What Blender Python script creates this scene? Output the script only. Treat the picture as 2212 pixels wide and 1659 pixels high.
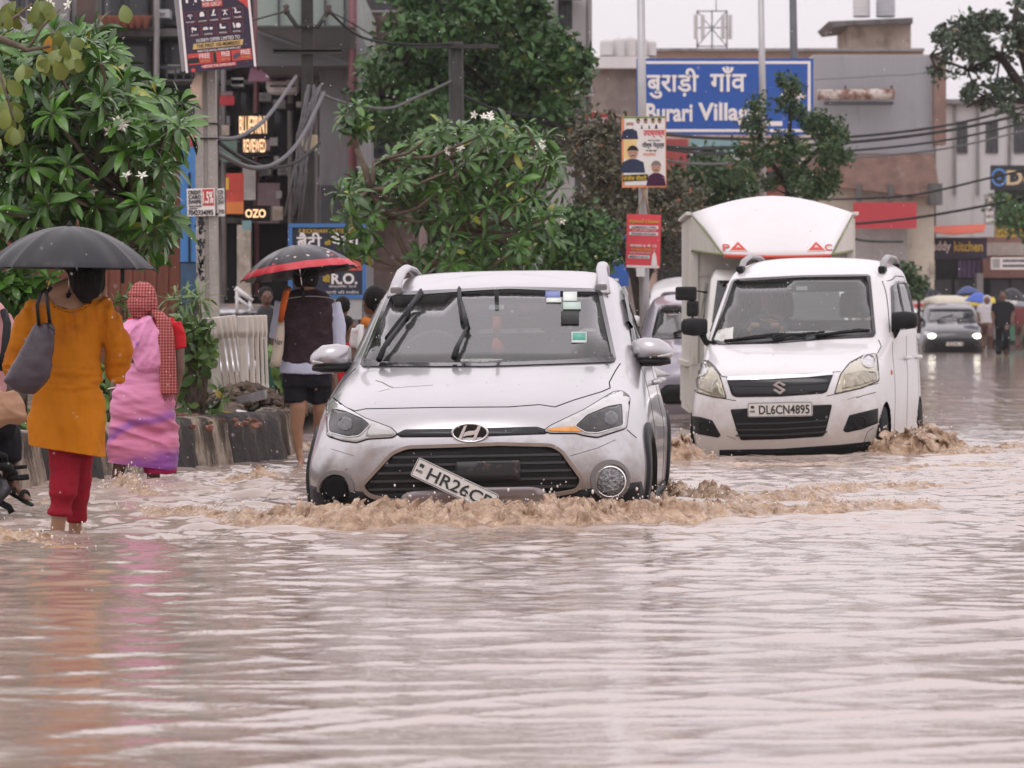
import bpy,bmesh,math,random
import numpy as np
from mathutils import Vector,Matrix,geometry,noise
from mathutils.bvhtree import BVHTree
R=math.radians
scene=bpy.context.scene
COL=scene.collection
for _o in list(bpy.data.objects):bpy.data.objects.remove(_o)

# ---------------------------------------------------------------- camera
F,H,HY,CX=8500.0,1.05,685.0,1106.0
cam=bpy.data.cameras.new('camera');camo=bpy.data.objects.new('camera',cam);COL.objects.link(camo)
camo.location=(0,0,H);camo.rotation_euler=(R(90),0,0)
cam.sensor_width=36.0;cam.lens=F/2212*36.0;cam.shift_y=-(829.5-HY)/2212
cam.clip_start=0.5;cam.clip_end=2000
cam.dof.use_dof=True;cam.dof.focus_distance=21.5;cam.dof.aperture_fstop=8.0
scene.camera=camo

# ---------------------------------------------------------------- sky, sun, exposure (overcast, raining)
SUN_EL,SUN_ROT=R(62),R(200)
w=bpy.data.worlds.new('World');scene.world=w;w.use_nodes=True
nt=w.node_tree;nt.nodes.clear()
out=nt.nodes.new('ShaderNodeOutputWorld');bg=nt.nodes.new('ShaderNodeBackground')
sky=nt.nodes.new('ShaderNodeTexSky');sky.sky_type='NISHITA';sky.sun_disc=False
sky.sun_elevation=SUN_EL;sky.sun_rotation=SUN_ROT;sky.dust_density=4;sky.air_density=1
hs=nt.nodes.new('ShaderNodeHueSaturation');hs.inputs['Saturation'].default_value=0.12
nt.links.new(sky.outputs[0],hs.inputs['Color'])
tc=nt.nodes.new('ShaderNodeTexCoord');sx=nt.nodes.new('ShaderNodeSeparateXYZ')
nt.links.new(tc.outputs['Generated'],sx.inputs[0])
mr=nt.nodes.new('ShaderNodeMapRange');mr.inputs['From Min'].default_value=0.0;mr.inputs['From Max'].default_value=0.40
mr.inputs['To Min'].default_value=8.5;mr.inputs['To Max'].default_value=14.5
nt.links.new(sx.outputs[2],mr.inputs['Value'])
cn=nt.nodes.new('ShaderNodeTexNoise');cn.inputs['Scale'].default_value=2.2;cn.inputs['Detail'].default_value=4
nt.links.new(tc.outputs['Generated'],cn.inputs['Vector'])
cr=nt.nodes.new('ShaderNodeMapRange');cr.inputs['To Min'].default_value=0.88;cr.inputs['To Max'].default_value=1.12
nt.links.new(cn.outputs[0],cr.inputs['Value'])
mm=nt.nodes.new('ShaderNodeMath');mm.operation='MULTIPLY'
nt.links.new(mr.outputs[0],mm.inputs[0]);nt.links.new(cr.outputs[0],mm.inputs[1])
vm=nt.nodes.new('ShaderNodeVectorMath');vm.operation='SCALE';vm.inputs[0].default_value=(1.0,0.935,0.985)
nt.links.new(mm.outputs[0],vm.inputs['Scale'])
mx=nt.nodes.new('ShaderNodeMixRGB');mx.inputs[0].default_value=0.9
nt.links.new(hs.outputs[0],mx.inputs[1]);nt.links.new(vm.outputs[0],mx.inputs[2])
nt.links.new(mx.outputs[0],bg.inputs[0]);bg.inputs[1].default_value=0.1
nt.links.new(bg.outputs[0],out.inputs[0])
sl=bpy.data.lights.new('sun','SUN');sl.energy=0.5;sl.angle=R(25);sl.color=(1,0.97,0.94)
so=bpy.data.objects.new('sun',sl);COL.objects.link(so)
so.rotation_euler=(R(28),0,R(-20))
vs=scene.view_settings;vs.view_transform='Standard';vs.look='None';vs.gamma=1;vs.exposure=0.08
scene.cycles.max_bounces=8;scene.cycles.transparent_max_bounces=16
scene.cycles.caustics_reflective=False;scene.cycles.caustics_refractive=False
scene.cycles.use_denoising=True

# ---------------------------------------------------------------- helpers
def P(dx,dy,Y):return Vector(((dx-CX)/F*Y,Y,H+(HY-dy)/F*Y))
def PW(dx,dy,z=0.0):
    Y=F*(H-z)/(dy-HY);return Vector(((dx-CX)/F*Y,Y,z))

def tag(o,label=None,cat=None,group=None,kind=None):
    if label:o['label']=label
    if cat:o['category']=cat
    if group:o['group']=group
    if kind:o['kind']=kind
    return o

class MB:
    """collects shapes; build() links them as ONE mesh object"""
    def __init__(s):s.v=[];s.f=[];s.m=[];s.sm=[];s.cur=0
    def mat(s,i):s.cur=i;return s
    def add(s,vs,fs,smooth=False):
        b=len(s.v);s.v.extend([tuple(p)for p in vs])
        for f in fs:s.f.append([b+i for i in f]);s.m.append(s.cur);s.sm.append(smooth)
        return s
    def box(s,c,d,rz=0.0,M4=None,bev=0.0):
        x,y,z=d[0]/2,d[1]/2,d[2]/2
        if bev<=0:
            vs=[Vector((a*x,b*y,e*z))for e in(-1,1)for a,b in((-1,-1),(1,-1),(1,1),(-1,1))]
            fs=[(3,2,1,0),(4,5,6,7),(0,1,5,4),(1,2,6,5),(2,3,7,6),(3,0,4,7)]
        else:
            bm=bmesh.new();bmesh.ops.create_cube(bm,size=1)
            bmesh.ops.scale(bm,vec=d,verts=bm.verts)
            bmesh.ops.bevel(bm,geom=bm.edges[:],offset=min(bev,min(d)*.45),segments=2,profile=.6,affect='EDGES')
            bm.verts.index_update();vs=[v.co.copy()for v in bm.verts];fs=[[v.index for v in f.verts]for f in bm.faces];bm.free()
        m=Matrix.Translation(c)@Matrix.Rotation(rz,4,'Z')
        if M4 is not None:m=Matrix.Translation(c)@M4
        return s.add([m@v for v in vs],fs)
    def box2(s,a,b,bev=0.0):
        return s.box([(a[i]+b[i])/2 for i in range(3)],[abs(b[i]-a[i])for i in range(3)],bev=bev)
    def tube(s,pts,rad,n=8,cap=True,smooth=True):
        pts=[Vector(p)for p in pts]
        if not hasattr(rad,'__len__'):rad=[rad]*len(pts)
        vs=[];up=Vector((0,0,1));prev=None
        for i,p in enumerate(pts):
            t=(pts[min(i+1,len(pts)-1)]-pts[max(i-1,0)])
            t=t.normalized()if t.length>1e-9 else Vector((0,0,1))
            if prev is None:
                a=t.cross(up)if abs(t.dot(up))<.95 else t.cross(Vector((1,0,0)))
            else:a=prev-t*prev.dot(t)
            a.normalize();b=t.cross(a);prev=a
            for k in range(n):
                an=2*math.pi*k/n
                vs.append(p+(a*math.cos(an)+b*math.sin(an))*rad[i])
        fs=[(i*n+k,i*n+(k+1)%n,(i+1)*n+(k+1)%n,(i+1)*n+k)for i in range(len(pts)-1)for k in range(n)]
        if cap:fs+=[tuple(range(n-1,-1,-1)),tuple((len(pts)-1)*n+k for k in range(n))]
        return s.add(vs,fs,smooth)
    def cyl(s,a,b,r,r2=None,n=12):return s.tube([a,b],[r,r if r2 is None else r2],n)
    def loft(s,rings,cap=True,smooth=True):
        n=len(rings[0]);vs=[p for r in rings for p in r]
        fs=[(i*n+k,i*n+(k+1)%n,(i+1)*n+(k+1)%n,(i+1)*n+k)for i in range(len(rings)-1)for k in range(n)]
        if cap:fs+=[tuple(range(n-1,-1,-1)),tuple((len(rings)-1)*n+k for k in range(n))]
        return s.add(vs,fs,smooth)
    def lathe(s,c,prof,n=20,smooth=True):
        c=Vector(c);return s.loft([[c+Vector((r*math.cos(2*math.pi*k/n),r*math.sin(2*math.pi*k/n),z))for k in range(n)]for r,z in prof],smooth=smooth)
    def prism(s,pts,ext,smooth=False):
        """pts: planar outline (3-D); ext: extrusion vector"""
        pts=[Vector(p)for p in pts];n=len(pts);e=Vector(ext)
        fs=[tuple(range(n-1,-1,-1)),tuple(range(n,2*n))]+[(k,(k+1)%n,n+(k+1)%n,n+k)for k in range(n)]
        return s.add(pts+[p+e for p in pts],fs,smooth)
    def ball(s,c,r,n=10,m=7,sc=(1,1,1)):
        c=Vector(c);rs=[]
        for j in range(m+1):
            a=math.pi*j/m-math.pi/2
            rr=max(math.cos(a),.02)*r
            rs.append([c+Vector((rr*math.cos(2*math.pi*k/n)*sc[0],rr*math.sin(2*math.pi*k/n)*sc[1],r*math.sin(a)*sc[2]))for k in range(n)])
        return s.loft(rs)
    def shift(s,d):
        d=Vector(d);s.v=[tuple(Vector(p)+d)for p in s.v];return s
    def xf(s,m):s.v=[tuple(m@Vector(p))for p in s.v];return s
    def merge(s,o):
        b=len(s.v);s.v.extend(o.v);s.f.extend([[b+i for i in f]for f in o.f]);s.m.extend(o.m);s.sm.extend(o.sm);return s
    def build(s,name,mats,parent=None,loc=None,label=None,cat=None,group=None,kind=None):
        me=bpy.data.meshes.new(name)
        if loc is not None and parent is None:s.shift(-Vector(loc))
        me.from_pydata(s.v,[],s.f);me.validate(verbose=False)
        if not isinstance(mats,(list,tuple)):mats=[mats]
        for m in mats:me.materials.append(m)
        if len(me.polygons)==len(s.f):
            me.polygons.foreach_set('material_index',s.m);me.polygons.foreach_set('use_smooth',s.sm)
        me.update()
        o=bpy.data.objects.new(name,me);COL.objects.link(o)
        if parent is not None:o.parent=parent
        elif loc is not None:o.location=loc
        return tag(o,label,cat,group,kind)

def thing(name,label,cat,loc=(0,0,0),rot=(0,0,0),group=None):
    o=bpy.data.objects.new(name,None);COL.objects.link(o);o.location=loc;o.rotation_euler=rot;o.empty_display_size=.1
    return tag(o,label,cat,group)

def copy_tree(o,parent=None,data=None):
    c=o.copy();COL.objects.link(c);c.parent=parent
    if parent is not None:c.matrix_parent_inverse=o.matrix_parent_inverse.copy()
    for ch in o.children:copy_tree(ch,c)
    return c

def npmesh(name,V,Fq,mats,smooth=True,parent=None,midx=None):
    """fast mesh from numpy: V (n,3), Fq (m,k) all the same k"""
    me=bpy.data.meshes.new(name);V=np.asarray(V,np.float32);Fq=np.asarray(Fq,np.int32);k=Fq.shape[1]
    me.vertices.add(len(V));me.vertices.foreach_set('co',V.ravel())
    me.loops.add(Fq.size);me.loops.foreach_set('vertex_index',Fq.ravel())
    me.polygons.add(len(Fq));me.polygons.foreach_set('loop_start',np.arange(0,Fq.size,k,dtype=np.int32))
    me.polygons.foreach_set('loop_total',np.full(len(Fq),k,np.int32))
    me.polygons.foreach_set('use_smooth',np.full(len(Fq),smooth,bool))
    if not isinstance(mats,(list,tuple)):mats=[mats]
    for m in mats:me.materials.append(m)
    if midx is not None:me.polygons.foreach_set('material_index',np.asarray(midx,np.int32))
    me.update(calc_edges=True);me.validate()
    o=bpy.data.objects.new(name,me);COL.objects.link(o)
    if parent is not None:o.parent=parent
    return o

# numpy gradient-ish value noise (tileless, hashed lattice)
def _h(ix,iy,iz,seed):
    n=(ix.astype(np.int64)*374761393+iy.astype(np.int64)*668265263+iz.astype(np.int64)*2147483647+seed*1274126177)&0x7fffffff
    n=((n^(n>>13))*1274126177)&0x7fffffff
    n=((n^(n>>16))*668265263)&0x7fffffff
    return(n^(n>>15)).astype(np.float64)/0x7fffffff*2-1
def vnoise(x,y,z=None,seed=0):
    x=np.asarray(x,float);y=np.asarray(y,float);z=np.zeros_like(x)if z is None else np.asarray(z,float)
    ix,iy,iz=np.floor(x),np.floor(y),np.floor(z);fx,fy,fz=x-ix,y-iy,z-iz
    fx,fy,fz=[t*t*t*(t*(t*6-15)+10)for t in(fx,fy,fz)]
    r=0
    for a in(0,1):
        for b in(0,1):
            for c in(0,1):
                wgt=(fx if a else 1-fx)*(fy if b else 1-fy)*(fz if c else 1-fz)
                r=r+wgt*_h(ix+a,iy+b,iz+c,seed)
    return r
def fbm(x,y,z=None,oct=4,seed=0,lac=2.03,gain=.5):
    r=0;a=1;z=np.zeros_like(np.asarray(x,float))if z is None else z
    for i in range(oct):
        r=r+a*vnoise(x,y,z,seed+i*17);x=x*lac+3.1;y=y*lac+1.7;z=z*lac+.9;a*=gain
    return r

# ---------------------------------------------------------------- materials
_mats={}
def M(name,col,rough=.6,metal=0.0,var=.12,vs=4.0,bump=0.0,bs=30.0,coat=0.0,spec=.5,emit=0.0,stain=None,ss=1.5,st=.55,sheen=0.0,trans=0.0,streak=False,mud=None):
    """procedural surface: base colour broken up by noise, optional second 'stain' colour with its own outline, optional bump"""
    if name in _mats:return _mats[name]
    m=bpy.data.materials.new(name);m.use_nodes=True;t=m.node_tree;b=t.nodes['Principled BSDF']
    N=t.nodes.new;L=t.links.new
    co=N('ShaderNodeTexCoord')
    c4=(*col,1)
    b.inputs['Roughness'].default_value=rough;b.inputs['Metallic'].default_value=metal
    b.inputs['Specular IOR Level'].default_value=spec*(.3 if rough>=.6 else 1)
    if coat:b.inputs['Coat Weight'].default_value=coat;b.inputs['Coat Roughness'].default_value=.06
    if sheen:b.inputs['Sheen Weight'].default_value=sheen
    if trans:b.inputs['Transmission Weight'].default_value=trans
    last=None
    vec=co.outputs['Object']
    if streak:
        mp=N('ShaderNodeMapping');mp.inputs['Scale'].default_value=(1,1,.18);L(vec,mp.inputs[0]);vec=mp.outputs[0]
    if var:
        n=N('ShaderNodeTexNoise');n.inputs['Scale'].default_value=vs;n.inputs['Detail'].default_value=6;n.inputs['Roughness'].default_value=.65
        L(vec,n.inputs['Vector'])
        r=N('ShaderNodeMapRange');r.inputs['From Min'].default_value=.25;r.inputs['From Max'].default_value=.75
        r.inputs['To Min'].default_value=1-var;r.inputs['To Max'].default_value=1+var;L(n.outputs[0],r.inputs['Value'])
        v=N('ShaderNodeVectorMath');v.operation='SCALE';v.inputs[0].default_value=col;L(r.outputs[0],v.inputs['Scale'])
        last=v.outputs[0]
    if stain is not None:
        n2=N('ShaderNodeTexNoise');n2.inputs['Scale'].default_value=ss;n2.inputs['Detail'].default_value=8;n2.inputs['Roughness'].default_value=.7
        L(vec,n2.inputs['Vector'])
        r2=N('ShaderNodeMapRange');r2.inputs['From Min'].default_value=st-.07;r2.inputs['From Max'].default_value=st+.07;L(n2.outputs[0],r2.inputs['Value'])
        x=N('ShaderNodeMixRGB');L(r2.outputs[0],x.inputs[0])
        if last:L(last,x.inputs[1])
        else:x.inputs[1].default_value=c4
        x.inputs[2].default_value=(*stain,1);last=x.outputs[0]
    if mud is not None: # splashed and dried road dirt, thick near the sills, breaking up higher on the body
        z0,z1,mc_,amt=mud;s_=N('ShaderNodeSeparateXYZ');L(co.outputs['Object'],s_.inputs[0]);h_=N('ShaderNodeMapRange');h_.inputs['From Min'].default_value=z0;h_.inputs['From Max'].default_value=z1;h_.inputs['To Min'].default_value=.5;h_.inputs['To Max'].default_value=-.25;L(s_.outputs[2],h_.inputs['Value'])
        n4=N('ShaderNodeTexNoise');n4.inputs['Scale'].default_value=7;n4.inputs['Detail'].default_value=9;n4.inputs['Roughness'].default_value=.72;L(co.outputs['Object'],n4.inputs['Vector']);a_=N('ShaderNodeMath');a_.operation='ADD';L(h_.outputs[0],a_.inputs[0]);L(n4.outputs[0],a_.inputs[1])
        r4_=N('ShaderNodeMapRange');r4_.inputs['From Min'].default_value=.5;r4_.inputs['From Max'].default_value=.85;r4_.inputs['To Max'].default_value=amt;L(a_.outputs[0],r4_.inputs['Value']);x=N('ShaderNodeMixRGB');L(r4_.outputs[0],x.inputs[0])
        if last:L(last,x.inputs[1])
        else:x.inputs[1].default_value=c4
        x.inputs[2].default_value=(*mc_,1);last=x.outputs[0]
        r5=N('ShaderNodeMapRange');r5.inputs['To Max'].default_value=metal*.15;r5.inputs['To Min'].default_value=metal;L(r4_.outputs[0],r5.inputs['Value']);L(r5.outputs[0],b.inputs['Metallic']);r6=N('ShaderNodeMapRange');r6.inputs['To Min'].default_value=coat;r6.inputs['To Max'].default_value=coat*.2;L(r4_.outputs[0],r6.inputs['Value']);L(r6.outputs[0],b.inputs['Coat Weight'])
    if last:L(last,b.inputs['Base Color'])
    else:b.inputs['Base Color'].default_value=c4
    if bump:
        n3=N('ShaderNodeTexNoise');n3.inputs['Scale'].default_value=bs;n3.inputs['Detail'].default_value=5;L(co.outputs['Object'],n3.inputs['Vector'])
        bp=N('ShaderNodeBump');bp.inputs['Strength'].default_value=bump;bp.inputs['Distance'].default_value=.02;L(n3.outputs[0],bp.inputs['Height']);L(bp.outputs[0],b.inputs['Normal'])
    if emit:
        b.inputs['Emission Color'].default_value=c4;b.inputs['Emission Strength'].default_value=emit
    _mats[name]=m;return m

def glass_mat(name,tint,alpha,rough=.03,spec=.5):
    """windscreen glass: see-through, with the sky mirrored on top"""
    if name in _mats:return _mats[name]
    m=bpy.data.materials.new(name);m.use_nodes=True;t=m.node_tree;t.nodes.clear();N=t.nodes.new;L=t.links.new
    o=N('ShaderNodeOutputMaterial');tr=N('ShaderNodeBsdfTransparent');tr.inputs[0].default_value=(*tint,1)
    gl=N('ShaderNodeBsdfGlossy');gl.inputs['Roughness'].default_value=rough;gl.inputs[0].default_value=(.95,.95,.95,1)
    df=N('ShaderNodeBsdfDiffuse');df.inputs[0].default_value=(.45,.45,.43,1)
    fr=N('ShaderNodeFresnel');fr.inputs[0].default_value=1.5
    m1=N('ShaderNodeMixShader');m1.inputs[0].default_value=1-alpha;L(tr.outputs[0],m1.inputs[1]);L(df.outputs[0],m1.inputs[2])
    tc=N('ShaderNodeTexCoord');vn=N('ShaderNodeTexVoronoi');vn.inputs['Scale'].default_value=70;L(tc.outputs['Object'],vn.inputs['Vector'])
    rr=N('ShaderNodeMapRange');rr.inputs['From Min'].default_value=.0;rr.inputs['From Max'].default_value=.3;rr.inputs['To Min'].default_value=1;rr.inputs['To Max'].default_value=0
    L(vn.outputs['Distance'],rr.inputs['Value'])
    bp=N('ShaderNodeBump');bp.inputs['Strength'].default_value=.25;bp.inputs['Distance'].default_value=.003;L(rr.outputs[0],bp.inputs['Height'])
    L(bp.outputs[0],gl.inputs['Normal'])
    mu=N('ShaderNodeMath');mu.operation='MULTIPLY_ADD';mu.inputs[1].default_value=1.15*spec/.5;mu.inputs[2].default_value=.03;mu.use_clamp=True;L(fr.outputs[0],mu.inputs[0])
    m2=N('ShaderNodeMixShader');L(mu.outputs[0],m2.inputs[0]);L(m1.outputs[0],m2.inputs[1]);L(gl.outputs[0],m2.inputs[2])
    L(m2.outputs[0],o.inputs[0]);_mats[name]=m;return m

# ---------------------------------------------------------------- lettering
def text_mb(s,size=1.0,bold=0.0,align='CENTER',space=1.0,depth=.002,sx=1.0,font=None):
    """text as mesh geometry in the local XZ plane facing -Y, baseline at z=0"""
    cu=bpy.data.curves.new('lettering','FONT');cu.body=s;cu.size=size;cu.align_x=align;cu.offset=bold*size
    cu.space_character=space;cu.extrude=depth;cu.resolution_u=3;cu.fill_mode='BOTH'
    o=bpy.data.objects.new('lettering',cu);COL.objects.link(o)
    bpy.context.view_layer.update()
    me=bpy.data.meshes.new_from_object(o.evaluated_get(bpy.context.evaluated_depsgraph_get()))
    mb=MB();mb.add([(v.co.x*sx,-v.co.z,v.co.y)for v in me.vertices],[tuple(p.vertices)for p in me.polygons])
    bpy.data.objects.remove(o);bpy.data.curves.remove(cu);bpy.data.meshes.remove(me)
    return mb
def fit_text(s,w,h,bold=0.0,depth=.002):
    """lettering scaled to width w and height h, centred on the origin"""
    mb=text_mb(s,1.0,bold,'LEFT',depth=depth)
    a=np.array(mb.v)if mb.v else np.zeros((1,3));lo,hi=a.min(0),a.max(0)
    sx=w/max(hi[0]-lo[0],1e-6);sz=h/max(hi[2]-lo[2],1e-6)
    mb.v=[((p[0]-(lo[0]+hi[0])/2)*sx,p[1],(p[2]-(lo[2]+hi[2])/2)*sz)for p in mb.v]
    return mb
# ================================================================ SETTING: flood water, foam, median
rng=random.Random(7);nr=np.random.default_rng(7)

def water_material():
    m=bpy.data.materials.new('muddy_flood_water');m.use_nodes=True;t=m.node_tree;b=t.nodes['Principled BSDF'];N=t.nodes.new;L=t.links.new
    co=N('ShaderNodeTexCoord');mp=N('ShaderNodeMapping');mp.inputs['Scale'].default_value=(.35,.8,1);L(co.outputs['Object'],mp.inputs[0])
    n=N('ShaderNodeTexNoise');n.inputs['Scale'].default_value=1.2;n.inputs['Detail'].default_value=6;L(mp.outputs[0],n.inputs['Vector'])
    r=N('ShaderNodeMixRGB');L(n.outputs[0],r.inputs[0]);r.inputs[1].default_value=(.32,.245,.205,1);r.inputs[2].default_value=(.44,.36,.315,1);L(r.outputs[0],b.inputs['Base Color'])
    b.inputs['Roughness'].default_value=.07;b.inputs['IOR'].default_value=1.333;b.inputs['Specular IOR Level'].default_value=.5
    mp2=N('ShaderNodeMapping');mp2.inputs['Scale'].default_value=(9,11,1);mp2.inputs['Rotation'].default_value=(0,0,R(-6));L(co.outputs['Object'],mp2.inputs[0])
    n2=N('ShaderNodeTexNoise');n2.inputs['Scale'].default_value=1.0;n2.inputs['Detail'].default_value=3;n2.inputs['Roughness'].default_value=.55;L(mp2.outputs[0],n2.inputs['Vector'])
    bp=N('ShaderNodeBump');bp.inputs['Strength'].default_value=.16;bp.inputs['Distance'].default_value=.02;L(n2.outputs[0],bp.inputs['Height'])
    # rings and pits where raindrops land
    vo=N('ShaderNodeTexVoronoi');vo.inputs['Scale'].default_value=3.2;L(co.outputs['Object'],vo.inputs['Vector'])
    rr=N('ShaderNodeMapRange');rr.inputs['From Min'].default_value=0;rr.inputs['From Max'].default_value=.07;rr.inputs['To Min'].default_value=1;rr.inputs['To Max'].default_value=0;L(vo.outputs['Distance'],rr.inputs['Value'])
    bp2=N('ShaderNodeBump');bp2.inputs['Strength'].default_value=1.0;bp2.inputs['Distance'].default_value=.03;L(rr.outputs[0],bp2.inputs['Height']);L(bp.outputs[0],bp2.inputs['Normal'])
    L(bp2.outputs[0],b.inputs['Normal'])
    return m
MW=water_material()

def axis(lo,hi,step,far_lo,far_hi,g=1.35):
    a=list(np.arange(lo,hi,step));s=step;x=a[0];pre=[]
    while x>far_lo:s*=g;x-=s;pre.append(x)
    s=step;x=a[-1];post=[]
    while x<far_hi:s*=g;x+=s;post.append(x)
    return np.array(pre[::-1]+a+post)

def wave_height(X,Y):
    near=np.where(Y<21,np.exp(-((Y-21)/16)**4),1.0)*np.exp(-((np.abs(X-.75)/60)**4))*np.clip((300-Y)/100,0,1)
    chop=np.clip((Y-10)/8,.4,1.15)
    h=.012*fbm(X*.6+.25*Y,Y*1.3,oct=2,seed=3)*np.clip((Y-6)/12,.35,1)
    for an,a,sd in((38,.0085,61),(-22,.0065,67),(8,.006,73)): # thin crossing wavelets
        c,s=math.cos(R(an)),math.sin(R(an));U,W=X*c+Y*s,Y*c-X*s
        h+=a*np.clip((26-Y)/14,0,1)*(1-np.abs(fbm(U*.55,W*1.7+.3*np.sin(U*.8),oct=2,seed=sd))).clip(0,1)**5
    h+=.0050*np.clip((Y-11)/7,.12,1.1)*(1-2*np.abs(fbm(X*4.2-.3*Y,Y*4.6+.8*X,oct=2,seed=11)))
    h+=.0034*np.clip((Y-9)/8,.25,1.1)*fbm(X*9+Y,Y*9.5,oct=1,seed=23)
    # disturbed water round the cars and the waders
    for cx,cy,sx,sy,a in((-.1,20.6,2.6,1.6,.02),(-2.6,24.5,1.6,3.0,.034),(3.2,25,3,2.5,.018),(-2.3,19.3,1.0,.9,.02),(3.4,31,2.2,2.5,.02)):
        g=np.exp(-((X-cx)/sx)**2-((Y-cy)/sy)**2)
        h+=a*g*(fbm(X*2.6,Y*4.2,oct=4,seed=31)+.5*(1-2*np.abs(fbm(X*4,Y*7,oct=2,seed=41))))
    return h*near
gx=axis(-6.5,8.0,.035,-420,420);gy=axis(7.5,34.0,.034,-60,34.1,1.3)[:-1];_y=[gy[-1]];_s=.034
while _y[-1]<900:_s*=1.035;_y.append(_y[-1]+_s)
gy=np.concatenate([gy,_y[1:]])
XX,YY=np.meshgrid(gx,gy);ZZ=wave_height(XX,YY)
V=np.stack([XX.ravel(),YY.ravel(),ZZ.ravel()],1);nx,ny=len(gx),len(gy)
I=np.arange(nx*ny).reshape(ny,nx);Q=np.stack([I[:-1,:-1].ravel(),I[:-1,1:].ravel(),I[1:,1:].ravel(),I[1:,:-1].ravel()],1)
tag(npmesh('flood_water',V,Q,MW),kind='structure')

# ---- churned brown foam: bow wave of the silver car, wakes, splashes round wheels and feet
def foam_material():
    m=bpy.data.materials.new('churned_foam');m.use_nodes=True;t=m.node_tree;b=t.nodes['Principled BSDF'];N=t.nodes.new;L=t.links.new
    co=N('ShaderNodeTexCoord');n=N('ShaderNodeTexNoise');n.inputs['Scale'].default_value=14;n.inputs['Detail'].default_value=6;n.inputs['Roughness'].default_value=.7;L(co.outputs['Object'],n.inputs['Vector'])
    cr=N('ShaderNodeValToRGB');e=cr.color_ramp.elements;e[0].position=.34;e[0].color=(.19,.105,.055,1);e[1].position=.66;e[1].color=(.50,.355,.24,1);L(n.outputs[0],cr.inputs[0])
    nf=N('ShaderNodeTexNoise');nf.inputs['Scale'].default_value=55;nf.inputs['Detail'].default_value=4;nf.inputs['Roughness'].default_value=.8;L(co.outputs['Object'],nf.inputs['Vector']);rf=N('ShaderNodeMapRange');rf.inputs['From Min'].default_value=.56;rf.inputs['From Max'].default_value=.66;rf.inputs['To Max'].default_value=.45;L(nf.outputs[0],rf.inputs['Value'])
    xf_=N('ShaderNodeMixRGB');L(rf.outputs[0],xf_.inputs[0]);L(cr.outputs[0],xf_.inputs[1]);xf_.inputs[2].default_value=(.74,.64,.54,1);L(xf_.outputs[0],b.inputs['Base Color'])
    b.inputs['Roughness'].default_value=.09;b.inputs['IOR'].default_value=1.42
    n3=N('ShaderNodeTexNoise');n3.inputs['Scale'].default_value=60;n3.inputs['Detail'].default_value=5;L(co.outputs['Object'],n3.inputs['Vector'])
    bp=N('ShaderNodeBump');bp.inputs['Strength'].default_value=.5;bp.inputs['Distance'].default_value=.008;L(n3.outputs[0],bp.inputs['Height']);L(bp.outputs[0],b.inputs['Normal'])
    return m
MF=foam_material()
foamV,foamQ=[],[];foam_n=0
drops=MB()
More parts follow.
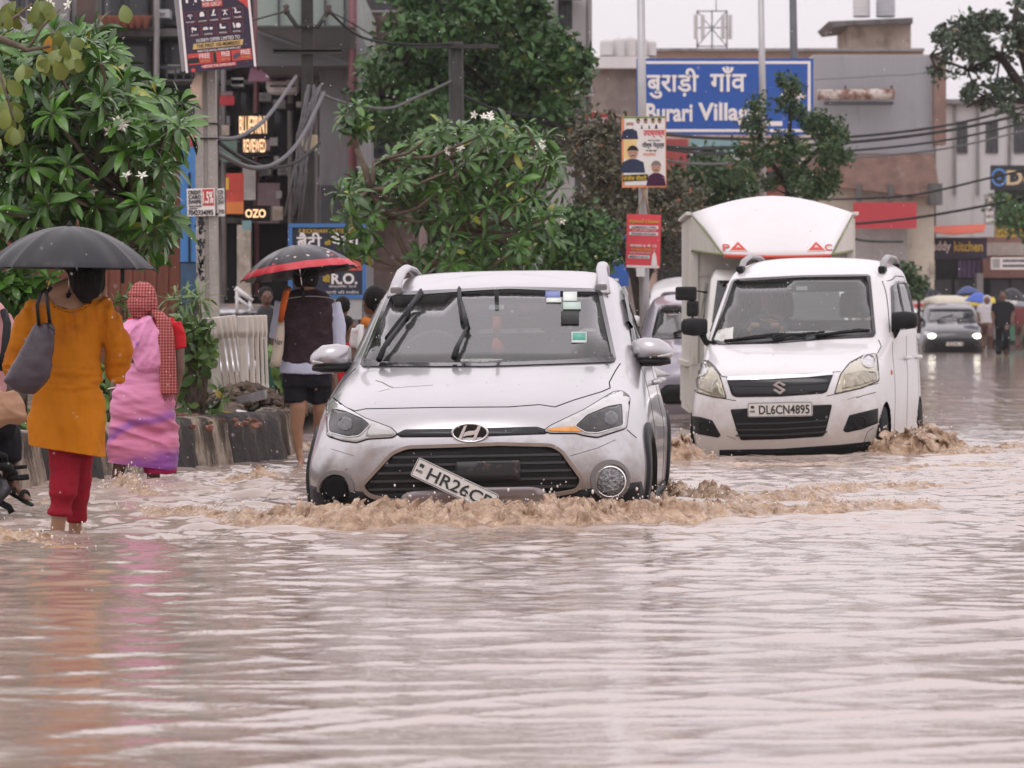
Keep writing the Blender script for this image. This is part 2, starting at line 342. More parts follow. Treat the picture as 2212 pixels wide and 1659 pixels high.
def crest(pts,hs,ws,seed=0,lump=.55,ds=.0095,nt_=44,spray=0.0):
    global foam_n
    p=np.array([tuple(PW(a,b))for a,b in pts])[:,:2];hs=np.array(hs,float);ws=np.array(ws,float)
    seg=np.r_[0,np.cumsum(np.hypot(*np.diff(p,axis=0).T))];ns=max(8,int(seg[-1]/ds));s=np.linspace(0,seg[-1],ns)
    px,py=[np.interp(s,seg,p[:,i])for i in(0,1)]
    k=max(3,int(.25/ds));ker=np.ones(k)/k
    for _ in range(2):
        px=np.convolve(np.pad(px,k//2,'edge'),ker,'same')[k//2:k//2+ns];py=np.convolve(np.pad(py,k//2,'edge'),ker,'same')[k//2:k//2+ns]
    h=np.interp(s,seg,hs);wd=np.interp(s,seg,ws);env=np.clip(np.minimum(s,seg[-1]-s)/.12,0,1)**.7
    tx,ty=np.gradient(px),np.gradient(py);ln=np.hypot(tx,ty)+1e-9;nxv,nyv=-ty/ln,tx/ln
    sg=np.where(nyv<0,-1,1);nxv,nyv=nxv*sg,nyv*sg # +n points away from the camera
    t=np.linspace(-1,1,nt_)
    S,T=np.meshgrid(np.arange(ns),t,indexing='ij');H_=h[S];W_=wd[S]
    wob=.45*W_*vnoise(s[S]*2.1,np.zeros_like(T),seed=seed+5)
    off=T*W_+wob
    prof=np.where(T<-.15,np.clip((T+1)/.85,0,1)**.55,np.clip((1-T)/1.15,0,1)**1.25)
    amp=(.55+.75*(vnoise(s[S]*3.3,T*.6,seed=seed+9)*.5+.5))*env[S]
    X=px[S]+nxv[S]*off;Y=py[S]+nyv[S]*off;Z=H_*prof*amp
    f1,f2=10.5,34
    rid=np.abs(vnoise(X*f1,Y*f1,Z*f1,seed=seed))*2.2
    rid2=np.abs(vnoise(X*f2*.8,Y*f2*.8,Z*f2*.8,seed=seed+3))*2.2
    e=(prof**.6)*env[S]*np.minimum(H_,.14)
    Z=Z+e*lump*(.55*np.minimum(rid-.5,.75)+.42*(rid2-.5)+.10*fbm(X*70,Y*70,Z*70,oct=1,seed=seed+61));a=e*lump*.9
    X=X+a*vnoise(X*11,Y*11,Z*11,seed=seed+21);Y=Y+a*(vnoise(X*11,Y*11,Z*11,seed=seed+33)-.4*(T<0))
    Z=Z-.034*(1-prof)-.006
    b=foam_n;foamV.append(np.stack([X.ravel(),Y.ravel(),Z.ravel()],1));J=np.arange(ns*nt_).reshape(ns,nt_)+b
    foamQ.append(np.stack([J[:-1,:-1].ravel(),J[1:,:-1].ravel(),J[1:,1:].ravel(),J[:-1,1:].ravel()],1));foam_n+=ns*nt_
    r_=random.Random(seed)
    for _ in range(int(spray*seg[-1])):
        i=r_.randrange(ns);j=r_.randrange(nt_//4,nt_)
        z=Z[i,j]+abs(r_.gauss(0,.45))*max(h[i],.03);q=(X[i,j]+r_.gauss(0,.02),Y[i,j]+r_.gauss(0,.05),z+.004)
        rr=r_.uniform(.0012,.0042)if r_.random()<.85 else r_.uniform(.004,.008);drops.ball(q,rr,5,3,(1,1,r_.uniform(1,1.8)))
crest([(235,1106),(330,1117),(480,1123),(640,1129),(800,1133),(1000,1134),(1200,1132),(1350,1127),(1500,1121),(1650,1113),(1800,1104),(1950,1093),(2015,1086)],
      [.02,.045,.065,.085,.10,.105,.105,.10,.08,.06,.05,.035,.01],[.12,.2,.26,.3,.34,.36,.36,.34,.32,.3,.26,.22,.1],1,.62,spray=190)
crest([(700,1112),(860,1118),(1020,1119),(1180,1118),(1320,1112),(1440,1098)],[.05,.105,.125,.125,.105,.05],[.12,.2,.24,.24,.2,.14],2,.6,spray=200)
crest([(1425,1062),(1500,1078),(1600,1084),(1720,1080),(1830,1066)],[.07,.085,.07,.055,.02],[.14,.2,.2,.2,.12],3,.6,spray=110)
crest([(1560,1072),(1700,1070),(1850,1058),(2000,1050),(2190,1044)],[.01,.035,.045,.04,.01],[.1,.16,.2,.2,.1],4,.6,spray=50)
crest([(1560,1022),(1720,1024),(1880,1018),(2040,1008),(2230,1001)],[.005,.022,.028,.028,.02],[.1,.16,.2,.2,.2],5,.55)
crest([(1885,984),(1930,982),(1985,975),(2060,972)],[.05,.19,.17,.03],[.15,.3,.32,.2],6,.75,spray=260)
crest([(2010,985),(2100,975),(2230,968)],[.05,.055,.045],[.25,.3,.3],7,.6,spray=40)
crest([(1440,992),(1475,994),(1512,996),(1535,996)],[.12,.17,.12,.02],[.25,.35,.3,.15],8,.75,spray=150)
crest([(1490,1003),(1600,1003),(1750,1002),(1890,998)],[.015,.022,.022,.015],[.15,.18,.18,.15],9,.5)
crest([(470,1046),(530,1037),(590,1037),(660,1043)],[.015,.07,.075,.02],[.12,.24,.24,.15],10,.5,spray=30)
crest([(232,1064),(270,1056),(320,1065),(380,1075)],[.06,.10,.07,.01],[.12,.2,.22,.12],11,.6,spray=160)
crest([(380,1090),(460,1092),(540,1088)],[.005,.03,.005],[.1,.16,.1],12,.5)
crest([(-80,1176),(-10,1170),(60,1166),(150,1180),(240,1184)],[.03,.055,.05,.03,.005],[.2,.28,.26,.2,.1],13,.6,spray=60)
crest([(150,1160),(185,1158),(215,1160)],[.02,.06,.01],[.08,.12,.08],14,.7,spray=160)
crest([(60,1092),(100,1088),(150,1092)],[.01,.045,.01],[.12,.2,.1],15,.5)
crest([(590,968),(640,964),(700,962)],[.02,.05,.02],[.2,.3,.2],16,.6)
crest([(2160,1076),(2200,1073),(2250,1072)],[.005,.025,.02],[.1,.15,.15],17,.5)
tag(npmesh('wave_foam',np.concatenate(foamV),np.concatenate(foamQ),MF),kind='stuff')
MD=M('spray_drop',(.78,.68,.62),.1,var=0)
drops.build('splash_spray',MD,kind='stuff')

# ---- planted median on the left: soil, worn kerb blocks, rubble
soilm=M('wet_soil',(.085,.06,.045),.75,var=.35,vs=7,bump=.8,bs=18,stain=(.16,.12,.09),ss=3)
kerb=[(-4.6,16.6),(-3.78,20.6),(-3.0,24.3),(-2.33,27.3),(-1.78,29.35)]
def soil():
    ys=np.arange(14,60,.09);us=np.linspace(0,1,40);Yg,U=np.meshgrid(ys,us,indexing='ij')
    kx=np.interp(Yg,[k[1]for k in kerb]+[32.2,60],[k[0]for k in kerb]+[-1.95,-1.2]);X=kx-.12-U*3.4
    Z=.27+.05*fbm(X*1.3,Yg*1.3,oct=5,seed=51)+.03*fbm(X*9,Yg*9,oct=3,seed=52)+.10*np.exp(-((X+2.1)/.8)**2-((Yg-31)/1.5)**2)-.25*np.clip((U-.9)/.1,0,1)
    Z=np.where(U<.04,Z-.06,Z)
    n,m=Yg.shape;V=np.stack([X.ravel(),Yg.ravel(),Z.ravel()],1);J=np.arange(n*m).reshape(n,m)
    tag(npmesh('ground',V,np.stack([J[:-1,:-1].ravel(),J[:-1,1:].ravel(),J[1:,1:].ravel(),J[1:,:-1].ravel()],1)[:,::-1],soilm),kind='structure')
soil()
kl=M('kerb_worn_white',(.40,.33,.26),.85,var=.3,vs=5,bump=.9,bs=22,stain=(.07,.055,.045),ss=4.5,st=.5,streak=True)
kd=M('kerb_worn_black',(.055,.05,.048),.8,var=.4,vs=6,bump=.9,bs=22,stain=(.20,.165,.13),ss=5,st=.63,streak=True)
def kerb_block(a,b,light,seed,label):
    a,b=Vector((*a,0)),Vector((*b,0));d=(b-a);L_=d.length;d.normalize();n=Vector((d.y,-d.x,0))
    if n.x<0:n=-n
    prof=[(.13,-.15),(.125,.02),(.105,.10),(.09,.20),(.08,.28),(.055,.335),(.0,.35),(-.10,.35),(-.16,.33),(-.17,-.15)]
    mb=MB();k=26;rs=[]
    for i in range(k+1):
        u=.012+(L_-.024)*i/k;e=min(i,k-i);sh=.02 if e==0 else 0
        ring=[]
        for j,(o,z)in enumerate(prof):
            q=a+d*u;nn=noise.fractal(Vector((q.x*9+j*.15,q.y*9,z*9+seed)),1,2,5)
            ring.append(q+n*((o-sh*(1 if o>0 else-1))+.016*nn)+Vector((0,0,z-sh*(z>.1)+.014*nn*(z>.2)-(.05*max(0,nn-.35)if z>.3 else 0))))
        rs.append(ring)
    mb.loft(rs);c=(a+b)/2
    mb.build('kerb_block',kl if light else kd,loc=(c.x,c.y,0),label=label,cat='kerb',group='worn kerb blocks along the planted median')
kpts=[]
_seg=[Vector((*k,0))for k in kerb];_len=[0]
for i in range(1,len(_seg)):_len.append(_len[-1]+(_seg[i]-_seg[i-1]).length)
def kat(s):
    for i in range(1,len(_seg)):
        if s<=_len[i]or i==len(_seg)-1:
            return(_seg[i-1].lerp(_seg[i],(s-_len[i-1])/(_len[i]-_len[i-1])))[:2]
end=_len[-1];cuts=[end,end-1.25,end-1.95,end-3.0,end-4.0,end-5.1,end-6.2,end-7.3]
klabels=['black worn kerb block at the corner of the median beside the umbrella man','pale streaked kerb block right of the pink sari','black kerb block behind the pink sari','worn pale kerb block between the sari and the orange kurta',
           'dark kerb block behind the orange kurta','pale kerb block left of the red leggings','dark kerb block nearest the motorcycle']
for i in range(len(cuts)-1):kerb_block(kat(cuts[i+1]),kat(cuts[i]),i%2==1,i*3.7,klabels[i])
kerb_block((-1.80,29.9),(-1.86,31.6),True,40,'pale worn kerb block behind the corner, under the dirt heap')
kerb_block((-1.9,31.8),(-1.95,33.6),False,44,'dark kerb block behind the umbrella man')
# rubble: clods and broken brick heaped on the kerb
def clods(name,cx,cy,z,sx,sy,n,r0,r1,m,seed):
    r_=random.Random(seed);mb=MB()
    for _ in range(n):
        x,y=r_.gauss(0,1)*sx,r_.gauss(0,1)*sy;rr=r_.uniform(r0,r1);c=Vector((cx+x,cy+y,z*math.exp(-(x/sx)**2*.5-(y/sy)**2*.4)+.27+r_.uniform(0,.03)))
        bm=bmesh.new();bmesh.ops.create_icosphere(bm,subdivisions=1,radius=rr)
        for v in bm.verts:v.co*=1+r_.uniform(-.3,.3);v.co.z*=.7
        bm.verts.index_update();mb.add([c+v.co for v in bm.verts],[[v.index for v in f.verts]for f in bm.faces]);bm.free()
    tag(mb.build(name,m),kind='stuff')
clods('rubble',-2.12,31.0,.22,.26,.5,420,.015,.06,soilm,3)
clods('brick_rubble',-2.55,28.3,.06,.3,.5,300,.012,.04,M('brick_bits',(.23,.10,.07),.9,var=.4,vs=8,stain=(.3,.22,.18),ss=6),5)
# ================================================================ BUILDINGS along the street
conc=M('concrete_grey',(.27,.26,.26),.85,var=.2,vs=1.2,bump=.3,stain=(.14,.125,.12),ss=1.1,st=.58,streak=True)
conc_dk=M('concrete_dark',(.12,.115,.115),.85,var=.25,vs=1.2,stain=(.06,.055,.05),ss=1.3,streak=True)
pale=M('render_pale_grey',(.45,.45,.46),.85,var=.12,vs=1.0,stain=(.28,.27,.26),ss=.9,st=.6,streak=True)
whitew=M('whitewash',(.62,.60,.60),.85,var=.1,vs=1.0,stain=(.36,.33,.31),ss=1.2,st=.62,streak=True)
pinkw=M('pink_parapet',(.52,.36,.29),.85,var=.15,vs=1.0,stain=(.34,.25,.2),ss=1.4,st=.6)
brown_dk=M('brown_facade',(.13,.095,.085),.8,var=.3,vs=1.3,stain=(.05,.04,.04),ss=1.2)
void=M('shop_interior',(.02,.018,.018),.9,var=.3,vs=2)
winm=M('window_dark',(.04,.042,.045),.15,var=.2,vs=3)
greeng=M('green_glass',(.26,.31,.28),.25,var=.1,vs=.8)
steel=M('steel_dark',(.06,.06,.065),.5,.5,var=.2)
red_board=M('red_board',(.42,.05,.06),.6,var=.1,vs=1.5)
brickm=M('brick_wall_worn',(.22,.14,.115),.9,var=.3,vs=2.2,bump=.5,bs=8,stain=(.33,.27,.23),ss=1.2,st=.62)
creamw=M('cream_wall_worn',(.50,.45,.37),.85,var=.2,vs=1.2,stain=(.17,.14,.12),ss=1.0,st=.6)
corr=M('corrugated_grey',(.36,.36,.38),.5,.2,var=.06,vs=1.0,stain=(.24,.225,.22),ss=1.2,st=.66,streak=True)

def blk(x0,yt,x1,yb,Y,D,z0=None):
    """corner points of a block whose front spans the given view rectangle at distance Y"""
    a=P(x0,yt,Y);b=P(x1,yb,Y);zb=b.z if z0 is None else z0
    return(a.x,Y,zb),(b.x,Y+D,a.z)
def block(mb,*a,**k):p,q=blk(*a,**k);return mb.box2(p,q)
def building(name,label,x0,yt,x1,Y,D,m,group=None):
    p,q=blk(x0,yt,x1,700,Y,D,z0=-.3)
    t=thing(name,label,'building',((p[0]+q[0])/2,Y,0),group=group)
    MB().box2(p,q).shift(-t.location).build('wall',m,t);return t
def add(t,name,m,fn,parent=None,**kw):
    mb=MB();fn(mb);mb.shift(-t.location);return mb.build(name,m,parent or t,**kw)
def window(t,x0,yt,x1,yb,Y,m=None,fr=None):
    p,q=blk(x0,yt,x1,yb,Y-.06,.10)
    f=MB();th=.07;X0,X1,Z0,Z1=p[0],q[0],p[2],q[2]
    for a,b in(((X0,Z0),(X1,Z0+th)),((X0,Z1-th),(X1,Z1)),((X0,Z0+th),(X0+th,Z1-th)),((X1-th,Z0+th),(X1,Z1-th)),(((X0+X1)/2-.03,Z0+th),((X0+X1)/2+.03,Z1-th))):
        f.box2((a[0],Y-.08,a[1]),(b[0],Y+.02,b[1]))
    f.shift(-t.location);fo=f.build('window',fr or steel,t)
    MB().box2((X0+th,Y-.03,Z0+th),(X1-th,Y+.012,Z1-th)).shift(-t.location).build('pane',m or winm,fo)
def balcony(t,x0,yt,x1,yb,Y,out_=1.0,m=None,rail=None):
    p,q=blk(x0,yb-4,x1,yb,Y-out_,out_)
    s_=MB().box2(p,q).shift(-t.location).build('balcony',m or conc,t)
    r=MB();z0,z1=q[2],P(0,yt,Y-out_).z
    for k in range(max(2,int((q[0]-p[0])/.14))):
        x=p[0]+.05+k*.14
        if x<q[0]:r.box2((x-.012,Y-out_+.03,z0),(x+.012,Y-out_+.055,z1))
    r.box2((p[0],Y-out_+.02,z1),(q[0],Y-out_+.07,z1+.05));r.shift(-t.location);r.build('railing',rail or steel,s_)

# --- left side
A=building('apartment_block','pale grey block behind the frangipani at the left edge',-48,-48,165,68,10,pale)
add(A,'column',conc,lambda b:block(b,105,-48,150,700,67.6,.5))
for x in(20,60):window(A,x,-60,x+34,40,68)
for y in(-150,70,190,330):window(A,-60,y,60,y+70,68)
add(A,'parapet',whitew,lambda b:block(b,-48,395,100,500,67.7,.4))

Bd=building('shopping_block','dark cluttered shop block behind the concrete pole and lit letters',165,-48,700,66,9,brown_dk)
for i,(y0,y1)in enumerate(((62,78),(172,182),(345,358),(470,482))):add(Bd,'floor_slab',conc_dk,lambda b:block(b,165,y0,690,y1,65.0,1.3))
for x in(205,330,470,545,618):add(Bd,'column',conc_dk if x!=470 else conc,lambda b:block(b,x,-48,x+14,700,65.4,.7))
for x0,y0,x1,y1 in((225,-30,320,55),(345,85,455,165),(490,190,540,340),(225,90,325,165),(222,190,325,330),(345,190,455,330),(345,-40,455,55),(560,85,612,168),(480,-40,540,55),(560,190,615,340)):window(Bd,x0,y0,x1,y1,66)
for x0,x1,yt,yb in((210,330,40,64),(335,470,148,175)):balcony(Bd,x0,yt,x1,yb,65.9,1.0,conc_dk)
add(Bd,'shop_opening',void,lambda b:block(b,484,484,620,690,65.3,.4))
add(Bd,'panel',M('panel_mauve',(.20,.14,.15),.7,var=.2),lambda b:block(b,556,395,604,482,64.7,.2))
add(Bd,'panel',M('panel_cream',(.48,.42,.36),.7,var=.2,stain=(.3,.25,.2),ss=3),lambda b:block(b,512,486,542,640,64.6,.4))
add(Bd,'panel',M('panel_pale',(.40,.38,.36),.7,var=.2),lambda b:block(b,524,356,552,432,64.65,.2))
add(Bd,'door',M('green_door',(.14,.22,.18),.6,var=.2),lambda b:block(b,478,300,520,350,64.6,.2))
add(Bd,'awning',M('awning_purple',(.16,.07,.1),.7,var=.2),lambda b:b.prism([P(540,150,64.9),P(615,150,64.9),P(618,176,64.0),P(536,176,64.0)],(0,.05,.03)))
fl=MB()
for k in range(7):fl.lathe(P(225+k*15,45,64.8),[(.04,-.12),(.10,.06),(.11,.08),(.02,.08)],8)
fl.shift(-Bd.location);fl.build('flower_pots',M('terracotta',(.24,.10,.07),.8),Bd)
ac=thing('air_cooler','white rounded cooler unit on the wall behind the dark pole','cooler',P(610,140,64.2))
mb=MB();mb.box((0,.2,0),(.55,.4,.75),bev=.12);mb.shift((0,0,-.1));mb.build('casing',whitew,ac)
mb=MB();mb.lathe((0,0,.3),[(.26,0),(.24,.12),(.15,.2),(.02,.22)],14);mb.build('hood',whitew,ac)
mb=MB()
for k in range(5):mb.box((0,-.01,-.35+k*.12),(.4,.02,.03))
mb.build('grille',steel,ac)

rc=random.Random(12) # clutter on the dark block: outdoor units, pipes, boards, grilles
for k in range(13):
    x,y=rc.choice([(340,20),(362,140),(470,130),(498,60),(500,168),(560,200),(590,215),(470,250),(345,250),(360,320),(600,360),(470,330),(560,360)][k:k+1]);b_=MB();block(b_,x,y,x+26,y+18,65.0,.5);b_.lathe(P(x+9,y+9,64.97),[(.06,-.0),(.05,.0)],10);b_.shift(-Bd.location);b_.build('outdoor_unit',pale,Bd)
for k in range(16):
    x=rc.uniform(470,690);y=rc.uniform(190,480);w_=rc.uniform(8,34);h_=rc.uniform(8,30);add(Bd,'shop_board',rc.choice([M('panel_cream',(.48,)*3),red_board,M('shop_teal',(.22,.36,.38),.6),M('panel_mauve',(.2,)*3),M('panel_pale',(.4,)*3),M('hoarding_orange',(.6,.2,.06),.6),conc,blue if 'blue' in globals()else conc,void]),lambda b:block(b,x,y,x+w_,y+h_,64.5-.05*k,.05))
for x in(232,338,466,482,553,626,684):add(Bd,'pipe',rc.choice([conc,steel,M('maroon_pipe',(.15,.05,.06),.5)]),lambda b:b.cyl(P(x,-300,64.8),P(x+2,640,64.8),.045,n=8))
C=building('office_block','grey panelled block with a green glass upper storey behind the utility pole',690,130,768,62,8,M('slab_grey',(.20,.20,.205),.7,var=.12,vs=.8,stain=(.12,.115,.115),ss=.9,streak=True))
add(C,'upper_storey',M('slab_dark',(.13,.135,.14),.7,var=.1,vs=.8),lambda b:block(b,556,56,768,142,61.2,9))
add(C,'glazing',greeng,lambda b:block(b,556,-48,768,55,61.3,9))
add(C,'mullions',steel,lambda b:[block(b,x,-48,x+3,55,61.2,.1)for x in(600,650,700,742)])
add(C,'canopy',M('slab_dark',(.13,)*3),lambda b:b.prism([P(556,58,60.6),P(768,58,60.6),P(768,140,61.15),P(556,66,61.15)],(0,.03,0)))
add(C,'shutter',M('shutter_dark',(.07,.07,.075),.6,.3,var=.2),lambda b:block(b,692,400,766,700,61.9,.2))
add(C,'pipe',M('maroon_pipe',(.15,.05,.06),.5),lambda b:b.cyl(P(762,-200,61.0),P(762,640,61.0),.07))

D_=building('apartment_block','brown pink block with an open balcony behind the big tree',768,-48,905,72,9,M('brown_pink',(.25,.19,.17),.85,var=.2,vs=1,stain=(.13,.10,.09),ss=1.1))
add(D_,'column',creamw,lambda b:block(b,768,-48,779,420,71.5,.6))
for y in(-60,130,260,390):window(D_,800,y,870,y+80,72);balcony(D_,790,y+60,890,y+86,71.9,.9)
E=building('apartment_block','grey stained block seen through gaps in the big tree',905,-60,1182,80,10,conc)
for y in(-40,80,200,320):
    for x in(925,1000,1075,1135):window(E,x,y,x+42,y+68,80)
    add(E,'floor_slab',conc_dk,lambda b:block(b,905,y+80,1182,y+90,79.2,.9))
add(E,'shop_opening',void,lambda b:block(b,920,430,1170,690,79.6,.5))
Ft=building('apartment_tower','tall whitewashed block with stacked balconies left of the sky',1180,-48,1279,84,9,whitew)
for y in(-160,-40,95,250):balcony(Ft,1200,y,1258,y+32,83.9,1.1,conc,steel)
for y in(-120,0,140,290):window(Ft,1206,y,1236,y+62,84)
add(Ft,'ledge',whitew,lambda b:block(b,1176,196,1282,206,83.2,1))
add(Ft,'drain_pipe',conc,lambda b:b.cyl(P(1272,-400,83.8),P(1272,640,83.8),.06))
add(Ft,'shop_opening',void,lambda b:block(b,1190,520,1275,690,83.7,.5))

# --- centre and right
G_=building('warehouse','brown grey blank wall left of the blue road sign',1276,146,1398,100,14,M('wall_brown_grey',(.20,.165,.15),.9,var=.2,vs=.9,bump=.3,stain=(.28,.24,.21),ss=.8))
add(G_,'parapet',whitew,lambda b:block(b,1272,122,1402,147,99.6,.6))
for y in(300,380,470):window(G_,1300,y,1345,y+40,100)
def water_tank(x,yt,yb,r,Y,m,label):
    p=P(x,yb,Y);h=P(x,yt,Y).z-p.z
    prof=[(r*.96,0),(r,.05)]
    for k in range(6):prof+=[(r,h*(.1+.13*k)),(r*.965,h*(.13+.13*k)),(r,h*(.16+.13*k))]
    prof+=[(r*.9,h*.9),(r*.4,h*.97),(r*.38,h),(.02,h)]
    t=MB();t.lathe((0,0,0),prof,18);t.v=[tuple(Vector(v)+p)for v in t.v]
    t.build('water_tank',m,loc=tuple(p),label=label,cat='water tank',group='rooftop water tanks')
tankw=M('tank_white',(.60,.58,.58),.6,var=.06)
for i,(x,yt,lb)in enumerate(((1310,84,'white rooftop tank, leftmost of the row beside the blue sign'),(1335,80,'white rooftop tank second from left in the row beside the blue sign'),(1360,78,'white rooftop tank in the middle of the row beside the blue sign'),(1384,80,'white rooftop tank hidden partly by the silver lamp pole'),(1404,86,'white rooftop tank at the right end of the row, right of the lamp pole'))):
    water_tank(x,yt,124,.17,101+.3*i,tankw,lb)
Hh=building('market_block','long pink parapeted market block behind the blue road sign',1398,108,1995,157,14,pinkw)
add(Hh,'parapet_cap',conc,lambda b:block(b,1396,104,1997,110,156.41,.6))
for x in range(1420,1760,60):
    window(Hh,x,170,x+40,230,157)
    window(Hh,x,420,x+40,480,157)
add(Hh,'shop_sign',M('shop_red',(.30,.06,.06),.6,var=.2),lambda b:block(b,1420,300,1486,400,156.41,.3))
add(Hh,'shop_sign',M('shop_teal',(.22,.36,.38),.6,var=.2),lambda b:block(b,1490,300,1600,328,156.41,.3))
add(Hh,'shop_sign',M('shop_white',(.55,.55,.55),.6,var=.1),lambda b:block(b,1490,332,1620,352,156.34,.3))
add(Hh,'shop_front',M('shop_brick',(.28,.11,.09),.7,var=.25),lambda b:block(b,1430,356,1740,470,156.28,.4))
for x in(1490,1560,1640):window(Hh,x,370,x+34,410,156.28)
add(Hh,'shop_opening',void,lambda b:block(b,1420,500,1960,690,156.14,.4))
Ii=building('market_block','grey sheet clad block with a rusty awning roller and worn brick below',1756,118,2018,146.3,7,creamw)
cs=MB();p,q=blk(1756,119,2018,332,145.77,.3)
n=70
for k in range(n):
    x0=p[0]+(q[0]-p[0])*k/n;x1=p[0]+(q[0]-p[0])*(k+1)/n;cs.box2((x0+.004,145.79-(.03 if k%2 else 0),p[2]),(x1-.004,146.23,q[2]))
cs.shift(-Ii.location);cs.build('cladding',corr,Ii)
add(Ii,'awning_roller',M('rust_white',(.55,.50,.46),.7,var=.2,vs=3,stain=(.18,.08,.05),ss=2.2,st=.5),lambda b:b.cyl(P(1766,205,144.97),P(1932,203,144.97),.20,n=14))
add(Ii,'awning_bracket',steel,lambda b:[b.cyl(P(x,186,145.24),P(x,205,144.97),.05,n=6)for x in(1826,1926)]+[block(b,1782,219,1930,226,144.97,.5)])
add(Ii,'brick_band',brickm,lambda b:b.prism([P(1742,333,145.50),P(2018,333,145.50),P(2032,430,145.50),P(1742,396,145.50)],(0,.8,0)))
add(Ii,'pilaster',brickm,lambda b:block(b,2018,119,2044,312,145.24,1.2))
add(Ii,'lintel',conc_dk,lambda b:block(b,2008,396,2036,442,144.97,.8))
for x in(1850,1918):add(Ii,'drain_stain',conc_dk,lambda b:block(b,x,398,x+12,460,145.45,.05))
rb_=MB();block(rb_,1844,437,1980,493,144.84,.25);rb_.build('banner_board',red_board,loc=tuple(P(1912,465,144.84)),label='plain red banner board on the worn cream wall',cat='banner')
add(Ii,'shop_opening',M('shop_grey',(.30,.28,.27),.8,var=.3,vs=1.2),lambda b:block(b,1830,494,1960,690,145.64,.6))
Jw=building('market_block','stained white block on the right with shop signs',2022,222,2420,159.6,12,whitew)
add(Jw,'parapet',conc,lambda b:block(b,2022,214,2420,224,159.20,.5))
for x in(2060,2110,2178):add(Jw,'stain_pipe',conc,lambda b:block(b,x,224,x+6,420,159.47,.2))
for x in(2064,2130,2190):window(Jw,x,262,x+26,330,159.6)
rm=building('rooftop_room','bare concrete stair room with a flat overhanging slab on the roof',1834,52,1968,162,6,M('concrete_room',(.33,.285,.24),.9,var=.3,vs=1.0,stain=(.16,.13,.11),ss=.8,st=.56))
rm.children[0].data.transform(Matrix.Translation((0,0,0)))
for v in rm.children[0].data.vertices:
    if v.co.z<1:v.co.z=P(0,112,162).z
add(rm,'roof_slab',conc_dk,lambda b:b.prism([P(1790,46,161.20),P(1972,38,161.20),P(1972,50,161.20),P(1836,54,161.20),P(1800,58,161.20)],(0,6,0)))
for x,r,lb in((1861,.27,'tall white tank on the stair room, left one'),(1913,.30,'grey ribbed tank on the stair room, right one')):water_tank(x,-30,37,r*1.33,163.5,tankw if x<1900 else M('tank_grey',(.42,.43,.45),.6),lb)
# telecom mast
tm=thing('telecom_mast','small lattice mast with antenna panels on the market roof','mast',P(1538,108,161))
mb=MB();o=tm.location
def m3(x,y,dy=0):return P(x,y,161+dy)-o
for x in(1506,1538,1570):mb.cyl(m3(x,112),m3(x,22),.03,n=6)
for y in(24,60,100):mb.cyl(m3(1506,y),m3(1570,y),.025,n=6)
mb.cyl(m3(1506,100),m3(1570,24),.02,n=5);mb.cyl(m3(1570,100),m3(1506,24),.02,n=5);mb.cyl(m3(1547,24),m3(1547,-30),.018,n=5)
mb.build('lattice',steel,tm)
for x in(1503,1518,1562,1577):
    q=MB();q.box(m3(x,58,-.2),(.16,.13,1.0),bev=.03);q.build('antenna_panel',pale,tm)

# ================================================================ SIGNS AND BOARDS
def sign_board(name,label,x0,yt,x1,yb,Y,m,frame=None,ft=.04,cat='sign',th=.06,tilt=0.0):
    a,b=P(x0,yt,Y),P(x1,yb,Y);c=(a+b)/2;w_,h_=b.x-a.x,a.z-b.z
    t=thing(name,label,cat,c,(0,tilt,0));MB().box((0,th/2,0),(w_,th,h_)).build('board',m,t)
    if frame:
        f=MB()
        for s_ in(-1,1):f.box((0,0,s_*(h_/2+ft*.1)),(w_+ft,th*.9,ft));f.box((s_*(w_/2+ft*.1),0,0),(ft,th*.88,h_-ft))
        f.build('frame',frame,t)
    def put(s,x,y,tw_,thh,m_,bold=.01,name='lettering'):
        """x,y: centre in view pixels; tw_,thh: size in view pixels"""
        k=Y/F;q=fit_text(s,tw_*k,thh*k,bold,.004);q.shift(((x-CX)*k-c.x,-.006,H+(HY-y)*k-c.z));return q.build(name,m_,t)
    def rect(x0,y0,x1,y1,m_,d=.006,name='panel'):
        k=Y/F;return MB().box((((x0+x1)/2-CX)*k-c.x,-d/2,H+(HY-(y0+y1)/2)*k-c.z),((x1-x0)*k,d,(y1-y0)*k)).build(name,m_,t)
    return t,put,rect
whit=M('sign_white',(.8,.75,.72),.5,var=0);yel=M('sign_yellow',(.62,.42,.04),.5,var=0);blue=M('sign_blue',(.015,.085,.36),.45,var=.05)
navy=M('sign_navy',(.02,.022,.045),.5,var=.15);blk_=M('sign_black',(.012,.012,.014),.5,var=0);bframe=M('blue_frame',(.05,.16,.38),.5,var=.1)
def bars(rect,x0,x1,y,h,m):
    """a line of writing too blurred to read"""
    r_=random.Random(int(x0+y));x=x0
    while x<x1-1:w_=min(x1-x,r_.uniform(.25,.7)*h);rect(x,y-h/2*r_.uniform(.8,1),x+w_,y+h/2,m,.007,'lettering');x+=w_+h*.14
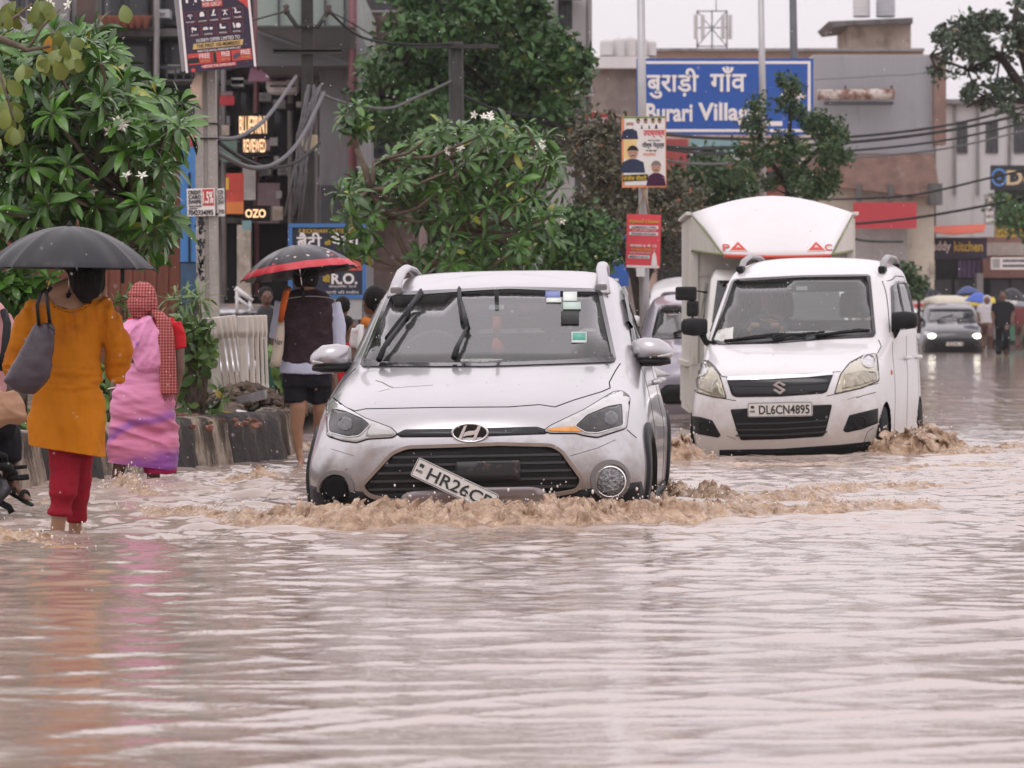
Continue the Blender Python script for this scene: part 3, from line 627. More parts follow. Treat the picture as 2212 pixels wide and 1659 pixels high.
# big road sign
t,put,rect=sign_board('road_sign','big blue road sign for a village in Hindi and English with a right arrow',1375,126,1757,291,70,blue,None,th=.08)
k_=70/F
bd=MB()
for(x0,y0,x1,y1)in((1381,132,1751,138),(1381,279,1751,285),(1381,138,1387,279),(1745,138,1751,279)):bd.box((((x0+x1)/2-1566)*k_,-.003,-((y0+y1)/2-208.5)*k_),((x1-x0)*k_,.006,(y1-y0)*k_))
bd.build('border',whit,t)
put('बुराड़ी',1453,180,112,66,whit,.02);put('गाँव',1573,171,78,54,whit,.02)
put('Burari',1446,243,100,40,whit,.03);put('Village',1574,247,132,50,whit,.03)
ar=MB();ar.prism([((x-1566)*k_,0,-(y-208.5)*k_)for x,y in[(1684,202),(1722,202),(1722,193),(1741,207),(1722,222),(1722,213),(1684,213)]],(0,-.006,0));ar.build('arrow',whit,t)
rect(1655,262,1690,272,whit);put('निगम',1424,271,26,8,bframe,0)
# battery shop sign
t,put,rect=sign_board('shop_sign','navy shop board with white Hindi letters in a blue frame behind the floral umbrella',628,488,786,640,50,navy,bframe,.05)
put('E RICKSHAW BATTERIES HUB',716,499,140,9,yel,.012);put('बैटी',668,519,54,34,whit,.02);put('की',708,524,14,12,yel,.015);put('बैट्री',746,520,60,36,whit,.02)
rect(632,556,782,584,M('sign_red_orange',(.60,.10,.07),.5));put('की',705,601,16,18,yel,.02);put('R.O.',744,602,56,24,whit,.03);put('सर्विस एवं',740,619,60,7,whit,0);put('पानी की मशीन',740,631,70,7,whit,0)
sp=MB();sp.box((-.42,.1,-1.4),(.06,.06,2.0));sp.box((.42,.1,-1.4),(.06,.06,2.0));sp.build('legs',steel,t)
rect(632,645,782,690,M('board_grey',(.4,.4,.4),.7))
# lit letters
litm=M('lit_letters',(1.0,.62,.34),.4,var=.5,vs=9,emit=1.15)
t,put,rect=sign_board('lit_sign','dark panel with glowing orange block letters on the shop block',512,244,588,338,64.3,void,None)
put('BLUEPRINT',548,270,62,38,litm,.012);put('REVIEWED',550,315,48,28,litm,.012)
t,put,rect=sign_board('lit_sign','small glowing orange letters low on the dark shop front',524,444,584,478,64.0,void,None)
put('OZO',552,461,44,18,litm,.02)
t,put,rect=sign_board('hoarding','red and orange vertical hoarding on the shop block',488,374,526,462,62,M('hoarding_red',(.45,.07,.05),.6,var=.3,vs=2),None)
rect(488,436,526,462,M('hoarding_orange',(.6,.2,.06),.6));rect(488,384,494,410,yel)
# banner by the tower, small red signs, blue notice board
t,put,rect=sign_board('banner','orange and white vertical banner hanging beside the big tree',1206,158,1236,232,80,M('banner_orange',(.66,.14,.09),.6),None);rect(1208,200,1234,228,whit);bars(rect,1211,1231,214,8,M('sign_red',(.52,.05,.035),.5,var=.1));bars(rect,1211,1231,180,10,whit)
t,put,rect=sign_board('small_sign','small red arrow shaped board over the trees',1266,243,1318,274,62,red_board,None);bars(rect,1272,1312,259,12,M('grey_letters',(.5,.45,.45),.6))
t,put,rect=sign_board('notice_board','blue notice board with white lines behind the lamp pole',1284,490,1358,618,58,M('notice_blue',(.02,.09,.34),.5,var=.15),None)
for i,y in enumerate((512,535,560,584,602)):rect(1298,y,1298+(40,30,46,26,38)[i],y+5,whit)
# right-hand shop signs
t,put,rect=sign_board('shop_sign','dark purple board reading maddy kitchen with a yellow smiling face',1960,513,2132,558,149,M('sign_plum',(.045,.035,.055),.6,var=.1),None,th=.3)
put('maddy',2026,534,56,26,whit,.02);put('kitchen',2092,532,62,22,yel,.02)
fc=MB();k_=149/F;fc.prism([(11*k_*math.cos(a)-(2046-1978)*k_,-.006,14*k_*math.sin(a))for a in[2*math.pi*k/20 for k in range(20)]],(0,-.01,0));fc.build('smiling_face',M('face_dark',(.03,.03,.06),.5),t)
rect(1969,527,1976,534,yel,.03);rect(1980,527,1987,534,yel,.03);rect(1971,540,1985,543,yel,.03)
aw=MB();aw.prism([P(1984,490,149.23),P(2130,484,149.23),P(2126,500,147.50),P(2060,506,147.50),P(2010,500,147.50)],(0,.03,-.03));aw.build('tarpaulin',M('tarp_orange',(.58,.13,.08),.7,var=.2,vs=1),loc=tuple(P(2058,495,149)),label='sagging orange red tarpaulin above the purple kitchen sign',cat='awning')
t,put,rect=sign_board('shop_sign','black shop board with a blue round emblem and cream letters at the right edge',2141,357,2290,410,150.3,blk_,None,th=.3)
put('Deli',2215,384,82,32,M('sign_cream',(.62,.48,.28),.5,var=0),.02)
em2=MB();k_=150.3/F;em2.loft([[(r*k_*math.cos(a)-(2215.5-2158)*k_,o,r*1.15*k_*math.sin(a))for a in[2*math.pi*q/24 for q in range(24)]]for r,o in((17,0),(17,-.02),(13,-.02),(13,0))],cap=False);em2.box((-(2215.5-2158)*k_,-.012,.03),(9*k_,.02,3*k_));em2.box((-(2215.5-2158)*k_,-.012,-.05),(9*k_,.02,3*k_));em2.build('emblem_ring',M('emblem_blue',(.08,.26,.62),.5),t)
t,put,rect=sign_board('shop_sign','black panel with yellow gold buyer strip at the right edge',2150,410,2290,518,151.6,blk_,None,th=.3)
rect(2150,488,2290,512,yel);put('GOLD BUYER',2210,500,116,15,blk_,.01);bars(rect,2160,2250,470,12,whit)
t,put,rect=sign_board('vertical_sign','narrow grey vertical sign left of the gold strip',2126,420,2150,486,150.96,M('sign_grey',(.35,.34,.34),.6),None)
for i in range(4):bars(rect,2130,2146,430+i*15,9,whit)
t,put,rect=sign_board('shop_sign','white shop board with small grey words under brown bands',2141,556,2290,582,150.3,whit,None,th=.2)
rect(2144,559,2160,579,M('sign_grey',(.35,)*3));bars(rect,2166,2226,563,7,navy);bars(rect,2166,2226,574,7,navy)
# shopfronts on the right
Kk=building('shop_row','low row of dark shopfronts under the kitchen and hotel signs',1962,556,2420,152.28,4,void)
add(Kk,'upper_band',M('band_brown',(.24,.13,.11),.8,var=.2),lambda b:block(b,2124,512,2420,600,151.09,.7))
add(Kk,'upper_band',M('band_stone',(.36,.31,.28),.8,var=.3,vs=2),lambda b:block(b,2128,524,2420,552,150.96,.7))
add(Kk,'hanging_cloth',M('cloth_purple',(.10,.06,.13),.8,var=.3),lambda b:[block(b,x,562,x+8,600,151.49,.1)for x in range(2070,2120,10)])
add(Kk,'shop_front',creamw,lambda b:block(b,1980,562,2020,604,151.49,.3))
add(Kk,'pillar',conc,lambda b:block(b,2110,590,2124,700,150.82,.8))
add(Kk,'shutter',M('shutter_dark',(.07,)*3),lambda b:[block(b,x,604,x+40,700,151.62,.3)for x in(1970,2015,2062,2140,2185)])

# --- kiosk of rusty sheet and blue panels behind the left frangipani
K0=thing('kiosk','rust red sheet metal kiosk with a blue end panel behind the women','kiosk',(P(320,700,44).x,44,0))
sheet=M('rust_red_sheet',(.20,.075,.05),.65,.1,var=.2,vs=2,stain=(.11,.05,.04),ss=2,streak=True)
add(K0,'wall',sheet,lambda b:b.box2((P(-40,0,44).x,44,.2),(P(388,0,44).x,44.9,P(0,322,44).z)))
add(K0,'ribs',sheet,lambda b:[b.box((P(x,0,44).x,43.985,(P(0,322,44).z+.2)/2),(.035,.03,P(0,326,44).z-.2))for x in range(-30,392,26)])
add(K0,'blue_panel',M('panel_blue',(.05,.19,.46),.55,var=.08,vs=1,stain=(.04,.11,.27),ss=2,st=.66),lambda b:b.box2((P(391,0,44).x,43.9,P(0,566,44).z),(P(428,0,44).x,44.6,P(0,318,44).z)))
add(K0,'blue_panel',M('panel_blue_dark',(.03,.07,.13),.4,var=.4,vs=4,stain=(.3,.3,.3),ss=5,st=.68),lambda b:b.box2((P(391,0,44).x,43.92,.2),(P(428,0,44).x,44.55,P(0,568,44).z)))
add(K0,'door_gap',void,lambda b:b.box((P(411,0,44).x,43.89,P(0,470,44).z),(.02,.03,1.0)))
add(K0,'roof',conc_dk,lambda b:b.box2((P(-50,0,44).x,43.8,P(0,322,44).z),(P(392,0,44).x,45.0,P(0,314,44).z)))
add(K0,'yellow_panel',M('panel_yellow',(.55,.28,.03),.6),lambda b:b.box((P(92,0,43.9).x,43.93,P(0,640,44).z),(.14,.03,.40)))
pc=thing('gate_post','square post with a white domed cap behind the kiosk','post',P(384,330,48));MB().box((0,0,-.6),(.14,.14,1.4)).build('shaft',conc,pc);m_=MB();m_.ball((0,0,.16),.12,12,8,(1,1,.8));m_.build('cap',whitew,pc)
rt=MB();rt.box(P(410,306,50),(.22,.3,.2),bev=.06);rt.build('canopy',M('canopy_red',(.42,.04,.07),.5,var=.2),loc=tuple(P(410,306,50)),label='crimson canopy end above the blue panel beside the pole',cat='awning')
# ================================================================ CARS: shared builder
paint_silver=M('silver_paint',(.44,.428,.436),.3,.82,var=.06,vs=3,coat=.7,spec=.5,stain=(.36,.33,.33),ss=2.2,st=.72,mud=(.0,.62,(.22,.165,.13),.75))
paint_white=M('white_paint',(.62,.60,.60),.38,var=.04,vs=3,coat=.6,stain=(.55,.49,.44),ss=2.5,st=.72,mud=(.0,.7,(.38,.31,.25),.6))
paint_white2=M('old_white_paint',(.70,.68,.64),.5,var=.08,vs=3,coat=.25,stain=(.45,.40,.34),ss=3,st=.66)
paint_grey=M('dark_grey_paint',(.022,.021,.025),.4,.1,var=.06,coat=.7)
paint_purple=M('mauve_grey_paint',(.26,.235,.28),.35,.3,var=.06,coat=.7)
black_plastic=M('black_plastic',(.014,.014,.015),.5,spec=.18,var=.25,vs=20)
gloss_black=M('gloss_black',(.010,.010,.012),.15,var=0,spec=.4)
grey_plastic=M('grey_plastic',(.17,.155,.15),.45,var=.1)
dirt_trim=M('dirty_trim',(.22,.17,.14),.5,var=.2,vs=12)
rubber=M('tyre_rubber',(.016,.016,.016),.7,var=.3,vs=15,bump=.4,bs=60)
chrome=M('chrome',(.82,.80,.80),.14,1.0,var=0)
alloy=M('wheel_alloy',(.30,.29,.29),.35,.8,var=.1)
dark_in=M('car_interior',(.05,.05,.052),.75,var=.2)
seat_m=M('seat_fabric',(.17,.165,.155),.9,var=.2)
dash_m=M('dashboard',(.10,.10,.10),.6,var=.1)
frit_m=M('windscreen_frit',(.02,.018,.02),.12,var=0)
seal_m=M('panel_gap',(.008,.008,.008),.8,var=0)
lamp_in=M('lamp_reflector',(.55,.54,.54),.18,.85,var=.2,vs=14)
lamp_dark=M('lamp_smoked',(.045,.043,.043),.2,.3,var=.5,vs=25,streak=True)
lamp_yellow=M('lamp_yellowed',(.40,.36,.26),.18,.3,var=.2,vs=9,coat=1)
lamp_clear=M('lamp_cover_milky',(.42,.41,.40),.15,.1,var=.25,vs=9,coat=1)
amber=M('indicator_amber',(.60,.24,.03),.25,var=.2,vs=20,coat=.6)
red_lens=M('red_lens',(.45,.03,.02),.25,var=.1,coat=.6)
plate_m=M('plate_white',(.62,.59,.55),.45,var=.1,vs=14,stain=(.40,.33,.27),ss=9,st=.66)
plate_ink=M('plate_black',(.012,.012,.012),.5,var=0)
paper_m=M('sticker_paper',(.62,.66,.62),.6,var=.08)
glass_front=glass_mat('windscreen_glass',(.86,.90,.88),.91)
glass_side=glass_mat('tinted_side_glass',(.16,.17,.17),1.0,spec=.35)

def smooth_shell(rows,levels=3):
    """rows: list of lists of (x,y,z) from front centre round the right side to rear centre; mirrored; returns verts/faces of the subdivided skin"""
    n=len(rows[0]);bm=bmesh.new();grid=[]
    for r in rows:
        right=[bm.verts.new(p)for p in r]
        left=[right[0]]+[bm.verts.new((-p[0],p[1],p[2]))for p in r[1:-1]]+[right[-1]]
        grid.append((right,left))
    for i in range(len(rows)-1):
        for k in range(n-1):
            a,b=grid[i],grid[i+1]
            bm.faces.new((a[0][k],a[0][k+1],b[0][k+1],b[0][k]))
            bm.faces.new((a[1][k+1],a[1][k],b[1][k],b[1][k+1]))
    # close the roof along the centre line
    last=grid[-1]
    for k in range(n-1):
        q=[last[0][k],last[0][k+1],last[1][k+1],last[1][k]]
        u=[]
        for v in q:
            if v not in u:u.append(v)
        if len(u)>=3:bm.faces.new(u)
    bmesh.ops.recalc_face_normals(bm,faces=bm.faces)
    me=bpy.data.meshes.new('shell');bm.to_mesh(me);bm.free()
    o=bpy.data.objects.new('shell',me);COL.objects.link(o)
    md=o.modifiers.new('s','SUBSURF');md.levels=levels;md.render_levels=levels
    bpy.context.view_layer.update()
    m2=bpy.data.meshes.new_from_object(o.evaluated_get(bpy.context.evaluated_depsgraph_get()))
    vs=[v.co.copy()for v in m2.vertices];fs=[tuple(p.vertices)for p in m2.polygons]
    bpy.data.objects.remove(o);bpy.data.meshes.remove(me);bpy.data.meshes.remove(m2)
    return vs,fs

def inside(poly,x,y):
    c=False;j=len(poly)-1
    for i in range(len(poly)):
        (xi,yi),(xj,yj)=poly[i],poly[j]
        if(yi>y)!=(yj>y)and x<(xj-xi)*(y-yi)/(yj-yi)+xi:c=not c
        j=i
    return c
def rounded(poly,r,n=4):
    """round the corners of a 2-D outline"""
    out_=[];k=len(poly)
    for i in range(k):
        p0,p,p1=[Vector(poly[(i+d)%k])for d in(-1,0,1)]
        a,b=p0-p,p1-p;ra=min(r,a.length*.45,b.length*.45);A,B=p+a.normalized()*ra,p+b.normalized()*ra
        for q in range(n+1):
            t=q/n;out_.append(tuple(A*(1-t)**2+p*2*t*(1-t)+B*t*t))
    return out_
def offset_poly(poly,d):
    k=len(poly);area=sum(poly[i][0]*poly[(i+1)%k][1]-poly[(i+1)%k][0]*poly[i][1]for i in range(k));sg=1 if area>0 else-1
    res=[]
    for i in range(k):
        p0,p,p1=[Vector(poly[(i+q)%k])for q in(-1,0,1)]
        e0,e1=(p-p0),(p1-p)
        if e0.length<1e-9 or e1.length<1e-9:res.append(tuple(p));continue
        e0.normalize();e1.normalize();n0,n1=Vector((e0.y,-e0.x)),Vector((e1.y,-e1.x));nn=(n0+n1)
        if nn.length<1e-6:nn=n0
        nn.normalize();res.append(tuple(p+nn*(d*sg/max(.4,nn.dot(n0)))))
    return res
def mirror_x(poly):return[(-x,z)for x,z in poly][::-1]

class Car:
    def __init__(s,root,yaw,roll,loc,rows,levels=3):
        s.root=root;s.M=Matrix.Translation(loc)@Matrix.Rotation(yaw,4,'Z')@Matrix.Rotation(roll,4,'Y');s.Mi=s.M.inverted()
        root.matrix_world=s.M
        s.v,s.f=smooth_shell(rows,levels);s.bvh=BVHTree.FromPolygons(s.v,s.f)
        s.holes=[] # ('cam'|'front'|'side'|'rear', polygon)
    def ray(s,mode,a,b):
        if mode=='cam':
            o=s.Mi@Vector((0,0,H));d=(s.Mi@P(a,b,10.0)-o).normalized()
        elif mode=='front':o,d=Vector((a,-5,b)),Vector((0,1,0))
        elif mode=='rear':o,d=Vector((a,12,b)),Vector((0,-1,0))
        elif mode=='right':o,d=Vector((5,a,b)),Vector((-1,0,0))
        elif mode=='left':o,d=Vector((-5,a,b)),Vector((1,0,0))
        elif mode=='top':o,d=Vector((a,b,5)),Vector((0,0,-1))
        h=s.bvh.ray_cast(o,d)
        if h[0]is None:
            q=s.bvh.find_nearest(o+d*(5 if mode!='cam' else(s.M.translation-Vector((0,0,H))).length))
            p,nn=q[0],q[1]
        else:p,nn=h[0],h[1]
        if nn.dot(d)>0:nn=-nn
        return p,nn
    def proj(s,mode,p):
        """2-D coordinates of a car-space point in a projection"""
        if mode=='cam':
            q=s.M@p;return(CX+q.x/q.y*F,HY-(q.z-H)/q.y*F)
        if mode in('front','rear'):return(p.x,p.z)
        if mode in('left','right'):return(p.y,p.z)
        return(p.x,p.y)
    def patch(s,mode,poly,off=.004,thick=.01,step=None,mb=None,curve=True,flat=None,fit=None):
        """a panel that follows the body skin inside an outline, standing 'off' proud, with its edge turned back by 'thick'"""
        mb=mb or MB();k=len(poly);xs=[p[0]for p in poly];ys=[p[1]for p in poly]
        if step is None:step=max(max(xs)-min(xs),max(ys)-min(ys))/14
        pts=[]
        for i in range(k):
            a,b=Vector(poly[i]),Vector(poly[(i+1)%k]);n=max(1,int((b-a).length/step))
            for q in range(n):pts.append(a.lerp(b,q/n))
        nb=len(pts);x=min(xs)+step*.5;inn=offset_poly(poly,-step*.35)
        while x<max(xs):
            y=min(ys)+step*.5
            while y<max(ys):
                if inside(inn,x,y):pts.append(Vector((x,y)))
                y+=step
            x+=step
        r=geometry.delaunay_2d_cdt([Vector((p[0],p[1]))for p in pts],[(i,(i+1)%nb)for i in range(nb)],[list(range(nb))],1,1e-7)
        vo,_,fo=r[0],r[1],r[2]
        P3=[];NN=[]
        for p in vo:
            q,nn=s.ray(mode,p[0],p[1]);P3.append(q);NN.append(nn)
        if flat is not None: # force onto a plane through the mean
            c=sum(P3,Vector())/len(P3);nn=sum(NN,Vector()).normalized()
            P3=[q-nn*(q-c).dot(nn)*flat for q in P3];NN=[nn]*len(P3)
        if fit is not None:P3,NN=fit(P3)
        top=[q+n_*off for q,n_ in zip(P3,NN)]
        vs=[v for v in top]
        # wind outwards
        fs=[]
        for f in fo:
            a,b,c=top[f[0]],top[f[1]],top[f[2]]
            fs.append(tuple(f)if(b-a).cross(c-a).dot(NN[f[0]])>0 else tuple(reversed(f)))
        cnt={}
        for f in fs:
            for i in range(len(f)):
                e=(f[i],f[(i+1)%len(f)]);cnt[e]=1
        be=[e for e in cnt if(e[1],e[0])not in cnt]
        idx={}
        for a,b in be:
            for i in(a,b):
                if i not in idx:idx[i]=len(vs);vs.append(P3[i]+NN[i]*(off-thick))
        fs2=[(b,a,idx[a],idx[b])for a,b in be]
        mb.add(vs,fs,True);b0=len(mb.v)-len(vs)
        for f in fs2:mb.f.append([b0+i for i in f]);mb.m.append(mb.cur);mb.sm.append(False)
        return mb
    def strip(s,mode,path,width,off=.002,thick=.004,step=None,mb=None,rad=False):
        """a bead or gap line along a path on the skin"""
        mb=mb or MB();path=[Vector(p)for p in path];step=step or width*3;pts=[]
        for a,b in zip(path[:-1],path[1:]):
            n=max(1,int((b-a).length/step))
            for q in range(n):pts.append(a.lerp(b,q/n))
        pts.append(path[-1]);Q=[s.ray(mode,p[0],p[1])for p in pts]
        vs=[];fs=[]
        wld=width if not rad else width
        for i,(p,nn)in enumerate(Q):
            t=(Q[min(i+1,len(Q)-1)][0]-Q[max(i-1,0)][0]).normalized();c=t.cross(nn).normalized()*wld/2
            vs+=[p-c-nn*.003,p-c+nn*off,p+c+nn*off,p+c-nn*.003]
        for i in range(len(Q)-1):
            for k in range(3):fs.append((4*i+k,4*i+k+1,4*i+5+k,4*i+4+k))
        return mb.add(vs,fs,False)
    def shell_mb(s):
        mb=MB();keep=[]
        for f in s.f:
            c=sum((s.v[i]for i in f),Vector())/len(f);ok=True
            for mode,poly in s.holes:
                if mode=='cam' and(c.y>2.4):continue
                if mode=='front' and c.y>2.4:continue
                if mode=='rear' and c.y<2.4:continue
                if mode=='right' and c.x<.3:continue
                if mode=='left' and c.x>-.3:continue
                x,y=s.proj(mode,c)
                if inside(poly,x,y):ok=False;break
            if ok:keep.append(f)
        mb.add(s.v,keep,True);return mb
    def headliner(s,zmin,m):
        nb={}
        for f in s.f:
            n_=(s.v[f[1]]-s.v[f[0]]).cross(s.v[f[2]]-s.v[f[0]])
            for i in f:nb[i]=nb.get(i,Vector())+n_
        sg=1 if nb[max(range(len(s.v)),key=lambda i:s.v[i].z)].z>0 else-1;full=s.f;mb=s.shell_mb();kp=mb.f
        kp=[f for f in kp if sum(s.v[i].z for i in f)/len(f)>zmin]
        m2=MB();m2.add([s.v[i]-nb[i].normalized()*sg*.022 if i in nb else s.v[i]for i in range(len(s.v))],kp,True);return m2.build('headliner',m,s.root)
    def ring_bead(s,mode,poly,w_,off,mb=None,step=None):
        return s.strip(mode,list(poly)+[poly[0]],w_,off,mb=mb,step=step)
    def glass(s,name,mode,poly,frit=.0,gm=None,off=.004,parent=None,frit_name='glass_border'):
        gp=offset_poly(poly,-frit)if frit else poly
        fit=None
        if name=='windscreen': # one smooth, gently curved pane instead of the skin's own ripples
            xs=[p[0]for p in gp];ys=[p[1]for p in gp];q=[s.ray(mode,x,y)for x in np.linspace(min(xs),max(xs),16)for y in np.linspace(min(ys),max(ys),12)if inside(gp,x,y)]
            nn=sum((a[1]for a in q),Vector()).normalized();c=sum((a[0]for a in q),Vector())/len(q);e1=Vector((1,0,0));e1=(e1-nn*e1.dot(nn)).normalized();e2=nn.cross(e1)
            BQ=lambda u,v:[1,u,v,u*u,u*v,v*v]
            A_=np.array([BQ((a[0]-c).dot(e1),(a[0]-c).dot(e2))for a in q]);co=np.linalg.lstsq(A_,np.array([(a[0]-c).dot(nn)for a in q]),rcond=None)[0]
            def fit(pts):
                r1,r2=[],[]
                for p in pts:
                    u,v=(p-c).dot(e1),(p-c).dot(e2);w_=max(float(np.dot(co,BQ(u,v))),-1)+.004;r1.append(c+e1*u+e2*v+nn*w_);r2.append((nn-e1*(co[1]+2*co[3]*u+co[4]*v)-e2*(co[2]+co[4]*u+2*co[5]*v)).normalized())
                return r1,r2
        g=s.patch(mode,gp if frit else poly,off,.006,fit=fit).build(name,gm or glass_front,parent or s.root)
        if frit:
            n=len(poly);mb=MB();st=[]
            A=[s.ray(mode,*p)for p in poly];B=[s.ray(mode,*p)for p in gp]
            seg=1;vs=[];fs=[]
            for i in range(n):
                j=(i+1)%n;m=max(1,int((Vector(poly[i])-Vector(poly[j])).length/(abs(frit)*1.5+1e-6)))
                for q in range(m):
                    t0=q/m
                    pa=Vector(poly[i]).lerp(Vector(poly[j]),t0);pb=Vector(gp[i]).lerp(Vector(gp[j]),t0)
                    a=s.ray(mode,*pa);b=s.ray(mode,*pb)
                    if fit:bq=fit([b[0]]);b=(bq[0][0],bq[1][0])
                    vs+=[a[0]+a[1]*(off-.012),a[0]+a[1]*(off+.003),b[0]+b[1]*(off+.003),b[0]+b[1]*(off-.006)]
            k=len(vs)//4
            for i in range(k):
                j=(i+1)%k
                for q in range(3):fs.append((4*i+q,4*i+q+1,4*j+q+1,4*j+q))
            mb.add(vs,fs,False);mb.build(frit_name,frit_m,g)
        return g
    def put(s,mb,mode,a,b,off=.01,tilt=0.0,plane=None):
        """stand a flat piece (built in local XZ, facing -Y, centred) on the skin"""
        p,nn=s.ray(mode,a,b);y=-nn
        if plane is not None:y=Vector(plane)
        z=Vector((0,0,1));z=(z-y*z.dot(y)).normalized();x=y.cross(z);m=Matrix((x,y,z)).transposed().to_4x4()
        m=Matrix.Translation(p+nn*off)@m@Matrix.Rotation(tilt,4,'Y');return mb.xf(m)

def wheel(car,x,y,z,r,wd,spin=0.0,side=1):
    t=MB();n=28;prof=[(r*.62,-wd/2),(r*.93,-wd/2),(r,-wd/2+.03),(r,wd/2-.03),(r*.93,wd/2),(r*.62,wd/2)]
    t.loft([[(x+o,y+rr*math.cos(2*math.pi*k/n),z+rr*math.sin(2*math.pi*k/n))for k in range(n)]for rr,o in prof])
    w_=t.build('wheel',rubber,car.root)
    rm=MB();fx=x+side*wd*.42
    rm.loft([[(fx+o,y+rr*math.cos(2*math.pi*k/n),z+rr*math.sin(2*math.pi*k/n))for k in range(n)]for rr,o in((r*.64,0),(r*.60,side*.012),(r*.56,-side*.03),(r*.1,-side*.035))])
    for k in range(5):
        a=2*math.pi*k/5+spin;c=Vector((fx-side*.012,y+math.cos(a)*r*.34,z+math.sin(a)*r*.34))
        rm.box(c,(.03,r*.56,.05),M4=Matrix.Rotation(a,4,'X'))
    rm.build('rim',alloy,w_)
    return w_

def number_plate(car,text,w_,h_,center_mb=None,extra_ind=True,y_off=0,clip=None):
    """plate centred on the origin in local XZ facing -Y: returns plate, border+ink meshes"""
    pl=MB();o=rounded([(-w_/2,-h_/2),(w_/2,-h_/2),(w_/2,h_/2),(-w_/2,h_/2)],h_*.14)
    pl.prism([(a,0,b)for a,b in o],(0,.008,0))
    ink=MB();i1=offset_poly(o,-h_*.035);i2=offset_poly(o,-h_*.065)
    k=len(o);vs=[(a,-.0025,b)for a,b in i1]+[(a,-.0025,b)for a,b in i2]
    ink.add(vs,[(i,(i+1)%k,k+(i+1)%k,k+i)for i in range(k)])
    tx=fit_text(text,w_*.78,h_*.62,.012);tx.shift((w_*.065,-.002,-h_*.02));ink.merge(tx)
    if extra_ind:
        t2=fit_text('IND',w_*.075,h_*.13,.005);t2.shift((-w_*.425,-.002,-h_*.12));ink.merge(t2)
        ink.box((-w_*.425,-.002,h_*.18),(w_*.05,.003,h_*.17))
    return pl,ink
def wiper(car,mode,pivot,tip,blade,mb=None):
    mb=mb or MB()
    p0=car.ray(mode,*pivot);p1=car.ray(mode,*tip)
    mb.tube([p0[0]+p0[1]*.03,p0[0].lerp(p1[0],.25)+p0[1]*.05,p1[0]+p1[1]*.04],[.019,.016,.009],6)
    if blade:
        q=[car.ray(mode,*b)for b in blade];mb.tube([a+n_*.022 for a,n_ in q],.013,5);mb.tube([a+n_*.034 for a,n_ in q][::max(1,len(q)-1)],.006,5)
    return mb
def seat(car,x,y,z,w_=.50,name='seat'):
    mb=MB();rs=[]
    prof=[(-.25,.20,.10),(0,.25,.12),(.30,.25,.11),(.46,.22,.09),(.52,.16,.06)]
    for dz,hw,hd in prof:
        rs.append([(x+hw*math.copysign(abs(math.cos(a))**.5,math.cos(a)),y+.12*dz/.5+hd*math.copysign(abs(math.sin(a))**.6,math.sin(a)),z+dz)for a in[2*math.pi*k/16 for k in range(16)]])
    mb.loft(rs);so_=mb.build(name,seat_m,car.root)
    hb=MB();rs=[]
    for dz,hw,hd in((.545,.10,.04),(.56,.13,.055),(.66,.135,.06),(.74,.12,.05),(.76,.07,.03)):
        rs.append([(x+hw*math.cos(a),y+.14+hd*math.sin(a),z+dz)for a in[2*math.pi*k/12 for k in range(12)]])
    hb.loft(rs);hb.cyl((x-.05,y+.13,z+.48),(x-.05,y+.14,z+.6),.008,n=6);hb.cyl((x+.05,y+.13,z+.48),(x+.05,y+.14,z+.6),.008,n=6)
    hb.build('headrest',seat_m,so_)
# ================================================================ TREES AND PLANTS
def leaf_mat(name,c0,c1,rough=.35,spec=.5):
    """leaves: each leaf its own shade between two greens, slightly glossy with rain"""
    if name in _mats:return _mats[name]
    m=bpy.data.materials.new(name);m.use_nodes=True;t=m.node_tree;b=t.nodes['Principled BSDF'];N=t.nodes.new;L=t.links.new
    g=N('ShaderNodeNewGeometry');co=N('ShaderNodeTexCoord');n=N('ShaderNodeTexNoise');n.inputs['Scale'].default_value=2.5;L(co.outputs['Object'],n.inputs['Vector'])
    ad=N('ShaderNodeMath');ad.operation='MULTIPLY_ADD';ad.inputs[1].default_value=.6;L(g.outputs['Random Per Island'],ad.inputs[0])
    mu=N('ShaderNodeMath');mu.operation='MULTIPLY';mu.inputs[1].default_value=.4;L(n.outputs[0],mu.inputs[0]);L(mu.outputs[0],ad.inputs[2])
    x=N('ShaderNodeMixRGB');x.inputs[1].default_value=(*c0,1);x.inputs[2].default_value=(*c1,1);L(ad.outputs[0],x.inputs[0]);y=N('ShaderNodeMixRGB');gt=N('ShaderNodeMath');gt.operation='GREATER_THAN';gt.inputs[1].default_value=.975;L(g.outputs['Random Per Island'],gt.inputs[0]);L(gt.outputs[0],y.inputs[0]);L(x.outputs[0],y.inputs[1]);y.inputs[2].default_value=(c1[0]*2.6,c1[1]*1.15,c1[2]*1.2,1);L(y.outputs[0],b.inputs['Base Color'])
    b.inputs['Roughness'].default_value=rough;b.inputs['Specular IOR Level'].default_value=spec
    _mats[name]=m;return m
plum=leaf_mat('frangipani_leaf',(.003,.018,.003),(.105,.26,.026),.3,.55)  # near-black first green paints in the shade inside the crown, scattered per leaf
plumd=leaf_mat('frangipani_leaf_far',(.003,.018,.004),(.10,.24,.030),.35)  # first green darkened likewise, as painted inner-crown shade
deep=leaf_mat('big_tree_leaf',(.008,.030,.008),(.066,.165,.030),.5)
olive=leaf_mat('olive_leaf',(.03,.034,.017),(.10,.095,.048),.6)
neem=leaf_mat('neem_leaf',(.018,.050,.016),(.065,.125,.036),.6)
peep=leaf_mat('peepal_leaf',(.014,.032,.014),(.06,.10,.045),.5)
yel_l=leaf_mat('broad_yellow_leaf',(.07,.11,.02),(.24,.28,.05),.4)
bark=M('bark_grey',(.16,.125,.095),.85,var=.35,vs=9,bump=.6,bs=40)
bark_d=M('bark_dark',(.045,.038,.032),.9,var=.35,vs=9,bump=.6,bs=30)
petal=M('white_petal',(.8,.78,.68),.6,var=.05)

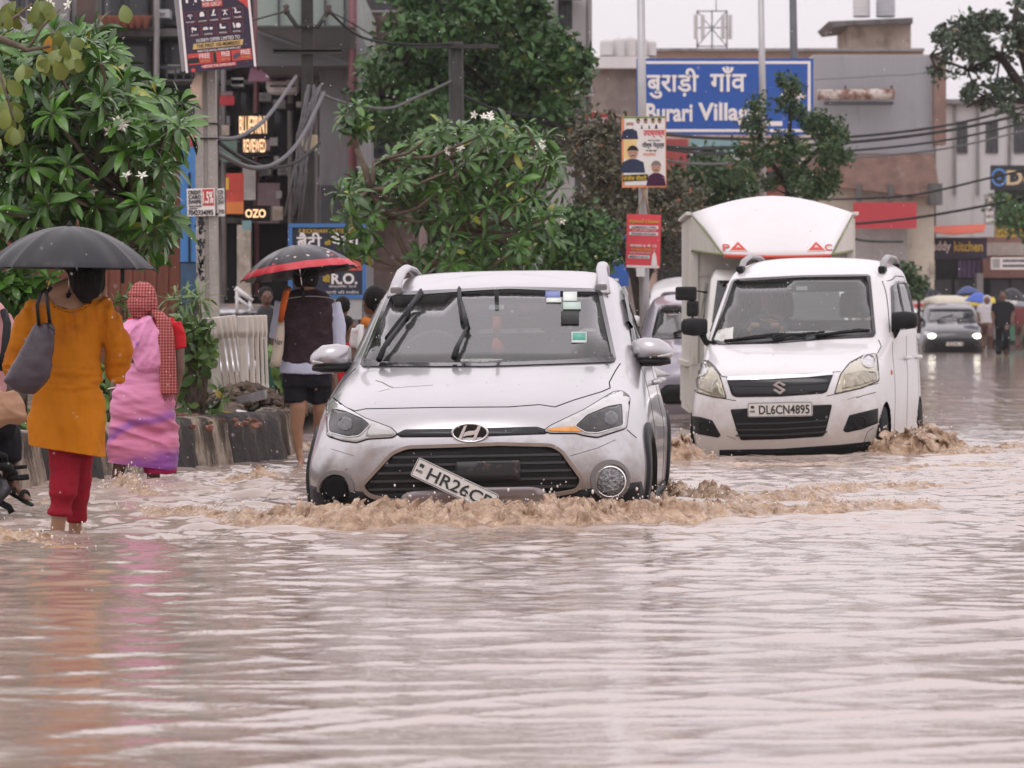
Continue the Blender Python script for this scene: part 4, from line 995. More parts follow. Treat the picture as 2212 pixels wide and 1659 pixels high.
LEAF=[(0,.0),(.18,.22),(.45,.42),(.72,.50),(.90,.34),(1.0,.0)] # obovate half-width along the length
def leaf_rows(L_,W_,fold,droop,nseg=5):
    pts=[]
    for i in range(nseg+1):
        u=i/nseg;hw=np.interp(u,[p[0]for p in LEAF],[p[1]for p in LEAF])*W_
        z=-droop*L_*u*u;x=L_*(u-.25*droop*u*u);pts.append((x,hw,z))
    V=[]
    for x,hw,z in pts:V+=[(x,-hw,z+fold*hw),(x,0,z),(x,hw,z+fold*hw)]
    return np.array(V)
def leaf_faces(nseg=5):
    f=[]
    for i in range(nseg):
        for k in range(2):f.append((3*i+k,3*i+3+k,3*i+4+k,3*i+1+k))
    return np.array(f)
LF=leaf_faces()
def rosette(c,ax,r_,n,L0,W0,V,Fc,up=.35):
    """a whorl of long leaves at a branch tip"""
    ax=Vector(ax).normalized();a=ax.orthogonal().normalized();b=ax.cross(a)
    for i in range(n):
        an=i*2.399+r_.uniform(-.25,.25);q=i/n # inner young leaves stand up, outer ones spread and droop
        el=R(70-95*q+r_.uniform(-14,14));L_=L0*r_.uniform(.58,1.18)*(.65+.35*min(1,q*2));W_=W0*r_.uniform(.85,1.15)*L_/L0
        d=(a*math.cos(an)+b*math.sin(an))*math.cos(el)+ax*math.sin(el)
        s_=d.cross(ax);s_=s_.normalized()if s_.length>1e-4 else a;u=s_.cross(d)
        tw=r_.uniform(-.4,.4);s2=s_*math.cos(tw)+u*math.sin(tw);u2=s2.cross(d)
        rows_=leaf_rows(L_,W_,.25+r_.uniform(0,.25),r_.uniform(.0,.65)+.3*q)
        m=np.array([d,s2,u2]);P3=rows_@m+np.array(c)+np.array(d)*.01
        P3[:,2]-=0.10*q*np.linspace(0,1,len(P3))*L_
        Fc.append(LF+len(V)*18);V.append(P3)
def flower_cluster(c,r_,mb,s=1.0):
    for _ in range(r_.randint(2,5)):
        q=Vector(c)+Vector((r_.gauss(0,.05),r_.gauss(0,.05),r_.uniform(0,.07)))*s;nrm=Vector((r_.gauss(0,.6),-1,r_.gauss(.4,.5))).normalized();a=nrm.orthogonal().normalized();b=nrm.cross(a)
        mb.cyl(q-nrm*.02*s+Vector((0,.02,-.03))*s,q,.003*s,n=4)
        for k in range(5):
            an=2*math.pi*k/5;d=a*math.cos(an)+b*math.sin(an);e=nrm.cross(d)
            mb.add([q,q+(d*.5+e*.28)*.045*s+nrm*.004,q+d*.048*s+nrm*.008,q+(d*.5-e*.2)*.045*s],[(0,1,2,3)])
def frangipani(name,label,base,tips,r_,L0,W0,mat_,nleaf=(11,16),flowers=8,joints=None,rad=.06,fs=1.0,barkm=None):
    """tips: list of (point, axis); joints: hand-placed limb nodes the twigs start from"""
    t=thing(name,label,'tree',base);V,Fc=[],[];wood=MB();base=Vector(base)
    nodes=[Vector(j)for j in joints]
    for i,j in enumerate(nodes):
        par=base if i==0 else min([base]+nodes[:i],key=lambda q:(q-j).length+(0 if q.z<j.z else .6))
        md=par.lerp(j,.5)+Vector((r_.uniform(-.06,.06),r_.uniform(-.06,.06),r_.uniform(-.03,.06)))*(par-j).length
        r0=rad*(.95 if i==0 else .62);r1=rad*(.8 if i==0 else .5);wood.tube([par,md,j],[r0,(r0+r1)/2,r1],8)
    fl=MB();fc=0
    for p,ax in tips:
        p=Vector(p);j=min(nodes,key=lambda q:(q-p).length+(.0 if q.z<p.z+.1 else .5));md=j.lerp(p,.55)+Vector((0,0,-.06*(j-p).length));wood.tube([j,md,p],[rad*.36,rad*.28,rad*.22],6)
        rosette(p,ax,r_,r_.randint(*nleaf),L0,W0,V,Fc)
        if fc<flowers and r_.random()<.35:flower_cluster(p+Vector(ax).normalized()*.12*fs+Vector((0,-.03,.05)),r_,fl,fs);fc+=1
    wood.shift(-base).build('trunk',barkm or bark,t)
    o=npmesh('crown',np.concatenate(V)-np.array(base),np.concatenate(Fc),mat_,True,t)
    if fl.v:fl.shift(-base).build('blossoms',petal,t)
    return t
# left frangipani behind the black umbrella
r1=random.Random(21);tips=[]
outline=[(-60,90),(60,95),(120,60),(215,55),(262,95),(235,140),(300,175),(355,200),(398,225),(392,262),(402,300),(385,340),(350,380),(370,420),(372,470),(350,520),(300,545),(240,480),(120,470),(40,480),(-60,500)]
cand=0
while len(tips)<290 and cand<12000:
    cand+=1;x,y=r1.uniform(-60,405),r1.uniform(55,545)
    if not inside(outline,x,y):continue
    Yd=27.6+r1.uniform(-1.4,1.5);p=P(x,y,Yd)
    if any((p-q).length<.125 for q,_ in tips):continue
    tips.append((p,Vector((r1.gauss(0,.35)+(x-190)/400,-.45+r1.gauss(0,.4),1.0-max(0,(y-300)/330)))))
J=[P(160,560,27.8),P(150,430,27.8),P(60,380,27.7),P(250,400,27.7),P(230,300,28),P(120,270,27.9),P(0,330,27.8),P(320,330,27.7),P(180,180,28),P(330,250,27.9),P(60,180,28),P(250,160,28),P(300,440,27.5)]
frangipani('frangipani_tree','dark leafy frangipani with white flowers behind the black umbrella',(P(170,700,27.9).x,27.9,.25),tips,r1,.215,.060,plum,(15,21),16,J,.05)
# centre frangipani behind the silver car
r2=random.Random(5);tips=[]
out2=[(850,310),(905,285),(960,265),(1010,270),(1075,255),(1140,262),(1200,295),(1225,345),(1200,420),(1215,470),(1185,560),(1100,590),(980,585),(905,560),(880,480),(790,470),(740,440),(735,395),(800,380),(845,360)]
cand=0
while len(tips)<190 and cand<6000:
    cand+=1;x,y=r2.uniform(730,1230),r2.uniform(250,595)
    if not inside(out2,x,y):continue
    p=P(x,y,38+r2.uniform(-1.6,1.6))
    if any((p-q).length<.165 for q,_ in tips):continue
    tips.append((p,Vector((r2.gauss(0,.4)+(x-1000)/500,-.4+r2.gauss(0,.4),1.0-max(0,(y-380)/300)))))
for x,y,ax in((770,232,(-.2,-.5,1)),(782,262,(.5,-.4,.6)),(752,268,(-.8,-.3,.3)),(748,250,(-.6,-.5,.7)),(775,285,(.2,-.6,-.2)),(735,415,(-.6,-.3,.4)),(760,470,(-.3,-.4,.2)),(745,520,(-.5,-.4,-.3)),(790,540,(.1,-.5,-.2)),(755,555,(-.2,-.4,-.6)),(800,500,(.2,-.4,.2)),(845,345,(-.3,-.4,.9)),(1000,560,(.2,-.5,.2)),(960,600,(-.3,-.5,.1))):tips.append((P(x,y,37.2),Vector(ax)))
J=[P(960,600,37.6),P(900,590,37.5),P(985,500,37.6),P(840,470,37.3),P(800,410,37.2),P(770,320,37.2),P(810,350,37.3),P(925,430,37.6),P(1010,400,37.9),P(1080,480,37.9),P(1090,360,38),P(1150,420,38),P(960,340,38),P(1030,320,38.2),P(1170,340,38.2)]
frangipani('frangipani_tree','bushy frangipani with bare forked limbs behind the silver car',(P(955,800,37.6).x,37.6,.25),tips,r2,.20,.060,plumd,(13,18),10,J,.055)

def leaf_cloud(clumps,n,size,r_,shell=.55,up=.35):
    """small rhombic leaves scattered through ellipsoidal clumps, denser toward each clump's outside"""
    rn=np.random.default_rng(r_);w_=np.array([c[1][0]*c[1][1]*c[1][2]for c in clumps])**.66;w_/=w_.sum();ci=rn.choice(len(clumps),n,p=w_)
    C=np.array([c[0]for c in clumps])[ci];S_=np.array([c[1]for c in clumps])[ci]
    d=rn.normal(size=(n,3));d/=np.linalg.norm(d,axis=1)[:,None];rad=rn.uniform(0,1,n)**shell;pos=C+d*S_*rad[:,None]*(1+.25*rn.normal(size=(n,1))*.4)
    t=rn.normal(size=(n,3));t[:,2]-=.25;t/=np.linalg.norm(t,axis=1)[:,None]
    nn=rn.normal(size=(n,3))+d*.7+np.array([0,0,up]);b=np.cross(nn,t);b/=np.linalg.norm(b,axis=1)[:,None]+1e-9
    L_=size*rn.uniform(.6,1.35,(n,1));W_=L_*rn.uniform(.22,.36,(n,1));up_=np.cross(t,b)
    V=np.stack([pos,pos+t*L_*.5+b*W_+up_*L_*.08,pos+t*L_,pos+t*L_*.5-b*W_+up_*L_*.08],1).reshape(-1,3)
    return V,np.arange(4*n).reshape(n,4)
def tree(name,label,base,limbs,clumps,n,size,mat_,barkm,seed,rad=.16,cat='tree',group=None,shell=.55,twigs=True):
    base=Vector(base);t=thing(name,label,cat,base,group=group);wood=MB()
    for path,r0,r1_ in limbs:k=len(path);wood.tube(path,[r0+(r1_-r0)*i/(k-1)for i in range(k)],8)
    ends=[Vector(p)for l in limbs for p in l[0][1:]]
    if twigs:
        for c,s_ in clumps:
            j=min(ends,key=lambda q:(q-Vector(c)).length);wood.tube([j,j.lerp(Vector(c),.5)+Vector((0,0,-.05*(j-Vector(c)).length)),c],[rad*.22,rad*.16,rad*.07],5)
    wood.shift(-base).build('trunk',barkm,t)
    V,Q=leaf_cloud(clumps,n,size,seed,shell);npmesh('crown',V-np.array(base),Q,mat_,False,t);return t
def clumps_in(poly,n,Y,dY,r0,r1_,seed,squash=.75):
    r_=random.Random(seed);res=[];xs=[p[0]for p in poly];ys=[p[1]for p in poly];it=0
    while len(res)<n and it<20000:
        it+=1;x,y=r_.uniform(min(xs),max(xs)),r_.uniform(min(ys),max(ys))
        if inside(poly,x,y):s_=r_.uniform(r0,r1_);res.append((P(x,y,Y+r_.uniform(-dY,dY)),(s_,s_,s_*squash)))
    return res
# large dark tree in the middle
bt=[(900,-90),(1150,-90),(1185,30),(1230,90),(1250,150),(1225,200),(1240,260),(1190,330),(1120,300),(1060,330),(1000,300),(930,330),(860,290),(810,250),(775,210),(770,150),(830,110),(880,60)]
tree('broadleaf_tree','large dense dark green tree behind the frangipani in the middle',(P(1000,700,60).x,60,0),
     [([P(1000,720,60),P(996,400,60),P(990,230,60),P(1010,120,60)],.26,.14),([P(992,260,60),P(1060,190,59.6),P(1130,160,59.5)],.12,.05),([P(994,300,60),P(930,160,60.4),P(900,60,60.5)],.12,.05),([P(990,330,60),P(880,230,59.7),P(820,210,59.6)],.10,.04),([P(1005,170,60),P(1080,60,60),P(1120,-30,60)],.10,.04)],
     clumps_in(bt,110,60,2.2,.24,.50,3),26000,.14,deep,bark_d,11,.2)
# thin olive shrubs and small trees by the lamp pole
tree('scrub_tree','thin brownish green scrub tree beside the political poster',(P(1400,800,52).x,52,0),[([P(1405,800,52),P(1370,600,52),P(1320,480,52),P(1285,390,52)],.07,.03),([P(1380,640,52),P(1430,520,52),P(1470,440,52)],.06,.02),([P(1340,520,52),P(1250,330,52),P(1200,290,52)],.05,.02)],
     clumps_in([(1235,270),(1330,270),(1345,330),(1440,400),(1500,380),(1530,430),(1465,480),(1445,560),(1300,480),(1240,400)],40,52,1.5,.20,.42,8,.8),7000,.085,olive,bark_d,12,.1)
tree('dense_bush','dark green bush between the frangipani and the blue notice board',(P(1240,700,46).x,46,0),[([P(1240,760,46),P(1245,600,46),P(1240,520,46)],.06,.03)],clumps_in([(1190,470),(1260,480),(1310,520),(1320,600),(1200,620),(1170,560)],26,46,1,.22,.4,9),8000,.085,deep,bark_d,13,.08,'bush')
tree('roadside_tree','small pale green tree left of the neem, in front of the market block',(P(1540,800,74).x,74,0),[([P(1540,800,74),P(1540,480,74),P(1545,380,74)],.08,.03)],clumps_in([(1440,380),(1500,350),(1535,330),(1600,360),(1640,400),(1600,460),(1450,450)],26,74,1.5,.3,.5,10),5000,.12,neem,bark_d,14,.1)
nm=[(1688,215),(1690,168),(1712,160),(1738,180),(1735,225),(1742,245),(1790,220),(1815,260),(1820,330),(1800,400),(1720,425),(1650,410),(1590,400),(1585,340),(1625,300),(1600,270),(1620,225),(1660,230),(1690,280),(1720,290),(1715,250)]
tree('neem_tree','upright feathery green tree in front of the blue road sign',(P(1700,800,62).x,62,0),[([P(1705,800,62),P(1702,420,62),P(1705,300,62),P(1710,190,62)],.07,.02),([P(1702,400,62),P(1650,330,62),P(1630,250,62)],.05,.02),([P(1703,390,62),P(1770,320,62),P(1785,250,62)],.05,.02)],clumps_in(nm,46,62,.9,.13,.27,11,1.0),10500,.07,neem,bark_d,15,.08)
rt_=[(2040,40),(2110,20),(2200,5),(2330,-20),(2330,300),(2200,285),(2120,250),(2050,190),(1985,110),(2000,75)]
tree('peepal_tree','loose leaved tree reaching into the sky at the right edge',(P(2330,760,82).x,82,0),[([P(2330,760,82),P(2290,400,82),P(2230,220,82),P(2160,120,82),P(2080,80,82)],.2,.04),([P(2260,300,82),P(2190,60,82),P(2200,-20,82)],.1,.04),([P(2230,220,82),P(2130,210,82),P(2090,230,82)],.07,.03),([P(2160,120,82),P(2090,150,82),P(2010,120,82)],.05,.02)],clumps_in(rt_,80,82,2,.14,.30,12,.8),5200,.14,peep,bark_d,16,.14)
tree('roadside_tree','small dark tree in front of the gold buyer sign',(P(2230,720,100).x,100,0),[([P(2230,720,100),P(2215,480,100),P(2190,430,100)],.09,.03)],clumps_in([(2150,425),(2230,420),(2300,440),(2300,520),(2200,500),(2155,465)],18,100,1,.3,.5,13),1000,.18,deep,bark_d,17,.1)
tree('roadside_tree','low green shrub behind the roof rail of the white hatchback',(P(1985,700,104).x,104,0),[([P(1985,720,104),P(1985,600,104)],.06,.03)],clumps_in([(1940,575),(2005,572),(2010,620),(1945,630)],9,104,.6,.25,.4,14),1200,.16,neem,bark_d,18,.1)
# broad yellow-green leaves hanging in at the top left
r3=random.Random(3);V,Fc=[],[];wood=MB();o=P(-60,90,25)
wood.tube([P(-200,40,25),P(-20,75,25),P(60,108,25),P(108,100,25)],[.04,.025,.016,.010],8);wood.tube([P(-40,70,25),P(30,40,24.8),P(70,8,24.8)],[.02,.012,.008],6);wood.tube([P(60,108,25),P(90,60,25),P(130,20,25)],[.012,.009,.006],6);wood.tube([P(-30,75,25),P(0,160,24.8),P(30,260,24.8)],[.02,.012,.006],6)
for x,y,n in((40,15,4),(75,5,4),(100,10,4),(15,20,3),(120,75,4),(135,110,4),(110,120,4),(150,90,3),(85,115,3),(60,130,2),(160,125,2),(10,170,3),(25,215,3),(5,240,3),(30,270,3),(-20,200,3),(15,300,2),(270,0,1),(-20,30,4)):
    for _ in range(n):
        d=Vector((r3.gauss(.2,.6),r3.gauss(-.3,.4),-1)).normalized();s_=d.cross(Vector((r3.gauss(0,.5),-1,r3.gauss(0,.3)))).normalized();u=s_.cross(d);m=np.array([d,s_,u])
        rr_=leaf_rows(r3.uniform(.10,.17),r3.uniform(.075,.11),.25,.3);Fc.append(LF+len(V)*18);V.append(rr_@m+np.array(P(x+r3.uniform(-14,14),y+r3.uniform(-14,14),25+r3.uniform(-.3,.3))))
bl=thing('broadleaf_tree','overhanging branch with broad yellow green leaves in the top corner','tree',o);wood.shift(-o).build('branch',bark,bl);npmesh('foliage',np.concatenate(V)-np.array(o),np.concatenate(Fc),yel_l,True,bl)
# plants on the median
def plant(label,c,spec,seed,m_,L0,W0,stems=True,nl=(6,10)):
    r_=random.Random(seed);base=Vector(c);t=thing('median_plant',label,'plant',base,group='plants growing on the median');V,Fc=[],[];w_=MB()
    for x,y,ax in spec:w_.tube([base+Vector((r_.uniform(-.06,.06),r_.uniform(-.05,.05),0)),base.lerp(P(x,y,base.y),.5)+Vector((r_.uniform(-.05,.05),0,.05)),P(x,y,base.y)],[.012,.009,.005],5);rosette(P(x,y,base.y+r_.uniform(-.1,.1)),ax,r_,r_.randint(*nl),L0,W0,V,Fc)
    w_.shift(-base).build('stem',bark,t);npmesh('foliage',np.concatenate(V)-np.array(base),np.concatenate(Fc),m_,True,t)
medl=leaf_mat('median_leaf',(.035,.085,.02),(.16,.27,.045),.4)
r4=random.Random(9);S1=[(r4.uniform(382,465),r4.uniform(700,880),(r4.gauss(0,.8),-.8,r4.gauss(.4,.6)))for _ in range(36)]+[(470,845,(.8,-.3,.1)),(478,860,(.8,-.3,-.2)),(440,900,(.2,-.8,-.6)),(425,915,(0,-.8,-.8)),(455,905,(.4,-.8,-.5)),(395,705,(0,-.4,1))]
plant('leafy green vine sprawling over the kerb right of the pink sari',(P(420,880,28.6).x,28.6,.30),S1,4,medl,.12,.07,nl=(5,8))
S2=[(r4.uniform(375,440),r4.uniform(640,720),(r4.gauss(0,.5),-.4,1.2))for _ in range(12)]
plant('spiky narrow leaved oleander behind the pink sari shoulder',(P(405,800,31).x,31,.30),S2,5,medl,.22,.028,nl=(8,12))
S3=[(r4.uniform(205,245),r4.uniform(800,925),(r4.gauss(0,.6),-.6,r4.gauss(.5,.6)))for _ in range(18)]
plant('green plant in the gap between orange kurta and pink sari',(P(228,930,26.5).x,26.5,.30),S3,6,medl,.15,.06)
S4=[(r4.uniform(-30,110),r4.uniform(590,700),(r4.gauss(0,.6),-.5,r4.gauss(.3,.6)))for _ in range(22)]
plant('dark leafy plant left of the orange kurta shoulder',(P(40,900,26.5).x,26.5,.30),S4,7,plum,.20,.075,nl=(8,12))
S5=[(r4.uniform(580,615),r4.uniform(770,830),(r4.gauss(0,.6),-.6,r4.gauss(.3,.6)))for _ in range(7)]
plant('small green plant behind the umbrella man',(P(600,850,33).x,33,.30),S5,8,medl,.15,.08)
S6=[(r4.uniform(240,285),r4.uniform(640,700),(r4.gauss(0,.5),-.5,r4.gauss(.8,.5)))for _ in range(7)]
plant('thin green shoots between the two women',(P(255,900,27).x,27,.30),S6,9,medl,.16,.03)
gv_,gf_=[],[]
for i in range(900):
    Yg=r4.uniform(22.5,36);kx=np.interp(Yg,[k[1]for k in kerb]+[60],[k[0]for k in kerb]+[-1.5]);x=kx-.25-abs(r4.gauss(0,.8));a=r4.uniform(0,6.28);h_=r4.uniform(.03,.12);w_=.006;d=Vector((r4.gauss(0,.05),r4.gauss(0,.05),h_));b=Vector((math.cos(a)*w_,math.sin(a)*w_,0));p=Vector((x,Yg,.27))
    gf_.append([len(gv_),len(gv_)+1,len(gv_)+2,len(gv_)+3]);gv_+=[p-b,p+b,p+d*.7+b*.6,p+d+Vector((d.x,d.y,0))]
tag(npmesh('grass',np.array(gv_),np.array(gf_),medl,False),kind='stuff')
# ================================================================ POLES, CABLES, POSTERS, RAILING
polec=M('pole_concrete',(.36,.33,.30),.9,var=.25,vs=3,bump=.5,bs=30,stain=(.20,.18,.16),ss=2.5,st=.56,streak=True)
galv=M('galvanised_pole',(.40,.39,.39),.45,.55,var=.12,vs=2)
polednk=M('dark_steel_pole',(.05,.048,.046),.7,.2,var=.3)
wirem=M('cable_black',(.015,.015,.015),.6,var=0);wireg=M('cable_grey',(.13,.125,.13),.7,var=.3,vs=20)
# concrete pole with grooves (H-shaped section)
cp=thing('concrete_pole','weathered concrete pole carrying the gym poster and card swipe stickers','pole',(P(452,700,36).x,36,.25))
mb=MB();sec=[(-.095,-.09),(-.02,-.09),(-.015,-.07),(.015,-.07),(.02,-.09),(.095,-.085),(.095,.09),(-.095,.09)]
rs=[]
for k in range(14):
    z=.0+k*.50;s_=1.06-.012*k;ox=-.011*k*.5
    rs.append([Vector((x*s_+ox,y*s_,z))for x,y in sec])
mb.loft(rs,smooth=False);mb.build('shaft',polec,cp)
bn=MB()
for y in(268,300,463):z=P(0,y,36).z-.25;ox=-.011*z;bn.box((ox,-.0,z),(.215,.205,.012))
bn.build('wire_band',wirem,cp)
sp=MB();rq=random.Random(8)
for k in range(60):
    z=P(0,rq.uniform(470,610),36).z-.25;sp.box((-.055-.011*z+rq.gauss(0,.018),-.095,z),(rq.uniform(.006,.02),.004,rq.uniform(.01,.05)))
sp.box((-.05-.011*1.4,-.0955,P(0,484,36).z-.25),(.035,.004,.11));sp.build('stencil_lettering',blk_,cp)
# card swipe sticker boards
for x0,x1,lb,full in((404,464,'white card swipe notice with a red 1.5 percent box on the concrete pole',True),(468,485,'edge of a second card swipe notice on the right of the concrete pole',False)):
    t,put,rect=sign_board('notice',lb,x0,407,x1,467,35.87 if full else 35.95,whit,None,th=.008,cat='notice',tilt=R(-1.5))
    if full:
        for i,wd_ in enumerate(('CREDIT','CARD','SWIPE')):put(wd_,421-(4 if i==1 else 0)*0,415+i*10.5,28,8.5,blk_,.012)
        rect(438,409,462,444,redm_ if 'redm_' in globals()else M('sign_red',(.52,.05,.035),.5,var=.1));put('1.5%',450,427,22,26,whit,.03)
        put('TO BANK TRANSFER',421,445,28,3,blk_,0);put('5 MIN PAY',417,450,18,3,blk_,0);put('7042334095',433,459,54,11.5,blk_,.008)
    else:put('CR',478,415,12,9,M('ink_grey',(.15,)*3),.02);put('CA',478,426,12,9,M('ink_grey',(.15,)*3),.02);put('SW',478,437,12,9,M('ink_grey',(.15,)*3),.02);put('70',478,457,12,9,M('ink_grey',(.15,)*3),.02)
# gym poster, tilted, with a second board behind
def tilted_board(name,label,cx,cy,wpx,hpx,Y,ang,m,cat='poster',th=.02):
    k=Y/F;t=thing(name,label,cat,P(cx,cy,Y),(0,R(ang),0));MB().box((0,th/2,0),(wpx*k,th,hpx*k)).build('board',m,t)
    def put(s,x,y,w_,h_,m_,bold=.01,name='lettering'):q=fit_text(s,w_*k,h_*k,bold,.003);q.shift((x*k,-.006,-y*k));return q.build(name,m_,t)
    def rect(x,y,w_,h_,m_,d=.004,name='panel'):return MB().box((x*k,-d/2,-y*k),(w_*k,d,h_*k)).build(name,m_,t)
    def poly(pts,m_,name='picture',d=.005):q=MB();q.prism([(x*k,0,-y*k)for x,y in pts],(0,-d,0));return q.build(name,m_,t)
    return t,put,rect,poly
plum_p=M('poster_plum',(.030,.018,.045),.5,var=.25,vs=2);gold=M('poster_gold',(.62,.42,.16),.5,var=.05);pr=M('poster_red',(.55,.06,.05),.5,var=.12,vs=4);frm=M('poster_frame',(.22,.05,.06),.5)
tilted_board('poster','rear poster board peeking out left of the gym poster',452,24,146,246,35.84,-6,M('poster_back',(.40,.38,.40),.6))
t,put,rect,poly=tilted_board('poster','dark plum gym membership poster tilted on the concrete pole',466,28,152,246,35.7,-5.5,plum_p)
for s_ in(-1,1):rect(s_*74,0,5,246,whit,.007,'border')
# the visible lower half, y measured from the board centre in view pixels
put('FREE',-22,-42,80,30,whit,.012);rect(-6,-20,44,12,pr);put('FOR GIRLS*',-6,-20,40,8.5,whit,.006,'lettering')
poly([(42,-60),(72,-60),(72,0),(62,-14),(46,-26)],pr)
rs_i=[(-56,5),(-30,5),(-5,5),(20,5),(47,4)],[(-50,34),(-20,34),(12,34),(42,34)]
icons=MB();k_=35.7/F
def ic(fn):pass
for row,wv in((rs_i[0],22),(rs_i[1],27)):
    for j,(x,y)in enumerate(row):
        f=MB()
        for(a,b,c,d)in((0,-12.5,wv,1),(0,12.5,wv,1),(-wv/2,0,1,25),(wv/2,0,1,25)):f.box(((x+a)*k_,-.003,-(y+b)*k_),(c*k_,.006,d*k_))
        f.build('icon_box',frm,t)
def disc(x,y,r,n=12):icons.prism([((x+r*math.cos(2*math.pi*q/n))*k_,-.001,-(y+r*math.sin(2*math.pi*q/n))*k_)for q in range(n)],(0,-.005,0))
def bar2(x,y,w_,h_,a=0):icons.box((x*k_,-.0035,-y*k_),(w_*k_,.006,h_*k_),M4=Matrix.Rotation(R(a),4,'Y'))
for r in(2.2,4.4,6.6): # wifi arcs
    for q in range(5):a=R(-135+22.5*q);bar2(-56+r*math.cos(a),5+r*math.sin(a),r*.5,1.1,math.degrees(a)+90)
disc(-56,5.5,1.1);disc(-30,-1,4.5);bar2(-30,2.5,10,5);bar2(-5,-2,3.5,8,20);disc(-3,-7,1.8);bar2(-5,4,10,2.5);bar2(20,-4,13,1.4);disc(20,-2,1.8);bar2(20,1,3,6);bar2(17,4.5,2,4,30);bar2(23,4.5,2,4,-30);disc(42,-6,1.8);bar2(43,0,3,8,15);bar2(49,3,10,2.4)
bar2(-50,30,11,5,20);bar2(-54,35,2,5);bar2(-25,32,11,4.5);bar2(-25,29.5,7,3);bar2(-13,32,6,5);disc(8,26,2);bar2(8,31,3.5,7);bar2(14,33,8,4);disc(46,31,5.5);disc(36,26,1.8);bar2(37,32,3,8,-15)
icons.build('icons',whit,t)
for(x,y),wds in zip(rs_i[0]+rs_i[1],('WI-FI ACCESS','LOUNGE','CARDIO','STRENGTH','TRAINER','CCTV','PARKING','PERSONAL','FUNCTIONAL')):put(wds,x,y+9.5,17,3,whit,.01)
put('HURRY! OFFER LIMITED TO',0,56,94,8,whit,.006);poly([(-54,62),(54,62),(51,74),(-57,74)],gold);put('THE FIRST 100 MEMBERS!',-1,68,94,8,blk_,.004)
put('GRAB YOUR ANNUAL MEMBERSHIP NOW & GET',0,79,94,4.5,whit,.01)
for x,w_,tx,sub in((-44,50,'FREE','GYM BAG'),(4,42,'FREE','BOTTLE'),(46,46,'FREE','TOWEL')):
    rect(x,95,w_,24,pr);put(tx,x+w_*.22,90,w_*.44,10,whit,.012);put(sub,x+w_*.22,101,w_*.42,5,gold,.0)
poly(rounded([(-68,92),(-46,92),(-44,104),(-70,104)],4),blk_);poly([(-14,84),(-8,84),(-7,106),(-15,106)],blk_);poly(rounded([(27,95),(42,88),(45,97),(30,105)],4),M('towel_grey',(.1,.1,.12)))
rect(-3,113,74,8,pr);put('BEFORE THE OFFER ENDS!',-3,113,68,5.5,whit,.006)
q=MB();q.prism([((-60+5*math.cos(2*math.pi*k/14))*k_,0,-(118.5+4.5*math.sin(2*math.pi*k/14))*k_)for k in range(14)],(0,-.006,0));q.build('phone_badge',pr,t)
# torn paper under the poster
tp=MB();tp.prism([P(424,158,35.85),P(436,165,35.85),P(436,234,35.85),P(402,215,35.85)],(0,.008,0));tp.prism([P(470,160,35.9),P(478,205,35.9),P(470,212,35.9)],(0,.008,0))
tpp=MB();tpp.prism([P(424,158,35.85),P(436,165,35.85),P(436,234,35.85),P(428,222,35.8),P(402,215,35.85),P(412,185,35.8)],(0,.008,0));tpp.build('torn_paper',M('paper_beige',(.48,.36,.28),.8,var=.2,vs=6),loc=tuple(P(424,190,35.85)),label='torn beige paper hanging from the concrete pole under the gym poster',cat='paper')

# utility poles
up=thing('utility_pole','dark utility pole with V shaped arms and insulators left of the big tree','pole',(P(664,700,52).x,52,-.1))
o=up.location;L3=lambda x,y,dy=0:P(x,y,52+dy)-o
mb=MB();mb.tube([L3(668,765),L3(664,480),L3(664,-60)],[.11,.10,.085],6,smooth=False);mb.build('shaft',polednk,up)
for s_ in(-1,1):
    mb=MB();mb.tube([L3(664,55,-.1),L3(664+s_*22,58,-.1),L3(664+s_*46,24,-.1)],.035,6);ao=mb.build('arm',polednk,up)
    mb=MB();mb.lathe(L3(664+s_*46,24,-.1),[(.02,-.05),(.055,0),(.03,.03),(.05,.06),(.02,.1)],10);mb.build('insulator',M('insulator_brown',(.05,.03,.025),.3),ao)
mb=MB()
for y in(108,112):mb.box(L3(664,y,-.12),(.9,.05,.05))
mb.build('cross_arm',polednk,up)
mb=MB();mb.box(L3(667,309,-.2),(.22,.12,.21),bev=.01);mb.build('junction_box',M('box_cream',(.52,.43,.28),.6),up)
up2=thing('utility_pole','dark pole half hidden inside the big dark tree','pole',(P(985,700,55).x,55,-.1));o=up2.location
mb=MB();mb.tube([P(990,760,55)-o,P(985,90,55)-o],[.13,.10],8);mb.build('shaft',polednk,up2)
mb=MB()
for y in(100,330):mb.box(P(985,y,54.9)-o,(1.6 if y==330 else 1.2,.06,.06))
mb.build('cross_arm',polednk,up2)
tw_=MB();tw_.cyl(P(1250,640,57),P(1247,236,57),.045);tw_.build('post',polednk,loc=tuple(P(1250,700,57)),label='thin dark post rising from the scrub left of the lamp pole',cat='post')
lp1=thing('lamp_pole','silver street lamp pole holding the two election and tuition posters','pole',(P(1389,700,46).x,46,-.1));o=lp1.location
mb=MB();mb.tube([P(1394,770,46)-o,P(1392,640,46)-o,P(1387,240,46)-o,P(1384,-60,46)-o],[.062,.06,.05,.045],12);mb.build('shaft',galv,lp1)
mb=MB();mb.cyl(P(1396,405,45.9)-o,P(1372,470,45.9)-o,.012,n=6);mb.cyl(P(1392,405,45.88)-o,P(1402,466,45.88)-o,.02,n=6);mb.build('bamboo_stay',M('bamboo',(.30,.23,.16),.7,var=.3),lp1)
